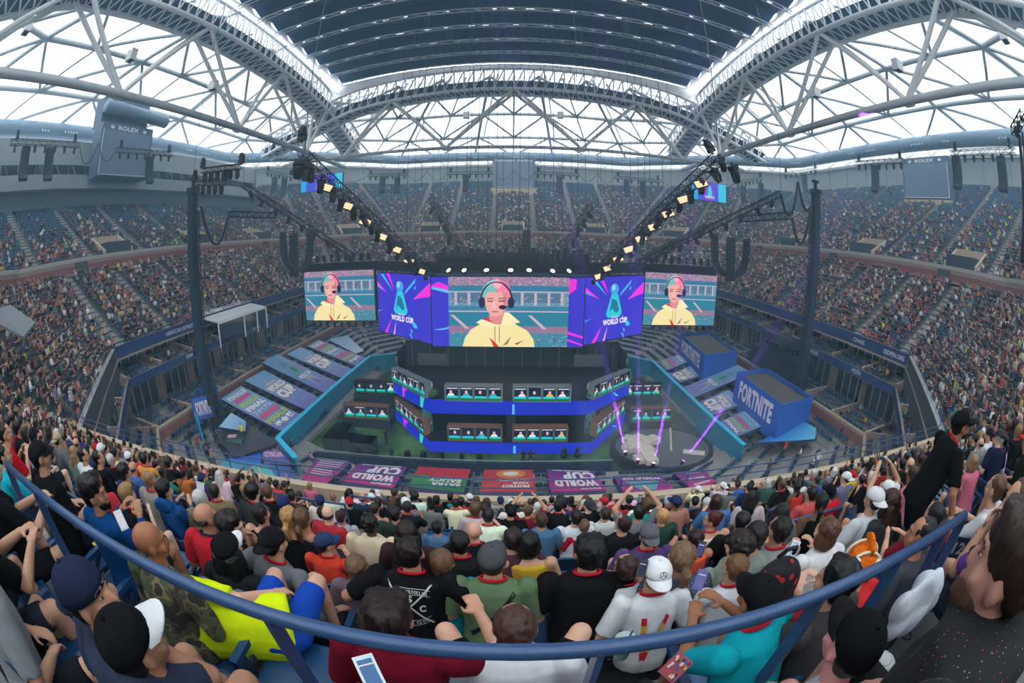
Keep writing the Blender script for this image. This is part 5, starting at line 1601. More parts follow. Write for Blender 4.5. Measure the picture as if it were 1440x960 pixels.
def sag(label, A, B, drop, r=.07, n=10, **k):
    m = MB(); A, B = Vector(A), Vector(B)
    m.tube([A.lerp(B, q / n) - Vector((0, 0, drop * 4 * (q / n) * (1 - q / n))) for q in range(n + 1)], r, 6)
    m.build('cable', RIGBLK, smooth=True, label=label, cat='cable', **k)
for k in range(len(ends) - 1):
    if k in (3, 4, 5, 6, 2, 0): 
        A, B = ends[k][1], ends[k + 1][0]; M_ = (A + B) / 2 + Vector((0, 0, .8))
        sag('looping black cable between two upper lamp bars, %s gap' % OR[k], A, M_, 2.2 if k != 0 else 3); sag('looping black cable between two upper lamp bars, %s gap second loop' % OR[k], M_, B, 2.2)
sag('thick black cable loop from the left tower to the truss arm', at_y(283, 290, 33), at_y(322, 300, 38), 3.6, .16)
sag('thick black cable loop left of the right tower, lower one', at_y(1114, 306, 38), at_y(1140, 292, 38), 3.4, .16)
sag('thick black cable loop between the right truss tip and hook', at_y(1098, 272, 38), at_y(1122, 256, 38), 3.0, .15)
sag('thick black cable loop from the hook to the right tower', at_y(1122, 256, 38), at_y(1140, 290, 38), 1.6, .15)
# thin suspension wires
for k in range(34):
    px = 560 + k * 11.5 + rr.uniform(-4, 4); y = rr.choice([52, 60, 70]); p = at_y(px, rr.uniform(330, 375), y); m = MB(); m.tube([p, (p.x, p.y, 58.5)], .035, 4)
    m.build('suspension_wire', mat('wire_grey', rgb(70, 80, 92), .5), label='thin dark suspension wire over the stage, %s in the row of wires' % (NTH[k] if k < 17 else str(k + 1) + ('st' if k % 10 == 0 else 'nd' if k % 10 == 1 else 'rd' if k % 10 == 2 else 'th')), cat='wire', group='suspension wires over the stage')
for (p, nm_) in ((A1, 'left diagonal truss head'), (A2, 'right diagonal truss head'), (Vector((-31.6, 33, 28)), 'left tower'), (Vector((33.7, 38.5, 29)), 'right tower'), (A3, 'thin left truss head'), (A4, 'thin right truss head')):
    m = MB(); m.tube([p, (p.x, p.y, 52)], .04, 4); m.build('suspension_wire', mat('wire_grey', rgb(70, 80, 92), .5), label='thin suspension wire above the ' + nm_, cat='wire')

# ---- header truss over the screens with seven bright lamps
m = MB()
def hdr(pts, z, name, label):
    root = empty('header_truss', (pts[0][0], pts[0][1], z), label=label, cat='truss'); o = Vector((pts[0][0], pts[0][1], z)); m = MB(); s = MB()
    for a, b in zip(pts[:-1], pts[1:]):
        a, b = Vector((*a, z)), Vector((*b, z)); lat_truss(m, a - o, b - o, .8); s.frame_box(a - o + Vector((0, .5, .0)), b - o + Vector((0, .5, .0)), .1, 1.3)
    m.build('lattice', RIGBLK, root); s.build('black_drape', BLACK, root)
hdr([(-30, 55.9), (-18.4, 55.5), (-9.4, 48.4), (8.3, 48.4), (17.7, 55.3), (29.3, 55.9)], 17.0, '', 'long black header truss carrying all five screens')
m = MB()
for k in range(22):
    x = -8.8 + k * .8; m.box((x, 49.6 + .3 * math.sin(k), 18.2 + .4 * abs(math.sin(k * 1.7))), (.5, .6, .9 + .5 * abs(math.sin(k * 2.3))))
m.box((0, 50.2, 17.9), (18, .5, 1.4)); m.box((1.6, 50.4, 20.0), (.9, .8, 2.6))
m.build('motor_boxes', RIGBLK, label='row of black motors and dimmer boxes above the centre screen', cat='motors')
for sg in (-1, 1):
    for k in range(9):
        p = Vector((sg * (19.5 + k * 1.15), 55.6, 17.9)); lamp(tuple(p), (PI, 0, k), 1.3, label='upright lamp over the %s wing screen, %s from the stage' % ('left' if sg < 0 else 'right', NTH[k]), group='lamps over the %s wing screen' % ('left' if sg < 0 else 'right'))
        p = Vector((sg * (19.5 + k * 1.15), 55.6, 9.3)); lamp(tuple(p), (0, 0, k), 1., label='small lamp hung under the %s wing screen, %s from the stage' % ('left' if sg < 0 else 'right', NTH[k]), group='lamps under the %s wing screen' % ('left' if sg < 0 else 'right'))
def beam(loc, aim, col, power, size, ang, label, disc=.22, col2=None):
    d = (Vector(aim) - Vector(loc)).normalized()
    root = empty('beam_light', loc, label=label, cat='stage light')
    q = d.to_track_quat('-Z', 'Y'); root.rotation_mode = 'QUATERNION'; root.rotation_quaternion = q
    m = MB(); m.tube([(0, 0, .45), (0, 0, .3), (0, 0, -.02)], .2, 12, rs=[disc * .6, disc * 1.1, disc * 1.15]); m.build('lamp_head', RIGBLK, root)
    m = MB(); m.tube([(0, 0, -.03), (0, 0, -.05)], disc, 14); m.build('glowing_lens', emat('lens_' + label[:12].replace(' ', '_'), col2 or col, 6), root)
    l = bpy.data.lights.new('beam', 'SPOT'); l.energy = power; l.color = col; l.spot_size = R(ang); l.spot_blend = .3; l.shadow_soft_size = size
    o = bpy.data.objects.new('beam', l); COL.objects.link(o); o.parent = root; o.location = (0, 0, -.12)
for k, (px, py) in enumerate(((631, 380), (653, 380), (684, 380), (718, 380), (744, 380), (777, 381), (800, 381))):
    p = at_y(px, py, 47.3); tx = (-16, -9, -4, -.5, 3, 8, 12)[k]
    beam(tuple(p), (p.x + tx * 1.3, 26, 44), (1., .96, .72), 60000, .1, 3.5, 'round %s lamp shining over the centre screen, number %s in the row of seven' % ('white' if k in (0, 2, 6) else 'yellow', ['one', 'two', 'three', 'four', 'five', 'six', 'seven'][k]), .26)
for k, (px, py, dx, dy) in enumerate(((879, 635, -2.2, 1.4), (897, 646, -.8, 1.4), (919, 651, 1.0, 1.2), (961, 648, 3.4, 2.0))):
    p = at_z(px, py, 1.6); beam(tuple(p), (p.x + (-16, -4, 7, 42)[k], p.y + 8, 58), (.5, .06, 1.), 1.1e6, .08, 4, 'purple beam lamp on the side stage, %s' % ['leftmost', 'second from left', 'third from left', 'rightmost'][k], .16, (.9, .2, .9))
for k, (px, py) in enumerate(((504, 640), (528, 642), (551, 643), (574, 645), (596, 646), (622, 647), (793, 642), (812, 641), (650, 648), (675, 649))):
    p = at_z(px, py, .2); lamp((p.x, p.y, .12), (PI, 0, k), 1.4, label='black floor lamp along the barrier, %s' % ['first from left', 'second from left', 'third from left', 'fourth from left', 'fifth from left', 'sixth from left', 'second from right', 'rightmost', 'seventh from left', 'eighth from left'][k], group='floor lamps along the barrier')

# ---- boards
def board(label, A, B, z0, z1, txt, col, crowns, frame=None, thick=2.2):
    A, B = Vector((*A, 0)), Vector((*B, 0)); t = (B - A).normalized(); nm = Vector((t.y, -t.x, 0)); L = (B - A).length; c = (A + B) / 2
    root = empty('score_board', (c.x, c.y, z0), math.atan2(t.y, t.x), label=label, cat='scoreboard'); h = z1 - z0
    m = MB(); m.box((0, thick / 2, h / 2), (L, thick, h)); m.build('housing', mat('board_housing', rgb(84, 102, 126), .5), root)
    m = MB(); m.box((0, -.05, h * .43), (L * .92, .1, h * .82)); m.build('screen_off', mat('blank_screen', col, .3), root)
    m = MB(); F = lambda u, v: Vector((-L / 2 + u * L, -.03, v * h))
    put_text(m, txt, F, .3 if crowns else .06, .7 if crowns else .94, .87, .955, c8(230, 232, 236), .03)
    if crowns:
        for u in (.16, .8):
            m.poly([F(u, .88), F(u + .05, .88), F(u + .065, .95), F(u + .04, .92), F(u + .025, .96), F(u + .01, .92), F(u - .015, .95)], c8(230, 232, 236))
    m.build('lettering', VC, root)
    m = MB(); m.box((-L * .47 if A.x < 0 else L * .47, -.08, h * .45), (.12, .12, h * .84)); m.box((0, -.08, .25), (L * .94, .12, .12)); m.build('white_edge', WHITE, root)
board('grey blank scoreboard lettered ROLEX on the left upper wall', (-62, 38.2), (-62, 51.2), 35.6, 44.6, 'ROLEX', rgb(110, 126, 150), True, thick=3)
board('grey blank scoreboard lettered ROLEX on the right upper stand', (72, 52), (72, 39.2), 35.2, 43.0, 'ROLEX', rgb(116, 130, 152), True)
board('grey blank board lettered Emirates Airline above the far stand', (-6.4, 132), (6.6, 132), 36.8, 46.5, 'Emirates Airline', rgb(140, 154, 172), False)
m = MB(); m.box((74.5, 45.6, 33.3), (5, 13, 3.6)); m.build('board_plinth', BEIGE, label='beige block under the right scoreboard', cat='plinth')
m = MB(); m.box((0, 134, 34.5), (14, 4, 4.4)); m.build('board_plinth', BEIGE, label='beige block under the far Emirates board', cat='plinth')
m = MB(); m.tube([at_x(150, 148, -62), at_x(233, 172, -62)], 1.2, 14); m.build('air_duct', mat('silver_duct'), smooth=True, label='short silver duct section above the left scoreboard', cat='air duct')
m = MB(); m.box((-65, 44.5, 47), (3, 12, 5)); m.build('duct_plenum', mat('board_housing', rgb(84, 102, 126), .5), label='blue-grey plenum box behind the left scoreboard', cat='plenum')
# floodlight boxes under the roof
for k, (px, py, d, s) in enumerate(((39, 38, 62, 1), (185, 78, 66, 1), (300, 120, 78, 1), (1262, 92, 66, 1), (1411, 50, 62, 1), (1147, 130, 78, 1), (525 + 0, 172, 0, 1))):
    if d == 0: continue
    p = Vector((0, 0, H)) + ray(px, py) * d; root = empty('floodlight', tuple(p), label='white floodlight box under the roof, %s' % ['far left corner', 'second on the left', 'third on the left', 'second on the right', 'far right corner', 'third on the right'][k], cat='floodlight')
    m = MB(); m.box((0, 0, 0), (1.5, 1.2, 1.7)); m.build('lamp_box', WHITE, root); m = MB(); m.box((0, 0, -.87), (1.2, .9, .06)); m.build('dark_lens', DARKW, root); m = MB(); m.tube([(0, 0, .8), (0, 0, 3.2)], .08, 5); m.build('hanger', STEELW, root)
for k, px in enumerate((526, 656, 788, 919)):
    p = at_y(px, 162, 100); root = empty('floodlight', tuple(p), label='white floodlight box under the far roof, %s' % ['leftmost', 'left of centre', 'right of centre', 'rightmost'][k], cat='floodlight')
    m = MB(); m.box((0, 0, 0), (1.5, 1.2, 1.6)); m.build('lamp_box', WHITE, root); m = MB(); m.tube([(0, 0, .8), (0, 0, 5.2)], .08, 5); m.build('hanger', STEELW, root)

# ---- suites dressing: awning, names on the fascias
p = [Vector(q) for q in ((-38.6, 42.5, 13.0), (-38.9, 54.5, 13.0), (-33.2, 47.9, 12.4), (-33.0, 37.2, 12.4))]
p[3] = Vector((-34.2, 39.6, 12.4)); p[2] = Vector((-34.2, 51.0, 12.4)); p[0] = Vector((-38.8, 39.6, 13.3)); p[1] = Vector((-38.8, 51.0, 13.3))
root = empty('awning', (-36.5, 45.3, 9.4), label='white ribbed awning over a glass booth on the left suites', cat='awning'); o = Vector((-36.5, 45.3, 9.4)); n = 22
for k in range(1):
    m = MB()
    for q in range(n):
        f0, f1 = q / n, (q + .62) / n
        a, b = p[0].lerp(p[1], f0), p[0].lerp(p[1], f1); c, d = p[3].lerp(p[2], f1), p[3].lerp(p[2], f0); m.prism([v - o for v in (a, b, c, d)], (0, 0, .12))
    m.prism([v - o - Vector((0, 0, .06)) for v in p], (0, 0, .05)); m.build('ribbed_roof', mat('white_ribbed_metal', rgb(196, 200, 202), .4), root)
m = MB()
for a in (p[3], p[2], p[3].lerp(p[2], .5), p[3].lerp(p[2], .78)): m.tube([a - o, Vector((a.x, a.y, 9.4)) - o], .09, 6)
m.frame_box(p[3] - o + Vector((0, 0, -.1)), p[2] - o + Vector((0, 0, -.1)), .2, .2); m.build('post_frame', WHITE, root)
m = MB(); m.quad(*[v - o for v in (Vector((-34.3, 39.8, 10.2)), Vector((-34.3, 50.8, 10.2)), Vector((-34.3, 50.8, 12.3)), Vector((-34.3, 39.8, 12.3)))]); m.build('tinted_glass', mat('tinted_booth_glass', rgb(44, 58, 74), .1, spec=.7), root)
def fascia_text(txt, x, y0, y1, z0, z1, sg):
    m = MB(); F = (lambda u, v: Vector((x, y0 + (y1 - y0) * (u if sg < 0 else 1 - u), z0 + v * (z1 - z0))))
    put_text(m, txt, F, 0, 1, 0, 1, c8(206, 212, 222), .02)
    m.build('fascia_lettering', VC, label='white name %s on the navy %s fascia%s' % (txt, 'left' if sg < 0 else 'right', ' beyond the left tower' if y0 > 45 else ''), cat='sign')
for (txt, x, y0, y1, z0, z1, sg) in (('AMERICAN EXPRESS', -36.85, 32.5, 37.6, 12.4, 12.85, -1), ('IBM', -35.9, 34.6, 35.8, 9.35, 9.85, -1), ('ESPN', -35.9, 49.5, 51.5, 9.35, 9.85, -1), ('AMERICAN EXPRESS', -36.85, 46, 51, 12.4, 12.85, -1),
                                ('CHASE', 36.85, 31.4, 33.4, 12.4, 12.85, 1), ('USOPEN.ORG', 36.85, 25.0, 28.2, 12.4, 12.85, 1), ('WESTIN', 35.9, 30.4, 32.0, 9.35, 9.85, 1), ('GRAINGER', 35.9, 38.4, 41.0, 9.35, 9.85, 1)):
    fascia_text(txt, x, y0, y1, z0, z1, sg)
# grey slab cover over the left stair opening
c = Vector((-21.0, 8.0, 18.9)); 
pts = [Vector((0, 0, H)) + ray(*q) * dd for q, dd in (((0, 433), 33), ((15, 428), 33), ((50, 453), 27), ((33, 473), 25), ((-6, 452), 28))]
m = MB(); m.prism(pts, (0, 0, -.14)); m.build('stair_cover', mat('dull_grey_slab', rgb(104, 110, 116), .7), label='grey slab roof over the stair opening at the far left', cat='slab')
# dark control booth on the right suites
m = MB(); m.box((35.2, 46, 6.6), (3.6, 10, 2.6)); m.box((35.4, 46, 9.6), (2.6, 7, 1.2)); m.build('camera_booth', mat('navy_black_booth', rgb(34, 44, 60), .6), label='navy black camera booth on the right suites beside the tower', cat='booth')
# ================================================================== people nearby
from mathutils.bvhtree import BVHTree
FAB = mat('cotton', source='object', rough=.9, spec=.12, var=.07, scale=14, bump=.35)
SKN = mat('skin', source='object', rough=.5, var=.05, scale=18, spec=.35)
def hair_mat():
    m = bpy.data.materials.new('hair'); m.use_nodes = True; nt = m.node_tree; b = nt.nodes['Principled BSDF']
    oi = nt.nodes.new('ShaderNodeObjectInfo'); tc = nt.nodes.new('ShaderNodeTexCoord'); mp = nt.nodes.new('ShaderNodeMapping'); mp.inputs['Scale'].default_value = (90, 90, 9)
    nz = nt.nodes.new('ShaderNodeTexNoise'); nz.inputs['Scale'].default_value = 1.6; nz.inputs['Detail'].default_value = 3
    mr = nt.nodes.new('ShaderNodeMapRange'); mr.inputs['From Min'].default_value = .3; mr.inputs['From Max'].default_value = .7; mr.inputs['To Min'].default_value = .55; mr.inputs['To Max'].default_value = 1.5
    vm = nt.nodes.new('ShaderNodeVectorMath'); vm.operation = 'SCALE'; bp = nt.nodes.new('ShaderNodeBump'); bp.inputs['Strength'].default_value = .6; bp.inputs['Distance'].default_value = .006
    L = nt.links.new
    L(tc.outputs['Object'], mp.inputs['Vector']); L(mp.outputs[0], nz.inputs['Vector']); L(nz.outputs['Fac'], mr.inputs['Value']); L(oi.outputs['Color'], vm.inputs[0]); L(mr.outputs[0], vm.inputs['Scale'])
    L(vm.outputs[0], b.inputs['Base Color']); L(nz.outputs['Fac'], bp.inputs['Height']); L(bp.outputs[0], b.inputs['Normal']); b.inputs['Roughness'].default_value = .42; b.inputs['Specular IOR Level'].default_value = .35
    return m
HAIRM = hair_mat()
def camo_mat():
    m = bpy.data.materials.new('camouflage_cloth'); m.use_nodes = True; nt = m.node_tree; b = nt.nodes['Principled BSDF']
    tc = nt.nodes.new('ShaderNodeTexCoord'); nz = nt.nodes.new('ShaderNodeTexNoise'); nz.inputs['Scale'].default_value = 9; nz.inputs['Detail'].default_value = 2; cr = nt.nodes.new('ShaderNodeValToRGB'); cr.color_ramp.interpolation = 'CONSTANT'
    e = cr.color_ramp.elements; e[0].position = 0; e[0].color = (*rgb(52, 44, 38), 1); e[1].position = .44; e[1].color = (*rgb(92, 82, 62), 1)
    for p, c in ((.5, rgb(66, 84, 54)), (.56, rgb(132, 112, 84)), (.63, rgb(48, 52, 40))): q = e.new(p); q.color = (*c, 1)
    nt.links.new(tc.outputs['Object'], nz.inputs['Vector']); nt.links.new(nz.outputs['Fac'], cr.inputs[0]); nt.links.new(cr.outputs[0], b.inputs['Base Color']); b.inputs['Roughness'].default_value = .85
    return m
def plaid_mat(name, c0, c1, scale=24, w=.82):
    m = bpy.data.materials.new(name); m.use_nodes = True; nt = m.node_tree; b = nt.nodes['Principled BSDF']; L = nt.links.new
    tc = nt.nodes.new('ShaderNodeTexCoord'); sp = nt.nodes.new('ShaderNodeSeparateXYZ'); L(tc.outputs['Object'], sp.inputs[0]); outs = []
    for ax in 'XZ':
        a = nt.nodes.new('ShaderNodeMath'); a.operation = 'MULTIPLY'; a.inputs[1].default_value = scale; L(sp.outputs[ax], a.inputs[0])
        f = nt.nodes.new('ShaderNodeMath'); f.operation = 'FRACT'; L(a.outputs[0], f.inputs[0]); g = nt.nodes.new('ShaderNodeMath'); g.operation = 'GREATER_THAN'; g.inputs[1].default_value = w; L(f.outputs[0], g.inputs[0]); outs.append(g)
    ad = nt.nodes.new('ShaderNodeMath'); ad.operation = 'ADD'; L(outs[0].outputs[0], ad.inputs[0]); L(outs[1].outputs[0], ad.inputs[1])
    mu = nt.nodes.new('ShaderNodeMath'); mu.operation = 'MULTIPLY'; mu.inputs[1].default_value = .5; L(ad.outputs[0], mu.inputs[0])
    mx = nt.nodes.new('ShaderNodeMix'); mx.data_type = 'RGBA'; mx.inputs['A'].default_value = (*c0, 1); mx.inputs['B'].default_value = (*c1, 1); L(mu.outputs[0], mx.inputs['Factor']); L(mx.outputs['Result'], b.inputs['Base Color']); b.inputs['Roughness'].default_value = .85
    return m
def speck_mat(name, c0, cols, scale=38, thr=.12):
    m = bpy.data.materials.new(name); m.use_nodes = True; nt = m.node_tree; b = nt.nodes['Principled BSDF']; L = nt.links.new
    tc = nt.nodes.new('ShaderNodeTexCoord'); v = nt.nodes.new('ShaderNodeTexVoronoi'); v.inputs['Scale'].default_value = scale; L(tc.outputs['Object'], v.inputs['Vector'])
    g = nt.nodes.new('ShaderNodeMath'); g.operation = 'LESS_THAN'; g.inputs[1].default_value = thr; L(v.outputs['Distance'], g.inputs[0])
    cr = nt.nodes.new('ShaderNodeValToRGB'); cr.color_ramp.interpolation = 'CONSTANT'; e = cr.color_ramp.elements; e[0].color = (*cols[0], 1); e[1].position = .5; e[1].color = (*cols[1], 1)
    sx = nt.nodes.new('ShaderNodeSeparateXYZ'); L(v.outputs['Color'], sx.inputs[0]); L(sx.outputs[0], cr.inputs[0])
    mx = nt.nodes.new('ShaderNodeMix'); mx.data_type = 'RGBA'; mx.inputs['A'].default_value = (*c0, 1); L(cr.outputs[0], mx.inputs['B']); L(g.outputs[0], mx.inputs['Factor']); L(mx.outputs['Result'], b.inputs['Base Color']); b.inputs['Roughness'].default_value = .85
    return m

def remesh(mb, voxel, smooth=3, name='m', fac=.6):
    me = mb.mesh(name, FAB)
    o = bpy.data.objects.new('tmp', me); COL.objects.link(o)
    r = o.modifiers.new('r', 'REMESH'); r.mode = 'VOXEL'; r.voxel_size = voxel; r.use_smooth_shade = True
    if smooth:
        s = o.modifiers.new('s', 'SMOOTH'); s.iterations = smooth; s.factor = fac
    dg = bpy.context.evaluated_depsgraph_get(); dg.update()
    me2 = bpy.data.meshes.new_from_object(o.evaluated_get(dg))
    bpy.data.objects.remove(o); bpy.data.meshes.remove(me)
    me2.name = name
    return me2

def seg(mb, p, q, r0, r1, n=10, balls=True, flat=None):
    """tapered limb with rounded ends, lightly bellied"""
    p, q = Vector(p), Vector(q); m = p.lerp(q, .4)
    mb.tube([p, m, q], r0, n, rs=[r0, r0 * .55 + r1 * .45 + .06 * r0, r1])
    if balls: mb.ball(p, r0 * .99, n, 7); mb.ball(q, r1 * 1.02, n, 7)
class Pose: pass
def make_pose(kind='up', lean=6, yaw=0, pitch=0, roll=0, twist=0, legs='sit', tall=1., wide=1., side=0., arms=None, knees=None, hunch=0., updir=None):
    """local frame: feet floor z=0, seat .46, +y towards the court"""
    P = Pose(); P.wide = wide; P.tall = tall
    if legs in ('stand', 'walk'): hip = Vector((0, 0, .95))
    else: hip = Vector((0, 0, .53))
    a = R(lean); sl = R(side)
    up = Vector((math.sin(sl), math.sin(a), math.cos(a))).normalized() if updir is None else Vector(updir).normalized(); fw = Vector((0, math.cos(a), -math.sin(a)))
    rt = fw.cross(up).normalized(); tw = Matrix.Rotation(R(-twist), 3, up); rt = tw @ rt; fw = up.cross(rt)
    P.hip, P.up, P.fw, P.rt = hip, up, fw, rt
    P.spine = lambda s, f=0., r=0.: hip + up * s + fw * f + rt * r
    P.neck = P.spine(.50, .01)
    hd = (up + Vector((0, 0, .9)) + fw * .25).normalized()
    P.head = P.neck + hd * (.145 - .035 * hunch) + fw * (.03 * hunch)
    P.R = Matrix.Rotation(R(-yaw), 3, 'Z') @ Matrix.Rotation(R(-pitch), 3, 'X') @ Matrix.Rotation(R(roll), 3, 'Y')
    sw = .185 * wide
    P.sh = {-1: P.spine(.445 + .04 * hunch, 0, -sw), 1: P.spine(.445 + .04 * hunch, 0, sw)}; P.hunch = hunch
    kn = {}
    K = {'up': ((.27, .06, .72), (.10, .30, .66)), 'lap': ((.28, .04, .72), (.07, .27, .60)), 'ph': ((.25, .16, .76), (.07, .36, .95)), 'fw': ((.26, .36, .66), (.08, .52, .78)),
         'chin': ((.22, .3, .72), (.09, .26, 1.06)), 'armsup': ((.30, .14, 1.16), (.13, .28, 1.42)), 'wide': ((.42, .02, .82), (.34, .26, .74)), 'cross': ((.27, .1, .72), (-.04, .24, .80)),
         'stand': ((.27, .04, 1.12), (.24, .18, .92)), 'face': ((.2, .24, .86), (.11, .16, 1.14)), 'back': ((.34, -.02, .84), (.5, .06, .66))}
    arms = arms or (kind, kind)
    P.el, P.wr = {}, {}
    for sg, k in ((-1, arms[0]), (1, arms[1])):
        e, w = K[k] if isinstance(k, str) else k
        mir = lambda v: Vector((v[0] * sg, v[1], v[2]))
        e, w = mir(e), mir(w)
        if legs not in ('stand', 'walk') and lean > 14 and isinstance(k, str): e = e + Vector((0, (lean - 14) * .004, -.02)); w = w + Vector((0, (lean - 14) * .004, 0))
        # keep limb lengths
        L1, L2 = .285, .255
        S = P.sh[sg]; d = e - S; e = S + d.normalized() * L1; d = w - e; w = e + d.normalized() * L2
        P.el[sg], P.wr[sg] = e, w
    P.hipj = {sg: hip + Vector((sg * .095, 0, -.02)) for sg in (-1, 1)}
    P.kn, P.an = {}, {}
    LG = {'sit': ((.15, .44, .53), (.15, .44, .09)), 'spread': ((.30, .40, .56), (.24, .46, .10)), 'high': ((.24, .40, .80), (.17, .66, .46)), 'tuck': ((.12, .42, .56), (.12, .25, .09)), 'stand': ((.11, .03, .5), (.12, -.02, .08)), 'walk': ((.11, .16, .52), (.11, .02, .12))}
    lg = knees or LG[legs]
    for sg in (-1, 1):
        k, an = lg; P.kn[sg] = Vector((k[0] * sg, k[1], k[2])); P.an[sg] = Vector((an[0] * sg, an[1], an[2]))
    return P
def hand(mb, wr, el, sg, curl=.6, fine=True):
    """palm, four unequal fingers with bends, thumb leaving the side of the palm near its base"""
    d = (wr - el).normalized(); ref = Vector((0, 0, 1)) if abs(d.z) < .85 else Vector((0, 1, 0))
    s = d.cross(ref).normalized() * sg; nrm = s.cross(d).normalized() * sg
    if nrm.z > 0: nrm = -nrm        # palm side faces down/in
    c = wr + d * .045
    M = Matrix((s, d, nrm)).transposed()
    mb.ball(c, (.040, .052, .017), 10, 7, M=M)
    if not fine:
        mb.ball(c + d * .06 + nrm * .02, (.034, .045, .02), 8, 6, M=M); return
    for k, (o, L) in enumerate(((-.030, .072), (-.010, .082), (.010, .078), (.029, .062))):
        b = c + d * .042 + s * o; a1 = curl * .7; p1 = b + (d * math.cos(a1) + nrm * math.sin(a1)) * L * .42
        a2 = curl * 1.5; p2 = p1 + (d * math.cos(a2) + nrm * math.sin(a2)) * L * .33; a3 = curl * 2.1; p3 = p2 + (d * math.cos(a3) + nrm * math.sin(a3)) * L * .25
        mb.tube([b - d * .015, b, p1, p2, p3], .009, 7, rs=[.0095, .0095, .0088, .008, .0066]); mb.ball(p3, .0066, 6, 4)
    t0 = c - d * .025 - s * .03; t1 = t0 - s * .026 + d * .022 + nrm * .012; t2 = t1 + d * .03 - s * .004 + nrm * .008
    mb.tube([t0, t1, t2], .011, 7, rs=[.013, .011, .008]); mb.ball(t2, .008, 6, 4)
def build_body(P, fine=2, curl=.6, sleeve=.55, hands=True):
    b = MB(); w = P.wide
    # trunk
    def ring(s, rx, ry, f=0., n=14):
        return [P.spine(s, f) + P.rt * (rx * w * math.cos(2 * PI * k / n)) + P.fw * (ry * (1 + (w - 1) * .8) * math.sin(2 * PI * k / n)) for k in range(n)]
    b.loft([ring(-.10, .14, .10), ring(-.02, .165, .12), ring(.12, .145, .105, .01), ring(.26, .155, .115, .015), ring(.36, .165, .11, .01), ring(.44, .155, .085), ring(.485, .09, .06), ring(.50, .055, .05)])
    for sg in (-1, 1):
        b.ball(P.sh[sg], .062 * (.7 + .3 * w), 10, 7)
        seg(b, P.sh[sg], P.el[sg], .056 * (.6 + .4 * w), .042, 10); seg(b, P.el[sg], P.wr[sg], .041, .027, 10)
        if hands: hand(b, P.wr[sg], P.el[sg], sg, curl, fine >= 2)
        seg(b, P.hipj[sg], P.kn[sg], .088 * (.6 + .4 * w), .058, 12); seg(b, P.kn[sg], P.an[sg], .056, .038, 10)
        b.ball(P.kn[sg].lerp(P.an[sg], .3) - (P.fw * .012), (.052, .056, .09), 10, 7)
    # neck and head
    seg(b, P.neck - P.up * .05, P.head - Vector((0, 0, .05)), .058, .052, 12)
    H_, M = P.head, P.R
    def hb(c, r, n=14, m=10): b.ball(H_ + M @ Vector(c), r, n, m, M=M)
    hb((0, -.012, .028), (.076, .094, .090), 16, 12)
    hb((0, .018, -.02), (.062, .072, .088), 16, 12)
    hb((0, .046, -.072), (.036, .036, .032))
    if fine >= 1:
        hb((0, .086, -.018), (.0125, .020, .024), 8, 6); hb((0, .094, -.032), (.016, .015, .011), 8, 6)
        hb((0, .077, .022), (.048, .018, .012), 10, 6)
        hb((0, .080, -.058), (.024, .012, .007), 8, 6); hb((0, .078, -.069), (.021, .012, .007), 8, 6)
        for sg in (-1, 1):
            hb((sg * .077, -.006, -.012), (.010, .020, .032), 8, 7); hb((sg * .045, .058, -.03), (.022, .02, .024), 8, 6)
    return b
def build_shirt(P, kind='tee', infl=.012):
    b = MB(); w = P.wide; i = infl
    def ring(s, rx, ry, f=0., n=16):
        return [P.spine(s, f) + P.rt * ((rx * w + i) * math.cos(2 * PI * k / n)) + P.fw * ((ry * (1 + (w - 1) * .8) + i) * math.sin(2 * PI * k / n)) for k in range(n)]
    r = [ring(-.10, .165, .125), ring(0, .172, .13), ring(.12, .155, .118, .01), ring(.26, .162, .122, .015), ring(.36, .17, .115, .01), ring(.445, .160, .094), ring(.488 + .03 * P.hunch, .105 + .02 * P.hunch, .074 + .02 * P.hunch), ring(.512 + .035 * P.hunch, .070 + .012 * P.hunch, .062 + .012 * P.hunch)]
    if kind == 'tank': r = r[:-2] + [ring(.46, .12, .07)]
    b.loft(r)
    if kind != 'tank':
        f = {'tee': .62, 'long': 1.0, 'short': .45}[kind]
        for sg in (-1, 1):
            b.ball(P.sh[sg], (.062 * (.7 + .3 * w)) + i, 10, 8)
            e = P.sh[sg].lerp(P.el[sg], min(1, f / .75 if f < 1 else 1))
            seg(b, P.sh[sg], e, .058 * (.6 + .4 * w) + i, (.048 if f < 1 else .043) + i + (.008 if f < 1 else 0), 12, balls=False); 
            if f >= 1: b.ball(P.el[sg], .043 + i, 10, 7); seg(b, P.el[sg], P.el[sg].lerp(P.wr[sg], .93), .042 + i, .03 + i * .8, 12, balls=False)
    else:
        for sg in (-1, 1): b.tube([P.spine(.42, -.07, sg * .09 * w), P.spine(.48, -.0, sg * .075 * w), P.spine(.42, .09, sg * .09 * w)], .016, 8)
    return b
def build_pants(P, shorts=True, infl=.012):
    b = MB()
    hp = P.hip; w = P.wide
    b.ball(hp + Vector((0, -.0, -.02)), (.165 * w + infl, .13 * (1 + (w - 1) * .8) + infl, .12), 16, 10)
    for sg in (-1, 1):
        k = P.kn[sg]; e = P.hipj[sg].lerp(k, .86 if shorts else 1)
        seg(b, P.hipj[sg], e, .09 * (.6 + .4 * w) + infl, (.068 if shorts else .06) + infl, 12, balls=not shorts)
        if not shorts: seg(b, k, P.an[sg].lerp(k, .05), .057 + infl, .045 + infl, 12)
    return b
def build_shoes(P, side):
    b = MB()
    for sg in (side,):
        a = P.an[sg]; d = Vector((sg * .15, 1, 0)).normalized()
        b.ball(a + d * .01 + Vector((0, 0, -.02)), (.045, .06, .055), 10, 7); b.ball(a + d * .10 + Vector((0, 0, -.045)), (.045, .09, .035), 10, 7)
    return b
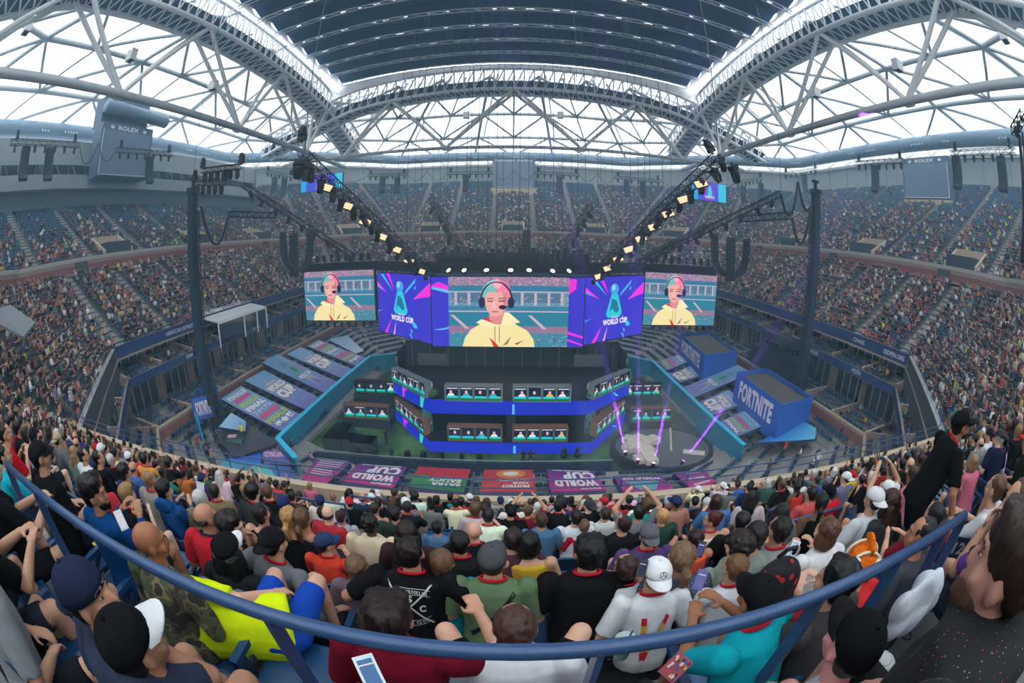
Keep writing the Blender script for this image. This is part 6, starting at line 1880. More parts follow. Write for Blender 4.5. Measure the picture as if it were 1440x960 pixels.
def build_hair(P, style, fine=1, capped=False):
    b = MB(); H_, M = P.head, P.R
    def hb(c, r, n=14, m=10): b.ball(H_ + M @ Vector(c), r, n, m, M=M)
    if capped:
        hb((0, -.030, .012), (.0815, .088, .052), 16, 10); hb((0, -.056, -.020), (.070, .052, .050))
        if style not in ('long', 'bob', 'pony'): return b
        style = style + '_cap'
    if style == 'short': hb((0, -.026, .042), (.083, .094, .087), 16, 12); hb((0, -.056, -.012), (.070, .052, .062))
    elif style == 'crop': hb((0, -.024, .036), (.080, .092, .086), 16, 12); hb((0, -.052, -.016), (.068, .050, .055))
    elif style == 'full': hb((0, -.018, .052), (.091, .108, .090), 16, 12); hb((0, -.056, .0), (.078, .052, .052)); hb((0, .045, .085), (.06, .045, .035))
    elif style == 'thick':
        hb((0, -.028, .056), (.094, .106, .092), 16, 12); hb((0, -.062, -.008), (.080, .056, .074)); hb((.03, .03, .095), (.05, .05, .035)); hb((-.03, .0, .11), (.05, .06, .03))
    elif style == 'curly' or style == 'afro':
        rr = random.Random(3); s = 1.0 if style == 'curly' else 1.18
        hb((0, -.026, .052), (.09 * s, .102 * s, .09 * s), 16, 12); hb((0, -.06, -.01), (.078 * s, .056 * s, .068))
        for k in range(70):
            a, e = rr.uniform(0, 2 * PI), rr.uniform(-.35, 1.4); v = Vector((math.cos(a) * math.cos(e) * .092 * s, -.026 + math.sin(a) * math.cos(e) * .10 * s, .045 + math.sin(e) * .09 * s))
            if v.y > .055 and v.z < .07: continue
            hb(v, (.02, .02, .02), 6, 5)
    elif style == 'ring':    # bald on top, fringe round the sides
        hb((0, -.045, .0), (.0825, .075, .040), 16, 10)
    elif style.split('_')[0] in ('long', 'bob', 'pony', 'bun'):
        if not capped: hb((0, -.026, .044), (.087, .099, .088), 16, 12)
        hb((0, -.05, -.01), (.080, .060, .06)); style = style.split('_')[0]
        if style == 'long':
            for x in (-.05, 0, .05): b.tube([H_ + M @ Vector((x, -.07, .0)), H_ + M @ Vector((x * 1.2, -.10, -.12)), H_ + M @ Vector((x * 1.3, -.115, -.26)), H_ + M @ Vector((x * 1.1, -.11, -.34))], .05, 10, rs=[.055, .055, .048, .02])
            for sg in (-1, 1): b.tube([H_ + M @ Vector((sg * .075, -.01, .02)), H_ + M @ Vector((sg * .09, -.02, -.1)), H_ + M @ Vector((sg * .10, -.04, -.22))], .03, 8, rs=[.034, .034, .014])
        if style == 'bob':
            hb((0, -.05, -.05), (.094, .066, .09)); 
            for sg in (-1, 1): hb((sg * .075, -.01, -.045), (.026, .05, .07))
        if style == 'pony': b.tube([H_ + M @ Vector((0, -.11, .01)), H_ + M @ Vector((0, -.15, -.03)), H_ + M @ Vector((0, -.145, -.13)), H_ + M @ Vector((0, -.12, -.22))], .03, 9, rs=[.022, .036, .03, .010])
        if style == 'bun': hb((0, -.09, .085), (.042, .042, .042))
    return b
def noisy(me, amp, scale, seed=0):
    n = len(me.vertices); co = np.empty(n * 3, np.float32); me.vertices.foreach_get('co', co); co = co.reshape(-1, 3)
    nm = np.empty(n * 3, np.float32); me.vertices.foreach_get('normal', nm); nm = nm.reshape(-1, 3)
    for i in range(n):
        v = co[i]; d = noise.noise(Vector((v[0] * scale + seed, v[1] * scale, v[2] * scale * .6)))
        co[i] = v + nm[i] * (d * amp)
    me.vertices.foreach_set('co', co.ravel()); me.update()
def cap_meshes(P, back=False, panelcol=None):
    """dome and peak around the head; returns (dome, peak, button)"""
    H_, M = P.head, P.R; s = -1 if back else 1
    T = lambda x, y, z: H_ + M @ Vector((x, y * s, z))
    dome = MB(); n = 20; rings = []
    oy = -.014 * s
    for k in range(7):
        a = k / 6 * PI / 2; r = math.cos(a) ** .8 if k < 6 else .02
        rings.append([T(.089 * r * math.cos(2 * PI * q / n), oy + .108 * r * math.sin(2 * PI * q / n), .028 + .095 * math.sin(a) + .012 * math.sin(2 * PI * q / n) * (1 - k / 6)) for q in range(n)])
    inner = [[p.lerp(H_ + M @ Vector((0, 0, .03)), .05) for p in rings[0]]]
    dome.loft(inner + rings, caps=True)
    dome.ball(T(0, oy, .125), .009, 8, 5)
    peak = MB(); top = []; bot = []
    for j in range(4):
        f = j / 3; rowt = []
        for q in range(11):
            a = PI * (.13 + .74 * q / 10); x = .088 * math.cos(a) * (1 - .12 * f); y = oy + .105 * math.sin(a) + f * .072 * math.sin(a) ** .6
            z = .038 + .012 * math.sin(a) - .020 * f - .018 * (x / .088) ** 2
            rowt.append((x, y, z))
        top.append([T(*p) for p in rowt]); bot.append([T(p[0], p[1], p[2] - .006) for p in rowt])
    n0 = len(peak.v)
    for A, sgn in ((top, 1), (bot, -1)):
        vs = [v for r_ in A for v in r_]; fs = []
        for j in range(3):
            for q in range(10):
                f = (j * 11 + q, j * 11 + q + 1, (j + 1) * 11 + q + 1, (j + 1) * 11 + q); fs.append(f if sgn > 0 else f[::-1])
        peak.add(vs, fs)
    edge = [(3, q) for q in range(11)]
    for q in range(10): peak.quad(top[3][q], top[3][q + 1], bot[3][q + 1], bot[3][q])
    return dome, peak
def setcol(o, c): o.color = (*rgb(*c), 1.)
def link(name, me, mats, parent, col=None):
    if not isinstance(mats, (list, tuple)): mats = [mats]
    me.materials.clear()
    for m in mats: me.materials.append(m)
    o = bpy.data.objects.new(name, me); COL.objects.link(o)
    if parent is not None: o.parent = parent
    if col is not None: setcol(o, col)
    return o
def eyes(P, o):
    H_, M = P.head, P.R; b = MB(); b.col = c8(238, 234, 230)
    for sg in (-1, 1):
        b.ball(H_ + M @ Vector((sg * .030, .0755, .004)), (.0105, .0070, .0042), 10, 7, M=M, col=c8(186, 166, 156))
        b.ball(H_ + M @ Vector((sg * .030, .0832, .004)), (.0052, .0022, .0048), 8, 5, M=M, col=c8(50, 34, 26))
        for k in range(3): b.ball(H_ + M @ Vector((sg * (.018 + .013 * k), .0885 - .004 * k, .024 + .002 * (k == 1))), (.010, .005, .0026), 6, 4, M=M, col=c8(70, 50, 42))
    b.ball(H_ + M @ Vector((0, .089, -.063)), (.020, .006, .004), 8, 5, M=M, col=c8(176, 108, 98))
    e = b.build('eyes', VC, o, smooth=True); e['label'] = 'eyes, brows and lips'
    return e
def person(label, head, shirt=(30, 30, 34), hair='short', hcol=(28, 22, 20), skin=(206, 156, 126), kind='up', lean=6, yaw=0, pitch=0, roll=0, twist=0, legs='sit', wide=1., tall=1., side=0.,
           sleeve='tee', pants=(40, 44, 56), shorts=True, cap=None, capback=False, capcol=None, lanyard=None, rz=0., fine=1, arms=None, smat=None, knees=None, curl=.6, base=None, beard=None, shoe=(46, 46, 50), face=False, smallfeet=False, group=None, hood=False, hunch=0., updir=None):
    """head = world position of the head centre"""
    P = make_pose(kind, lean, yaw, pitch, roll, twist, legs, tall, wide, side, arms, knees, hunch, updir)
    vox = {0: .022, 1: .014, 2: .0085}[fine]
    body = remesh(build_body(P, fine, curl), vox, 2 if fine else 3, 'person')
    o = link('person', body, SKN, None, skin)
    o.rotation_euler = (0, 0, R(rz)); o.scale = (tall,) * 3
    off = Matrix.Rotation(R(rz), 3, 'Z') @ (P.head * tall)
    o.location = Vector(head) - off if base is None else base
    tag(o, label=label, cat='person', group=group)
    sh = remesh(build_shirt(P, sleeve), max(vox, .012), 3, 'shirt')
    if fine >= 1: noisy(sh, .012, 9, sum(map(ord, label)) % 50)
    s = link('shirt', sh, smat or FAB, o, shirt)
    link('shorts' if shorts else 'trousers', remesh(build_pants(P, shorts), max(vox, .013), 3, 'shorts'), FAB, o, pants)
    if fine >= 1:
        for sg in (-1, 1): link('shoe', remesh(build_shoes(P, sg), max(vox, .014), 1, 'shoe'), FAB, o, shoe)
    if hair != 'bald':
        hm = remesh(build_hair(P, hair, fine, bool(cap)), max(vox * .8, .009), 2, 'hair')
        if fine >= 1: noisy(hm, .004 if cap else .010, 38, 3)
        link('hair', hm, HAIRM, o, hcol)
    if cap:
        d, p = cap_meshes(P, capback); cm = d.mesh('cap', FAB, True); co = link('cap', cm, FAB, o, cap); pm = p.mesh('cap_peak', FAB, True); pk = link('cap_peak', pm, FAB, co, capcol or cap)
    if lanyard:
        m = MB(); n = 22; c = P.spine(.512, .0)
        m.tube([c + P.rt * (.078 * math.cos(2 * PI * k / n)) + P.fw * (.066 * math.sin(2 * PI * k / n)) + P.up * (.004 - .02 * math.sin(2 * PI * k / n)) for k in range(n + 1)], .0105, 6, caps=False)
        link('lanyard', m.mesh('lanyard', FAB, True), FAB, o, lanyard)
    if beard:
        m = MB(); M = P.R; m.ball(P.head + M @ Vector((0, .034, -.072)), (.060, .052, .046), 12, 8, M=M); m.ball(P.head + M @ Vector((0, .07, -.085)), (.036, .03, .036), 10, 7, M=M)
        link('beard', remesh(m, .009, 2, 'beard'), HAIRM, o, beard)
    if hood:
        m = MB(); m.ball(P.neck + Vector((0, -.06, .0)), (.13, .09, .09), 12, 9); m.ball(P.neck + Vector((0, -.09, .05)), (.10, .06, .07), 12, 9); link('hood', remesh(m, .012, 3, 'hood'), FAB, o, shirt)
    if face: eyes(P, o)
    return o, P
def decal(o, child, paint, centre, w, h, name='shirt_print', dirv=(0, 1, 0), upv=(0, 0, 1), matl=None):
    """print laid on the surface of a clothing part: cast from behind"""
    me = child.data; bvh = BVHTree.FromPolygons([v.co.copy() for v in me.vertices], [tuple(p.vertices) for p in me.polygons])
    d = Vector(dirv).normalized(); up = Vector(upv); s = d.cross(up).normalized(); up = s.cross(d).normalized(); C_ = Vector(centre)
    def F(u, v):
        p = C_ + s * ((u - .5) * w) + up * ((v - .5) * h) - d * .5
        hit = bvh.ray_cast(p, d)
        q = hit[0] if hit[0] is not None else p + d * .45
        return q - d * .009
    m = MB(); paint(m, F)
    return m.build(name, matl or VC, child)
def line(m, F, u0, v0, u1, v1, w, col, n=8, asp=1.):
    a, b = Vector((u0, v0)), Vector((u1, v1)); t = (b - a).normalized(); nn = Vector((-t.y, t.x * asp)) * w / 2
    for k in range(n):
        p, q = a.lerp(b, k / n), a.lerp(b, (k + 1) / n)
        m.quad(F(*(p - nn)), F(*(q - nn)), F(*(q + nn)), F(*(p + nn)), col)
def row_floor(k): return ZL0 + k * DZ
def row_y(k): return 10.1 - (DL0 + (k + .42) * DR)
def head_at(px, py, k=None, hz=1.2, off=.06):
    best = None
    for q in ([k] if k is not None else range(0, 15)):
        z = row_floor(q) + hz; p = at_z(px, py, z) if ray(px, py).z < 0 else None
        if p is None: continue
        e = abs(p.y - (row_y(q) + off))
        if best is None or e < best[0]: best = (e, p, q)
    return best[1], best[2]
RED = (196, 30, 48)
C_BLACK, C_WHITE, C_GREY = (24, 24, 28), (226, 226, 226), (128, 130, 134)
EXPL = []
def near(label, px, py, k=None, hz=1.2, dbg=False, dist=None, **kw):
    h, row = head_at(px, py, k, hz * kw.get('tall', 1.))
    if dist: h = Vector((0, 0, H)) + ray(px, py) * dist; row = min(range(15), key=lambda q: abs(row_y(q) + .06 - h.y))
    kw.setdefault('fine', 2 if h.y < 2.2 else 1 if h.y < 6.5 else 0)
    o, P = person(label, h, **kw)
    EXPL.append((h.x, row_y(row), row, o))
    if dbg: print(label, tuple(round(c, 2) for c in h), row)
    return o, P, h, row
_nh = at_z(388, 884, 18.12); NEON = tuple(_nh - Vector((0, 0, .53))); NUP = at_z(268, 868, 18.22) - _nh
def foreground():
    N = near
    # ---- left side
    N('man in royal blue shirt with big dark hair, holding a white phone', 134, 694, shirt=(10, 66, 122), hair='thick', kind='ph', yaw=55, lean=4, skin=(176, 124, 94), beard=(30, 22, 18), sleeve='long', fine=2, face=True)
    N('bald man in camouflage jacket with a red wristband', 213, 762, hair='bald', skin=(172, 112, 78), kind='lap', yaw=40, lean=10, smat=camo_mat(), sleeve='long', pants=(92, 108, 128), shorts=False, wide=1.1, fine=2, face=True)
    N('balding man in red polo shirt beside the left stairs', 290, 727, shirt=(202, 40, 52), hair='ring', kind='lap', yaw=25, lean=14, skin=(196, 140, 112), wide=1.05, lanyard=(40, 50, 90))
    N('dark-haired man in black shirt turned to the right, beside the red polo', 327, 742, shirt=C_BLACK, hair='thick', kind='chin', yaw=70, lean=16, face=True)
    o, P, h, r = N('person with long black hair and a cap with white peak, head bowed', 322, 772, dist=2.85, shirt=(30, 30, 34), hair='long', hcol=(14, 13, 14), kind='lap', lean=18, pitch=-4, cap=(22, 22, 24), capcol=(226, 226, 226))
    o, P, h, r = N('man in blue hooded top with a black strap over his shoulder', 233, 690, shirt=(24, 78, 136), hair='thick', sleeve='long', kind='ph', yaw=20, hood=True)
    strap(o, P, C_BLACK)
    N('balding man in beige grey tee, left block', 211, 674, shirt=(150, 140, 130), hair='crop', hcol=(150, 110, 84), skin=(206, 140, 112), lanyard=RED, wide=1.1)
    N('person in navy tee with curly black hair, left block', 176, 664, shirt=(36, 52, 92), hair='curly', lanyard=RED)
    N('man in white tee in the left block looking right', 118, 641, shirt=C_WHITE, hair='short', yaw=35)
    N('man in black suit jacket in the left block', 139, 645, shirt=(20, 20, 24), sleeve='long', hair='short', yaw=30)
    N('man in black tee and black cap in the far left block', 57, 642, shirt=(18, 18, 20), cap=C_BLACK, wide=1.25, kind='up', yaw=25, lean=4, tall=1.06)
    N('person in khaki cap and grey shirt in the far left block', 82, 618, shirt=(112, 112, 116), cap=(186, 168, 136), capback=True)
    N('person in cyan shirt at the far left edge', 6, 640, shirt=(30, 170, 190), yaw=30, kind='fw', lean=20)
    N('person in red shirt at the far left edge', 8, 610, shirt=(190, 24, 40), yaw=30, kind='ph', lean=10)
    N('man in black tee with bare arms at the left picture edge', -14, 655, dist=3.0, shirt=(20, 20, 24), hair='short', yaw=40, kind='fw', lean=18, fine=2, skin=(214, 164, 136), pants=C_BLACK, legs='spread')
    N('man in black shorts with a red and yellow lanyard at the left edge', -48, 700, dist=2.4, shirt=(20, 20, 24), hair='short', yaw=30, kind='fw', lean=24, fine=2, skin=(200, 150, 122), legs='spread', lanyard=(220, 60, 30))
    # ---- lower left
    o, P, h, r = N('man in slate navy tee and backward navy cap, face turned right', 128, 838, k=11, hz=1.18, shirt=(50, 58, 78), hair='short', cap=(34, 42, 66), capback=True, kind='face', lean=16, yaw=62, pitch=-18, twist=14, fine=2, face=True, skin=(196, 142, 112), beard=(60, 44, 36), pants=(30, 32, 40), arms=('lap', 'face'))
    o, P, h, r = N('person in black cap with white peak and grey shorts, seen from above at bottom left', 190, 905, k=11, hz=1.10, shirt=(40, 30, 30), cap=(20, 20, 22), capback=False, capcol=C_WHITE, kind='lap', lean=20, side=-12, pitch=-10, skin=(176, 124, 96), fine=2, lanyard=RED, legs='spread', pants=(112, 116, 122), rz=-14)
    N('man in heather grey tee at the bottom left corner, head out of frame', -40, 760, dist=1.95, shirt=(140, 142, 146), kind='fw', lean=20, fine=2, skin=(210, 158, 128), legs='spread', pants=(24, 26, 34), face=False, arms=('lap', 'lap'))
    o, P = person('person folded forward under a neon yellow hooded sweatshirt', (0, 0, 0), base=NEON, shirt=(222, 240, 20), hair='bald', kind='lap', lean=20, updir=NUP, pitch=-30, sleeve='tee', fine=2, hood=True, pants=(24, 70, 170), skin=(214, 164, 136), rz=6, wide=1.3); EXPL.append((NEON[0], .95, 10, o)); EXPL.append((NEON[0] - .5, .95, 10, o))

    # ---- centre left
    o, P, h, r = N('man in black tee printed with white crossed bars and South Brooklyn', 577, 776, k=9, shirt=(20, 20, 24), hair='short', hcol=(26, 18, 16), kind='wide', lean=12, wide=1.22, lanyard=RED, fine=2, skin=(206, 150, 124), pants=C_BLACK, tall=1.02)
    sb_print(o, P)
    o, P, h, r = N('man in maroon tee with swept dark hair beside the centre rail', 549, 868, k=10, shirt=(116, 16, 38), hair='thick', hcol=(34, 20, 20), kind='lap', lean=10, wide=1.12, fine=2, skin=(200, 146, 120), arms=('lap', ((.42, .22, .80), (.30, .42, .86))), pants=(30, 30, 36))
    N('child with long light brown hair leaning left of the printed tee', 505, 797, k=9, hz=1.05, shirt=(120, 100, 110), hair='bob', hcol=(108, 78, 58), kind='lap', lean=14, tall=.9, fine=1, roll=-14)
    N('child in turquoise tee with brown hair, right of the printed tee', 622, 790, shirt=(16, 160, 170), hair='short', hcol=(104, 74, 50), kind='lap', tall=.92, fine=1)
    o, P, h, r = N('man in olive tee and charcoal cap with a black shoulder strap', 693, 787, shirt=(98, 122, 88), hair='short', hcol=(70, 44, 34), cap=(78, 76, 80), kind='lap', lean=10, wide=1.15, lanyard=RED, yaw=8, fine=2)
    strap(o, P, (30, 30, 34), flip=True)
    N('man in grey sweater and black cap lying across his seat', 386, 762, shirt=(112, 114, 120), sleeve='long', hair='short', kind='back', lean=12, side=14, cap=C_BLACK, capback=True, yaw=20, lanyard=RED, pants=(120, 138, 132), fine=1)
    N('child in orange red shirt and navy cap looking right', 458, 764, shirt=(214, 66, 44), cap=(44, 60, 96), hair='short', kind='ph', yaw=45, lean=12, tall=.92, lanyard=RED, face=True, pants=(120, 138, 132))
    N('woman in black racerback top with blond ponytail', 409, 727, shirt=(18, 18, 20), sleeve='tank', hair='pony', hcol=(176, 132, 82), skin=(196, 138, 106), kind='lap', lean=10)
    N('woman in dark top with brown ponytail beside the blond one', 426, 729, shirt=(30, 30, 34), sleeve='tank', hair='pony', hcol=(96, 64, 44), skin=(190, 130, 100))
    N('man in black tank top left of the blond ponytail', 368, 722, shirt=(22, 22, 24), sleeve='tank', hair='short', skin=(214, 160, 134))
    N('child in purple tee looking right', 456, 722, shirt=(84, 56, 140), hair='short', yaw=60, tall=.9)
    N('child in grey tee with maroon hair', 480, 726, shirt=(170, 170, 174), hair='short', hcol=(70, 26, 36), tall=.9)
    o, P, h, r = N('person in cream checked shirt with a short black afro', 521, 737, shirt=(226, 204, 170), smat=plaid_mat('cream_check', rgb(230, 210, 178), rgb(178, 146, 110), 52, .78), hair='curly', hcol=(22, 18, 18), skin=(96, 64, 48), wide=1.25, kind='lap', lean=12)
    o, P, h, r = N('man in navy tee printed DAD 1', 510, 700, shirt=(40, 58, 84), hair='ring', hcol=(50, 36, 30), skin=(206, 150, 122), wide=1.1)
    dad_print(o, P)
    N('bald man in black tee, centre block', 667, 747, shirt=(22, 22, 26), hair='bald', skin=(222, 164, 140), wide=1.15, lanyard=RED, kind='wide')
    N('person with black hair and black shirt before the bald man', 647, 762, shirt=(30, 30, 32), hair='short', lanyard=RED, skin=(190, 136, 106))
    N('child in slate blue tee left of the bald man', 615, 741, shirt=(84, 118, 150), hair='short', hcol=(26, 20, 22), tall=.9)
    N('person with two long dark plaits of hair, centre left', 573, 748, shirt=(60, 40, 44), hair='long', hcol=(36, 24, 24), skin=(196, 140, 112))
    N('man in dark green tee near the DAD shirt', 556, 722, shirt=(44, 60, 52), hair='short')
    # ---- bottom centre
    N('man in white tee with brown hair and black shorts, knees apart', 724, 882, k=10, hz=1.14, shirt=(232, 232, 234), hair='short', hcol=(74, 48, 38), kind='lap', lean=2, legs='high', knees=((.33, .36, .70), (.27, .42, .20)), pants=(18, 18, 20), skin=(224, 172, 146), fine=2, wide=1.1)
    # ---- centre right
    o, P, h, r = N('man in plain black tee with thick black hair and red lanyard', 828, 777, shirt=(20, 20, 22), hair='thick', hcol=(20, 16, 16), kind='lap', lean=10, wide=1.22, lanyard=RED, fine=2, tall=1.03)
    N('boy with brown hair in white tee bent over a phone', 880, 797, shirt=(222, 222, 226), hair='short', hcol=(58, 38, 32), kind='chin', lean=20, pitch=-18, lanyard=RED, tall=.92, fine=2)
    o, P, h, r = N('person in white tee and backward white cap with a star badge', 922, 806, k=9, shirt=(228, 228, 230), hair='short', hcol=(80, 60, 50), cap=(232, 232, 232), capback=True, kind='lap', lean=14, lanyard=RED, fine=2)
    star_cap(o, P); back_straps(o, P)
    N('man in purple tee and grey cap', 912, 752, shirt=(88, 66, 112), cap=(98, 98, 104), capback=True, hair='short', lanyard=RED, wide=1.1)
    N('woman with light brown ponytail and patterned grey top', 957, 783, shirt=(90, 98, 116), smat=speck_mat('leaf_print', rgb(70, 78, 100), (rgb(170, 176, 186), rgb(40, 46, 64)), 60, .3), hair='pony', hcol=(120, 90, 66), lean=12)
    N('boy in orange tank top with a phone', 976, 757, shirt=(236, 92, 62), sleeve='tank', hair='short', hcol=(40, 26, 26), skin=(190, 128, 98), kind='ph', tall=.93, lanyard=RED)
    N('woman in glasses and pale pink top with her hair in a bun', 1001, 731, shirt=(236, 206, 190), sleeve='tank', hair='bun', hcol=(72, 28, 34), yaw=-60, wide=1.15, lanyard=RED, face=True, kind='cross')
    N('boy in white tee with brown hair and red lanyard near the rail', 1033, 797, shirt=(222, 222, 226), hair='short', hcol=(112, 78, 50), kind='ph', lean=14, lanyard=RED, fine=2, tall=.95)
    N('man in turquoise tee and black cap leaning forward at the rail', 1066, 842, k=10, hz=1.16, shirt=(14, 164, 176), cap=(22, 22, 24), hair='short', kind='fw', lean=26, twist=-20, wide=1.25, fine=2, skin=(160, 106, 76), pants=(120, 150, 190), lanyard=RED, rz=8)
    N('person with dark curly hair in sage tee', 1037, 768, shirt=(140, 152, 142), hair='curly', hcol=(36, 26, 26))
    N('man in sage grey tee with bare arm near the right rail', 1060, 752, shirt=(144, 156, 146), hair='short', lean=14)
    N('person in maroon tee left of the black tee, seen from behind', 722, 757, shirt=(84, 50, 62), hair='short', hcol=(40, 26, 24), wide=1.1)
    N('person in mustard top with black bob hair', 744, 763, shirt=(206, 164, 50), sleeve='tank', hair='bob', hcol=(22, 18, 20))
    N('man in denim blue shirt, centre right', 761, 731, shirt=(78, 118, 150), hair='short', hcol=(74, 48, 36), wide=1.1)
    N('boy in crimson shirt with light brown hair', 821, 739, shirt=(186, 26, 44), hair='crop', hcol=(110, 80, 62), tall=.92, lanyard=RED)
    N('man in white tee with black hair left of the crimson shirt', 810, 727, shirt=(220, 220, 224), hair='short', wide=1.05)
    N('bearded man in black tee with shaved sides', 876, 736, shirt=(22, 22, 24), hair='crop', hcol=(50, 34, 30), wide=1.2, yaw=-20)
    N('person in white and grey checked shirt', 851, 722, shirt=(220, 220, 216), smat=plaid_mat('white_check', rgb(226, 226, 222), rgb(120, 124, 128), 30, .8), hair='short', hcol=(56, 36, 34), wide=1.1)
    N('blond person in dark green top', 931, 725, shirt=(44, 74, 60), hair='short', hcol=(196, 150, 96))
    N('person with raised arms filming with a phone, centre right', 898, 720, shirt=(120, 122, 124), hair='short', kind='armsup')
    # ---- right
    N('person in grey tee with red lanyard looking at a phone', 1095, 745, shirt=(150, 152, 150), hair='short', kind='ph', lanyard=RED, lean=10)
    N('woman in white tee with brown bob and tan bag strap', 1161, 748, dist=3.3, shirt=(232, 230, 230), hair='bob', hcol=(92, 58, 40), kind='ph', lean=12, wide=1.05, fine=2, yaw=-12)
    N('man in dark grey brown tee with thick black hair behind the rail', 1172, 818, k=10, hz=1.2, shirt=(72, 68, 68), hair='thick', hcol=(22, 16, 16), kind='fw', lean=20, wide=1.1, fine=2, yaw=-20, twist=-14, skin=(196, 142, 112))
    o, P, h, r = N('person in coral red tee and orange knitted hat', 1207, 797, dist=2.5, shirt=(236, 58, 62), hair='bald', kind='fw', lean=22, fine=2, yaw=30, skin=(220, 170, 144))
    knit_hat(o, P)
    N('man with an undercut of black hair in charcoal shirt', 1294, 752, dist=2.7, shirt=(70, 72, 80), hair='crop', hcol=(22, 20, 22), kind='lap', lean=12, yaw=-35, fine=2, skin=(188, 132, 104), face=True, sleeve='tee')
    N('person with brown hair in dark grey top near the right stairs', 1250, 704, shirt=(52, 54, 60), hair='long', hcol=(60, 38, 30), kind='lap', lean=14)
    N('person in white cap and white top, right block', 1247, 688, shirt=(214, 214, 216), cap=C_WHITE, capback=True, kind='armsup')
    N('person in white bandana cap right of the brown bob', 1228, 702, shirt=(206, 208, 212), cap=C_WHITE, capback=True, kind='cross')
    N('man in red shirt and black cap, right block', 1166, 692, shirt=(206, 36, 48), cap=C_BLACK, wide=1.1)
    N('person in coral shirt left of the red shirt, right block', 1140, 694, shirt=(206, 84, 84), hair='short')
    N('person in purple tee at the right picture edge', 1428, 705, dist=2.6, shirt=(92, 62, 138), hair='short', hcol=(84, 56, 46), kind='chin', lean=12, yaw=-50, fine=2, wide=1.15, face=True)
    N('person in grey jeans and white tee beside the right stair rail', 1398, 688, shirt=(210, 210, 214), hair='short', hcol=(92, 64, 46), kind='fw', lean=20, pants=(52, 58, 70), shorts=False)
    # big bearded man at the right edge
    d = ray(1414, 800); h = Vector((0, 0, H)) + d * .98
    o, P = person('large bearded man in black tee flecked with colour, right edge', h, shirt=(24, 24, 28), smat=speck_mat('flecked_black', rgb(24, 24, 28), (rgb(120, 120, 112), rgb(170, 44, 62)), 80, .15), hair='full', hcol=(52, 34, 28), skin=(198, 142, 124), kind='lap', lean=10, yaw=-4, pitch=-4, wide=1.55, tall=1.08, hunch=1., fine=2, beard=(88, 58, 44), face=True, rz=6, pants=(30, 30, 34))
    EXPL.append((h.x, row_y(11), 11, o))
    N('person in black cap and pale striped top, hunched at bottom right', 1196, 905, k=11, hz=1.0, shirt=(198, 198, 198), smat=plaid_mat('fine_stripe', rgb(206, 206, 206), rgb(120, 120, 124), 120, .7), cap=(18, 18, 20), capcol=(24, 24, 26), kind='lap', lean=26, pitch=-16, fine=2, skin=(222, 150, 146), wide=1.15)
    # standing man in black
    f = at_z(1330, 735, row_floor(6)); hd = ray(1352, 598); kk = 6
    s = 3.95; h = Vector((0, 0, H)) + hd * s
    o, P = person('man in black tee and black cap stepping past the right rail', h, shirt=(18, 18, 20), hair='short', cap=(20, 20, 22), kind='stand', legs='walk', lean=20, pitch=-14, yaw=10, lanyard=RED, fine=2, skin=(176, 120, 90), pants=(20, 20, 22), beard=(40, 28, 24), arms=(((.22, .24, 1.1), (.04, .42, 1.06)), ((.36, .14, 1.12), (.40, .26, .86))), tall=1.02, rz=-118, face=True)
    EXPL.append((h.x, h.y, 7, o))
    front_print(o, P)
def strap(o, P, col, flip=False):
    sh = [c for c in o.children if c.name.startswith('shirt')][0]
    def paint(m, F): line(m, F, .12 if not flip else .88, .98, .86 if not flip else .1, .1, .08, c8(*col), 12)
    decal(o, sh, paint, P.spine(.28), .34, .40, 'shoulder_strap')
def sb_print(o, P):
    sh = [c for c in o.children if c.name.startswith('shirt')][0]; W = c8(214, 210, 206)
    def paint(m, F):
        line(m, F, .08, .92, .92, .06, .035, W, 16); line(m, F, .92, .92, .08, .06, .035, W, 16)
        put_text(m, 'S', F, .44, .56, .60, .76, W, .05); put_text(m, 'C', F, .68, .80, .38, .54, W, .05); put_text(m, 'B', F, .20, .32, .38, .54, W, .05); put_text(m, 'R', F, .44, .56, .14, .30, W, .05)
        for (t, v, sg) in (('SOUTH BROOKLYN', .83, 1), ('ROWING CLUB', .10, -1)):
            for i, ch in enumerate(t):
                if ch == ' ': continue
                a = (i - len(t) / 2 + .5) / len(t); u = .5 + a * .66; vv = v - sg * a * a * .34
                put_text(m, ch, F, u - .02, u + .02, vv - .035, vv + .035, W, .04)
        for k in range(12):
            a0, a1 = (k / 12 - .5), ((k + 1) / 12 - .5)
            for (v, sg) in ((.83, 1), (.10, -1)):
                for dv in (-.06, .06): line(m, F, .5 + a0 * .76, v + dv - sg * a0 * a0 * .34, .5 + a1 * .76, v + dv - sg * a1 * a1 * .34, .01, W, 1)
    decal(o, sh, paint, P.spine(.36), .32, .32)
def dad_print(o, P):
    sh = [c for c in o.children if c.name.startswith('shirt')][0]; W = c8(190, 196, 204)
    def paint(m, F): put_text(m, 'DAD', F, .18, .82, .74, .92, W, .04); put_text(m, '1', F, .40, .58, .2, .62, W, .06)
    decal(o, sh, paint, P.spine(.28), .26, .30)
def star_cap(o, P):
    cap = [c for c in o.children if c.name.startswith('cap')][0]; m = MB(); H_, M = P.head, P.R; c = H_ + M @ Vector((0, -.108, .085)); n = M @ Vector((0, -.9, .45)).normalized(); s = M @ Vector((1, 0, 0)); u = s.cross(n).normalized()
    if u.z < 0: u = -u
    K = c8(20, 20, 22); pts = [c + (s * math.cos(a) + u * math.sin(a)) * .021 for a in np.linspace(0, 2 * PI, 25)]
    m.tube(pts, .0018, 5, K, caps=False)
    for a in (90, 210, 330): m.tube([c, c + (s * math.cos(R(a)) + u * math.sin(R(a))) * .021], .002, 5, K)
    b = m.build('cap_badge', VC, cap); b['label'] = 'black three-pointed star in a ring'
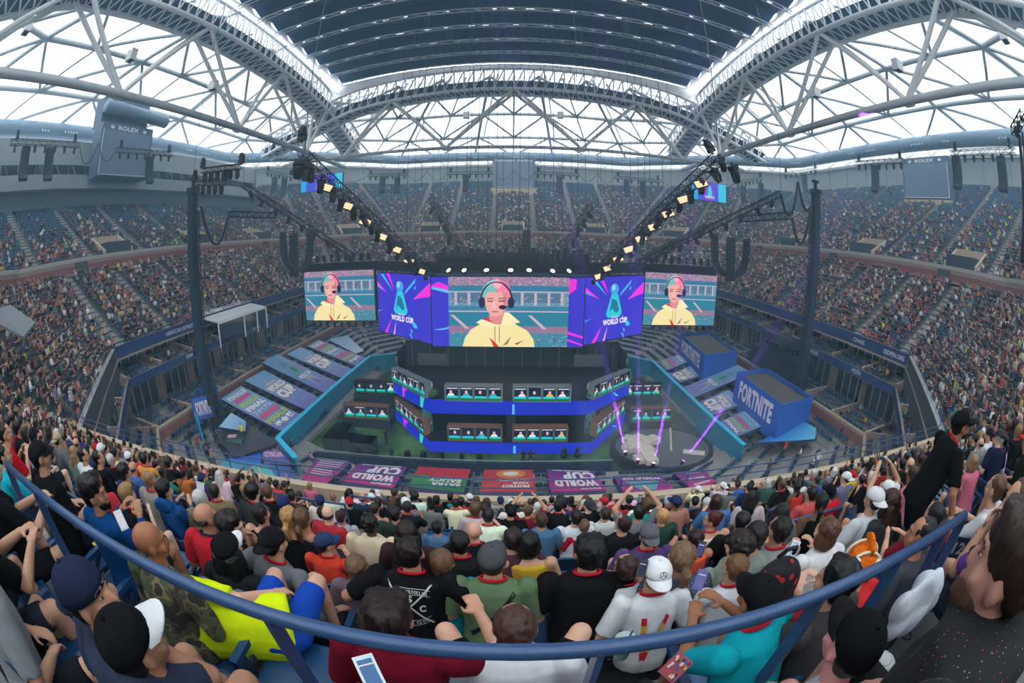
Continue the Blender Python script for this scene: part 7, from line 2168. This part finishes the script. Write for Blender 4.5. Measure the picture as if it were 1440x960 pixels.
def back_straps(o, P):
    sh = [c for c in o.children if c.name.startswith('shirt')][0]
    def paint(m, F):
        for (a, b) in (((.22, .98), (.34, .06)), ((.84, .98), (.36, .06))):
            n = 12
            for k in range(n):
                p, q = Vector(a).lerp(Vector(b), k / n), Vector(a).lerp(Vector(b), (k + 1) / n)
                line(m, F, p.x, p.y, q.x, q.y, .13, c8(206, 36, 60) if k % 4 < 2 and k < 6 or k > 9 else c8(226, 176, 60), 1)
    decal(o, sh, paint, P.spine(.24), .24, .36, 'lanyard_strap')
def knit_hat(o, P):
    H_, M = P.head, P.R; m = MB(); rr = random.Random(2)
    m.ball(H_ + M @ Vector((0, -.01, .045)), (.10, .115, .10), 18, 12, M=M); 
    for sg in (-1, 1): m.ball(H_ + M @ Vector((sg * .085, .0, -.045)), (.022, .05, .06), 10, 7, M=M)
    m.ball(H_ + M @ Vector((0, .0, .16)), (.02, .09, .05), 10, 7, M=M)
    hm = remesh(m, .009, 2, 'knitted_hat'); noisy(hm, .012, 70, 1); h = link('knitted_hat', hm, FAB, o, (232, 112, 30))
    for sg in (-1, 1):
        e = MB(); e.ball(H_ + M @ Vector((sg * .07, -.075, .09)), .026, 12, 8, col=c8(238, 236, 232)); e.ball(H_ + M @ Vector((sg * .086, -.092, .095)), .011, 8, 6, col=c8(40, 40, 46)); e.build('button_eye', VC, h, smooth=True)
    e = MB()
    for (y, w) in ((.05, .009), (-.06, .009)):
        pts = [H_ + M @ Vector((.103 * math.cos(a), y, .045 + .103 * math.sin(a))) for a in np.linspace(-.2, PI + .2, 16)]; e.tube(pts, w, 6, c8(236, 226, 200))
    e.build('cream_stripe', VC, h)
def front_print(o, P):
    sh = [c for c in o.children if c.name.startswith('shirt')][0]
    def paint(m, F):
        rr = random.Random(8)
        for k in range(26):
            u, v = rr.random(), rr.random() * .55; m.quad(F(u, v), F(min(1, u + .08), v), F(min(1, u + .08), v + .05), F(u, v + .05), c8(*rr.choice([(170, 20, 50), (200, 40, 70), (120, 20, 40)])))
        for k in range(10): line(m, F, .3 + .02 * k, 1 - k * .09, .32 + .02 * k, .91 - k * .09, .09, c8(206, 36, 60) if k % 3 else c8(226, 196, 60), 1)
    decal(o, sh, paint, P.spine(.24), .26, .36, dirv=(0, -1, .1))
foreground()

# ---------------------------------------------------------------- every other nearby spectator: one object each, copied from a few built ones
def color_word(c):
    names = {'black': (24, 24, 28), 'white': (226, 226, 226), 'grey': (128, 130, 134), 'charcoal': (60, 62, 68), 'red': (190, 40, 50), 'maroon': (110, 28, 44), 'navy': (36, 50, 90), 'blue': (60, 100, 160), 'pale blue': (150, 180, 210), 'pink': (220, 150, 160), 'teal': (30, 150, 150),
             'green': (60, 110, 76), 'purple': (92, 64, 120), 'orange': (220, 110, 60), 'yellow': (220, 190, 60), 'beige': (176, 156, 130), 'neon yellow': (214, 232, 40)}
    return min(names, key=lambda k: sum((a - b) ** 2 for a, b in zip(names[k], c)))
ORD = ['front', 'second', 'third', 'fourth', 'fifth', 'sixth', 'seventh', 'eighth', 'ninth', 'tenth', 'eleventh', 'twelfth', 'thirteenth', 'fourteenth', 'fifteenth']
def filler():
    protos = []
    specs = [('short', 'lap', 'tee', None), ('short', 'up', 'tee', 'cap'), ('thick', 'ph', 'tee', None), ('long', 'lap', 'tee', None), ('crop', 'fw', 'tee', None), ('short', 'chin', 'long', 'capb'), ('pony', 'up', 'tank', None), ('curly', 'lap', 'tee', None), ('ring', 'up', 'tee', None), ('bob', 'ph', 'tee', None), ('short', 'armsup', 'tee', None)]
    park = []
    for q, (hr, kd, sl, cp) in enumerate(specs):
        o, P = person('proto', (0, 0, 0), hair=hr, kind=kd, sleeve=sl, lean=8 + (q * 5) % 12, yaw=[0, -25, 15, 30, 0, -40, 20, 0, -15, 35, 0][q], cap=(30, 30, 34) if cp else None, capback=cp == 'capb', lanyard=RED if q in (0, 2, 4, 7) else None, fine=0, base=(0, 0, 0), twist=(q * 7) % 15 - 7)
        protos.append((o, P, hr, cp)); 
    rr = random.Random(17)
    cand = []
    for (x, y, z, rz, k, s) in SEATPOS:
        px, py = project((x, y + .06, z + 1.2))
        d = math.hypot(x, y)
        if any(abs(x - ex) < .46 and abs(k - ek) < .5 for ex, ey, ek, _ in EXPL): continue
        if py > 738 and 60 < px < 1330: continue
        if not (-60 < px < 1500) or py > 900: continue
        if k >= 11: continue
        cand.append((d, x, y, z, k, px, py))
    cand.sort()
    n_ind = 300 - len(EXPL)
    used = [False] * len(protos); far = []; cnt = {}
    SH = [c for c in PAL] + [(24, 24, 28)] * 5 + [(226, 226, 226)] * 3 + [(128, 130, 134)] * 3
    chosen = []
    for c in cand:
        if rr.random() > .90: continue
        chosen.append(c)
    ind = chosen[:n_ind]; far = chosen[n_ind:]
    byrow = {}
    for c in ind: byrow.setdefault(c[4], []).append(c)
    for k, L in byrow.items():
        L.sort(key=lambda c: c[1]); ctr = {}
        for j, c in enumerate(L):
            d, x, y, z, k, px, py = c
            q = rr.choices(range(len(protos)), [5, 3, 3, 3, 3, 2, 2, 2, 1.5, 2, .7])[0]; src, P, hr, cp = protos[q]
            sh = rr.choice(SH); sh = tuple(min(250, max(12, int(v * rr.uniform(.85, 1.1)))) for v in sh); sk = rr.choice(SKIN); hc = rr.choice(HAIRC); pa = rr.choice(PANTS); cc = rr.choice([(24, 24, 28), (226, 226, 226), (36, 50, 90), (60, 62, 68), (190, 40, 50)])
            side = 'left' if x < -4.6 else 'right' if x > 4.6 else 'middle'
            what = {'short': 'short hair', 'crop': 'cropped hair', 'thick': 'thick hair', 'long': 'long hair', 'pony': 'a ponytail', 'curly': 'curly hair', 'ring': 'a bald crown', 'bob': 'bobbed hair'}[hr]
            if cp: what = 'a %s cap' % color_word(cc)
            key = (side,); ctr[key] = ctr.get(key, 0) + 1
            top = {'tank': 'tank top', 'long': 'long-sleeved shirt', 'tee': 'tee'}[P_sl[q] if False else specs[q][2]]
            lab = '%s %s, %s, %s row, %s block, %s from its left' % (color_word(sh), top, what, ORD[k] if k else 'front', side, ORD[ctr[key] - 1] if ctr[key] <= 15 else str(ctr[key]) + 'th')
            lab = lab.replace('front from its left', 'first from its left').replace('front row', 'front row')
            lab = 'person in ' + lab
            if not used[q]:
                o = src; used[q] = True
            else:
                o = src.copy(); COL.objects.link(o)
                for ch in src.children:
                    cx = ch.copy(); COL.objects.link(cx); cx.parent = o
                    for g in ch.children: gx = g.copy(); COL.objects.link(gx); gx.parent = cx
            sc = rr.uniform(.92, 1.06); o.scale = (sc, sc, sc)
            o.location = (x + rr.uniform(-.04, .04), y + rr.uniform(-.03, .03), z); o.rotation_euler = (0, 0, rr.uniform(-.3, .3) - x * .02)
            tag(o, label=lab, cat='person', group='spectators in the near lower stand'); setcol(o, sk)
            for ch in o.children:
                n = ch.name.split('.')[0]
                setcol(ch, {'shirt': sh, 'shorts': pa, 'trousers': pa, 'shoes': (210, 210, 214), 'hair': hc, 'cap': cc, 'lanyard': RED}.get(n, sh))
                for g in ch.children: setcol(g, cc)
    for q, (o, P, hr, cp) in enumerate(protos):
        if not used[q]:
            for ch in list(o.children):
                for g in list(ch.children): bpy.data.objects.remove(g)
                bpy.data.objects.remove(ch)
            bpy.data.objects.remove(o)
    for (d, x, y, z, k, px, py) in far: LOW_P.append((x, y, z, 0., 12.))
    print('individual', len(ind), 'explicit', len(EXPL), 'far-near', len(far))
P_sl = {}
filler()
# ================================================================== chairs, rails and small things nearby
SEATB = mat('blue_seat_plastic', rgb(24, 66, 108), .34, spec=.5, var=.06, scale=5); SEATF = mat('seat_bracket_steel', rgb(36, 48, 66), .4)
def chair_parts(root, folded):
    m = MB(); n = 9; rings = []
    # curved shell with a rolled rounded top edge
    def sh(f, off):
        out = []
        for k in range(n + 1):
            u = -1 + 2 * k / n; w = .235 * (1 - .35 * max(0, f - .72) ** 1.5 * 4 * .3); top = 1 - .10 * abs(u) ** 3.5 * (f > .9)
            out.append((u * w, -.20 - .13 * f * .9 + .035 * u * u + off * (1 if True else 0) - .02 * (f > .93), .33 + .52 * f * top))
        return out
    fs = [0, .25, .5, .75, .92, 1.0]
    front = [sh(f, .012) for f in fs]; back = [sh(f, -.016) for f in fs]
    vs = [p for r_ in front for p in r_] + [p for r_ in back for p in r_]; N1 = len(fs) * (n + 1); F = []
    for j in range(len(fs) - 1):
        for k in range(n):
            a = j * (n + 1) + k; F.append((a, a + 1, a + n + 2, a + n + 1)); F.append((N1 + a, N1 + a + n + 1, N1 + a + n + 2, N1 + a + 1))
    for j in range(len(fs) - 1):
        for k in (0, n):
            a = j * (n + 1) + k; F.append((a, a + n + 1, N1 + a + n + 1, N1 + a) if k == 0 else (a, N1 + a, N1 + a + n + 1, a + n + 1))
    for k in range(n):
        t = (len(fs) - 1) * (n + 1) + k; F.append((t, N1 + t, N1 + t + 1, t + 1)[::-1]); F.append((k, N1 + k, N1 + k + 1, k + 1))
    m.add(vs, F)
    tp = [(p[0], p[1] - .012, p[2]) for p in front[-1]]; m.tube(tp, .02, 8)
    m.build('backrest', SEATB, root, smooth=True)
    m = MB()
    if folded: m.tube([(-.2, -.13, .66), (.2, -.13, .66)], .02, 8); m.box((0, -.12, .52), (.44, .045, .36)); m.box((0, -.10, .38), (.40, .08, .05))
    else: m.box((0, .05, .44), (.44, .40, .045)); m.tube([(-.2, .25, .44), (.2, .25, .44)], .026, 8)
    m.build('seat', SEATB, root)
    m = MB(); m.box((.265, .02, .64), (.05, .34, .04)); m.tube([(.24, .19, .64), (.29, .19, .64)], .02, 8); m.build('armrest', SEATB, root)
    m = MB(); m.box((.265, -.1, .38), (.035, .1, .5)); m.box((.265, -.1, .14), (.03, .06, .28)); m.frame_box((.265, -.1, .45), (.265, .15, .62), .03, .04); m.build('bracket', SEATF, root)
    m = MB(); pts = [(.265 + .042 * math.cos(a), -.33 + .042 * math.sin(a), .50) for a in np.linspace(0, 2 * PI, 17)]; m.tube(pts, .006, 5, caps=False); m.tube([(.265, -.29, .50), (.265, -.2, .48)], .006, 5); m.build('cup_holder', SEATF, root)
def chairs():
    seats = sorted([(math.hypot(x, y), x, y, z, k) for (x, y, z, rz, k, s) in SEATPOS if project((x, y, z + .6))[1] < 1040])
    ind = seats[:300]; rest = seats[300:]
    occ = lambda x, k: any(abs(x - ex) < .3 and ek == k for ex, ey, ek, _ in EXPL)
    pr = {}
    byrow = {}
    for c in ind: byrow.setdefault(c[4], []).append(c)
    for k, L in sorted(byrow.items()):
        L.sort(key=lambda c: c[1]); ctr = {}
        for (d, x, y, z, k) in L:
            px, py = project((x, y + .06, z + 1.2))
            fold = (py > 738 and 60 < px < 1330) and not occ(x, k)
            side = 'left' if x < -4.6 else 'right' if x > 4.6 else 'middle'
            ctr[side] = ctr.get(side, 0) + 1; j = ctr[side]
            lab = 'blue %s seat, %s row above front wall, %s block, %s from its left' % ('folded' if fold else 'stadium', ORD[k] + (' nearest' if k == 0 else ''), side, (ORD[j - 1] if 1 < j <= 15 else 'first' if j == 1 else str(j) + 'th'))
            if fold not in pr:
                r = empty('stadium_seat', (x, y, z)); chair_parts(r, fold); pr[fold] = r
            else: r = dup(pr[fold], (x, y, z))
            tag(r, label=lab, cat='seat', group='blue stadium seats in the near stand')
    for (d, x, y, z, k) in rest: LOW_S.append((x, y, z, 0.))
chairs()
def tube_rail(name, label, pts, r=.024, m=None, lower=None, posts=(), foot=None, cat='rail'):
    root = empty(name, tuple(pts[0]), label=label, cat=cat); o = Vector(pts[0])
    b = MB(); b.tube([Vector(p) - o for p in pts], r, 12); b.build('top_rail', m or NAVYRAIL, root, smooth=True)
    if lower: b = MB(); b.tube([Vector(p) - o - Vector((0, 0, lower)) for p in pts], r * .8, 10); b.build('lower_rail', m or NAVYRAIL, root, smooth=True)
    for p, q in posts:
        b = MB(); b.frame_box(Vector(p) - o, Vector(q) - o, .055, .02, up=(1, 0, 0)); b.build('post', m or NAVYRAIL, root)
    return root
RZ = 19.03; RYY = .65
def xr(px, py): d = ray(px, py); s = RYY / d.y if d.y > 0 else 1; return at_z(px, py, RZ).x
zf = row_floor(10) + .01
posts = []
for px, py in ((376, 868), (845, 918), (1165, 850), (1282, 800)):
    x = at_z(px, py, RZ).x; posts.append(((x, RYY, RZ), (x, RYY + .02, zf)))
posts.append(((-3.1, RYY, RZ), (-3.1, RYY, zf))); posts.append(((-2.45, RYY, RZ), (-2.45, RYY, zf)))
tube_rail('section_rail', 'long blue steel handrail sweeping across the bottom of the view', [(-3.12, RYY, RZ), (-2, RYY, RZ), (-1, RYY, RZ), (0, RYY, RZ), (1, RYY, RZ), (2.12, RYY, RZ)], .026, posts=posts + [((2.12, RYY, RZ), (2.12, RYY, zf)), ((1.86, RYY, RZ), (2.12, RYY, zf + .2))])
def srail(label, pa, pb, k, h=1.02, low=.42, n=2, r=.022):
    """rail standing on row k, ends read at its top bar"""
    z = row_floor(k) + h; A, B = at_z(*pa, z), at_z(*pb, z); y = (A.y + B.y) / 2; A.y = B.y = y
    ps = [(A.lerp(B, q / (n - 1)), A.lerp(B, q / (n - 1)) - Vector((0, 0, h - .01))) for q in range(n)]
    return tube_rail('stair_rail', label, [A, B], r, lower=low, posts=[(p, q) for p, q in ps])
srail('blue two-bar rail at the far left behind the big-haired man', (12, 664), (150, 686), 8)
srail('blue two-bar rail left of the middle block, before the blue hooded man', (205, 694), (295, 700), 6)
srail('blue two-bar rail right of the blue hooded man', (333, 701), (398, 703), 6)
srail('blue two-bar rail beside the left stairs, third from left', (376, 701), (490, 700), 5)
srail('short blue rail near the DAD shirt', (490, 700), (545, 699), 4)
srail('blue two-bar rail right of the centre, before the raised arms', (948, 714), (990, 718), 5)
srail('small blue rail at the top of the right stairs', (910, 708), (940, 708), 4)
srail('blue two-bar rail in the right block behind the grey tee', (1100, 722), (1194, 722), 7)
srail('blue two-bar rail the standing man holds', (1250, 720), (1402, 705), 8, n=2)
srail('blue rail far right below the front wall', (1080, 716), (1110, 712), 5)
# number plate on the right end of the sweep rail
c = at_z(1352, 770, 18.72); m = MB(); M_ = Matrix.Rotation(R(-38), 4, 'Z')
root = empty('row_sign', tuple(c), R(-40), label='navy plate numbered 120 on the right end of the long rail', cat='sign')
m.box((0, 0, 0), (.18, .012, .14)); m.build('plate', mat('navy_plate', rgb(40, 52, 78), .5), root)
m = MB(); put_text(m, '120', lambda u, v: Vector((-.075 + .15 * u, -.009, -.04 + .08 * v)), 0, 1, 0, 1, c8(186, 190, 198), .03); m.build('number', VC, root)
# pipe rail along the front wall
pts = []
for a in ((-37, 24.5), (-21, 10.1), (21, 10.1), (37, 24.5)): pts.append(a)
root = empty('parapet_rail', (0, 10, 13.1), label='thin blue pipe rail along the top of the near front wall', cat='rail')
b = MB()
for a, c in zip(pts[:-1], pts[1:]):
    a, c = Vector((*a, 13.65)), Vector((*c, 13.65)); n = (c - a).length
    for dz in (0, -.28): b.tube([a - Vector((0, 10, 13.1 - dz)), c - Vector((0, 10, 13.1 - dz))], .022, 6)
b.build('rail_pipe', NAVYRAIL, root)
for a, c in zip(pts[:-1], pts[1:]):
    a, c = Vector((*a, 13.05)), Vector((*c, 13.05)); L = (c - a).length; n = int(L / 2.1)
    for q in range(n):
        p = a.lerp(c, (q + .5) / n) - Vector((0, 10, 13.1)); b = MB(); b.tube([p, p + Vector((0, 0, .6))], .02, 6); b.build('post', NAVYRAIL, root)
# small things held or lying about
def thing_box(name, label, loc, size, col, rot=(0, 0, 0), cat=None, screen=None, edge=.008):
    m = MB(); m.box((0, 0, 0), size); me = m.mesh(name, mat(name + '_' + '_'.join(map(str, col)), rgb(*col), .35)); o = bpy.data.objects.new(name, me); COL.objects.link(o); o.location = loc; o.rotation_euler = rot; tag(o, label=label, cat=cat or name)
    if screen:
        s = MB(); z = size[2] / 2 + .001; x, y = size[0] / 2 - edge, size[1] / 2 - edge * 1.6; s.quad((-x, -y, z), (x, -y, z), (x, y, z), (-x, y, z)); s.quad((-x, y * .6, z + .0005), (x, y * .6, z + .0005), (x, y * .7, z + .0005), (-x, y * .7, z + .0005), c8(230, 230, 235)); s.c[0] = c8(*screen)
        s.build('phone_screen', emat('lit_phone_screen', None, .9), o)
    return o
def look_rot(p, tilt=0.):
    d = (Vector((0, 0, H)) - Vector(p)).normalized(); return d.to_track_quat('Z', 'Y').to_euler()
def phone(label, px, py, dist, col, scr, rot=None, s=.8):
    p = Vector((0, 0, H)) + ray(px, py) * dist; o = thing_box('phone', label, p, (.074 * s, .15 * s, .009), col, (0, 0, 0), 'phone', scr); o.rotation_euler = rot or look_rot(p); return o
phone('white-backed phone in a pale blue case held up at the bottom centre', 521, 948, 1.22, (214, 226, 232), (90, 130, 180))
phone('white phone held by the man in royal blue shirt', 170, 731, 2.75, (226, 226, 228), (214, 218, 222))
phone('white phone held by the person in grey tee, right block', 1116, 772, 2.9, (230, 230, 232), (150, 190, 220))
phone('black phone held up by the boy in white tee', 903, 799, 2.5, (30, 30, 36), (60, 60, 90), s=.7)
phone('dark phone held by the boy in orange tank top', 985, 772, 3.1, (30, 30, 36), (70, 80, 130))
phone('phone in a patterned blue case near the boy in white tee by the rail', 985, 815, 2.3, (90, 96, 160), (110, 110, 170), s=.75)
phone('dark phone raised above the heads, centre right', 900, 701, 6.0, (40, 44, 50), (90, 110, 130))
o = thing_box('paper_sheet', 'white printed sheet held up in the left block', at_z(282, 688, 15.9), (.22, .3, .003), (228, 230, 236), (R(70), 0, 0), 'paper')
def cup(label, px, py, dist, rot):
    p = Vector((0, 0, H)) + ray(px, py) * dist; root = empty('drink_cup', tuple(p), label=label, cat='cup')
    m = MB(); m.tube([(0, 0, -.12), (0, 0, 0)], .04, 16, rs=[.030, .044]); m.build('cup_body', mat('green_clear_cup', rgb(120, 150, 140), .15, spec=.6), root, smooth=False)
    m = MB(); m.tube([(0, 0, 0), (0, 0, .006)], .046, 16); m.ball((0, 0, .006), (.04, .04, .012), 14, 6); m.build('cup_lid', mat('clear_lid', rgb(180, 190, 188), .15, spec=.6), root)
    m = MB(); m.tube([(.01, 0, .01), (.015, .0, .07)], .004, 6); m.build('straw', mat('green_straw', rgb(40, 120, 80), .4), root)
cup('iced drink cup with clear lid in a holder, bottom centre right', 880, 900, 1.75, 0)
p = Vector((0, 0, H)) + ray(950, 938) * 1.75
o = thing_box('comic_book', 'folded colourful magazine held below the turquoise tee', p, (.12, .085, .012), (150, 60, 70), (R(20), R(-14), R(34)), 'magazine')
m = MB(); rr = random.Random(9)
for k in range(26):
    x, y = -.055 + rr.random() * .095, -.038 + rr.random() * .062; m.quad((x, y, .007), (x + .015, y, .007), (x + .015, y + .01, .007), (x, y + .01, .007), c8(*rr.choice([(220, 200, 190), (60, 70, 140), (190, 60, 60), (220, 180, 90), (40, 40, 60)])))
m.build('cover_print', VC, o)
# backpack with red web pattern
p = Vector((0, 0, H)) + ray(1098, 805) * 2.25; root = empty('backpack', tuple(p), label='black backpack splashed with red beside the woman in white tee', cat='backpack')
m = MB(); m.ball((0, 0, -.1), (.15, .1, .2), 14, 10); m.ball((0, -.06, -.16), (.12, .07, .1), 12, 8); bm_ = remesh(m, .012, 3, 'bag_body'); link('bag_body', bm_, speck_mat('red_splash', rgb(30, 28, 34), (rgb(190, 30, 40), rgb(200, 50, 50)), 14, .24), root)
m = MB(); m.tube([(-.05, .02, .1), (-.03, .0, .16), (.03, 0, .16), (.05, .02, .1)], .012, 8); m.build('carry_loop', mat('strap_black', rgb(24, 24, 28), .7), root)
# tan bag strap of the woman, white jersey over a seat, navy caps etc.
p = Vector((0, 0, H)) + ray(1292, 838) * 1.95; root = empty('draped_jersey', tuple(p), label='white perforated jersey draped over a seat back by the right rail', cat='jersey')
m = MB(); m.ball((0, 0, 0), (.19, .055, .12), 16, 12); m.ball((.02, -.02, -.10), (.18, .05, .12), 14, 10); jm = remesh(m, .012, 3, 'jersey_cloth'); noisy(jm, .03, 12, 2); link('jersey_cloth', jm, speck_mat('perforated_white', rgb(206, 210, 216), (rgb(170, 176, 186), rgb(180, 186, 196)), 90, .25), root)
# yellow-edged steps show between the blocks already; tripod clamp on the rail at the right
p = at_z(1340, 830, 18.75); root = empty('camera_clamp', tuple(p), label='black camera clamp arm fixed to the right end of the rail', cat='clamp')
m = MB(); m.tube([(0, 0, 0), (.04, .0, .12), (.0, .02, .22)], .014, 8); m.ball((.04, 0, .12), .024, 8, 6); m.ball((0, .02, .22), .03, 8, 6); m.box((0, 0, -.03), (.06, .05, .08)); m.build('arm', RIGBLK, root)
def bake_far():
    # seats
    bake('stadium_seats', None, [([(x, y, z, rz) for x, y, z, rz in LOW_S], SEATT)], col_seat, mat('blue_seat_plastic_far', source='attr', rough=.45),
         label='rows of blue plastic seats around the lower and upper stands', cat='seats', kind='stuff')
    groups = []
    rr = random.Random(5)
    for hi, T in ((0, LOTM), (1, HITM)):
        sel = [[] for _ in range(6)]
        for (x, y, z, rz, dist) in LOW_P:
            if (dist < 30) != bool(hi): continue
            p = rr.choice([0, 0, 1, 2, 3, 4, 5]) if rr.random() < .92 else 4
            sel[p].append((x + rr.uniform(-.05, .05), y + rr.uniform(-.05, .05), z, rz + rr.uniform(-.35, .35), rr.uniform(.9, 1.06)))
        groups += [(sel[k], T[k]) for k in range(6)]
    bake('crowd', None, groups, col_person, mat('crowd_clothes', source='attr', rough=.8),
         label='seated crowd filling the lower and upper stands around the arena', cat='crowd', kind='stuff')
    print('crowd', len(LOW_P), 'seats', len(LOW_S), 'near seats', len(SEATPOS))
bake_far()
# ================================================================== haze hanging in the hall
if HAZE:
    mb = MB(); mb.box((0, 55, 30.5), (186, 200, 60.5))
    hm = bpy.data.materials.new('stage_haze'); hm.use_nodes = True; _n = hm.node_tree.nodes; _n.clear()
    _o = _n.new('ShaderNodeOutputMaterial'); _v = _n.new('ShaderNodeVolumeScatter')
    _v.inputs['Color'].default_value = (.46, .80, 1, 1); _v.inputs['Density'].default_value = HAZE; _v.inputs['Anisotropy'].default_value = .2
    hm.node_tree.links.new(_v.outputs[0], _o.inputs['Volume'])
    mb.build('haze', hm, label='thin pale blue stage haze filling the whole arena', cat='haze', kind='stuff')
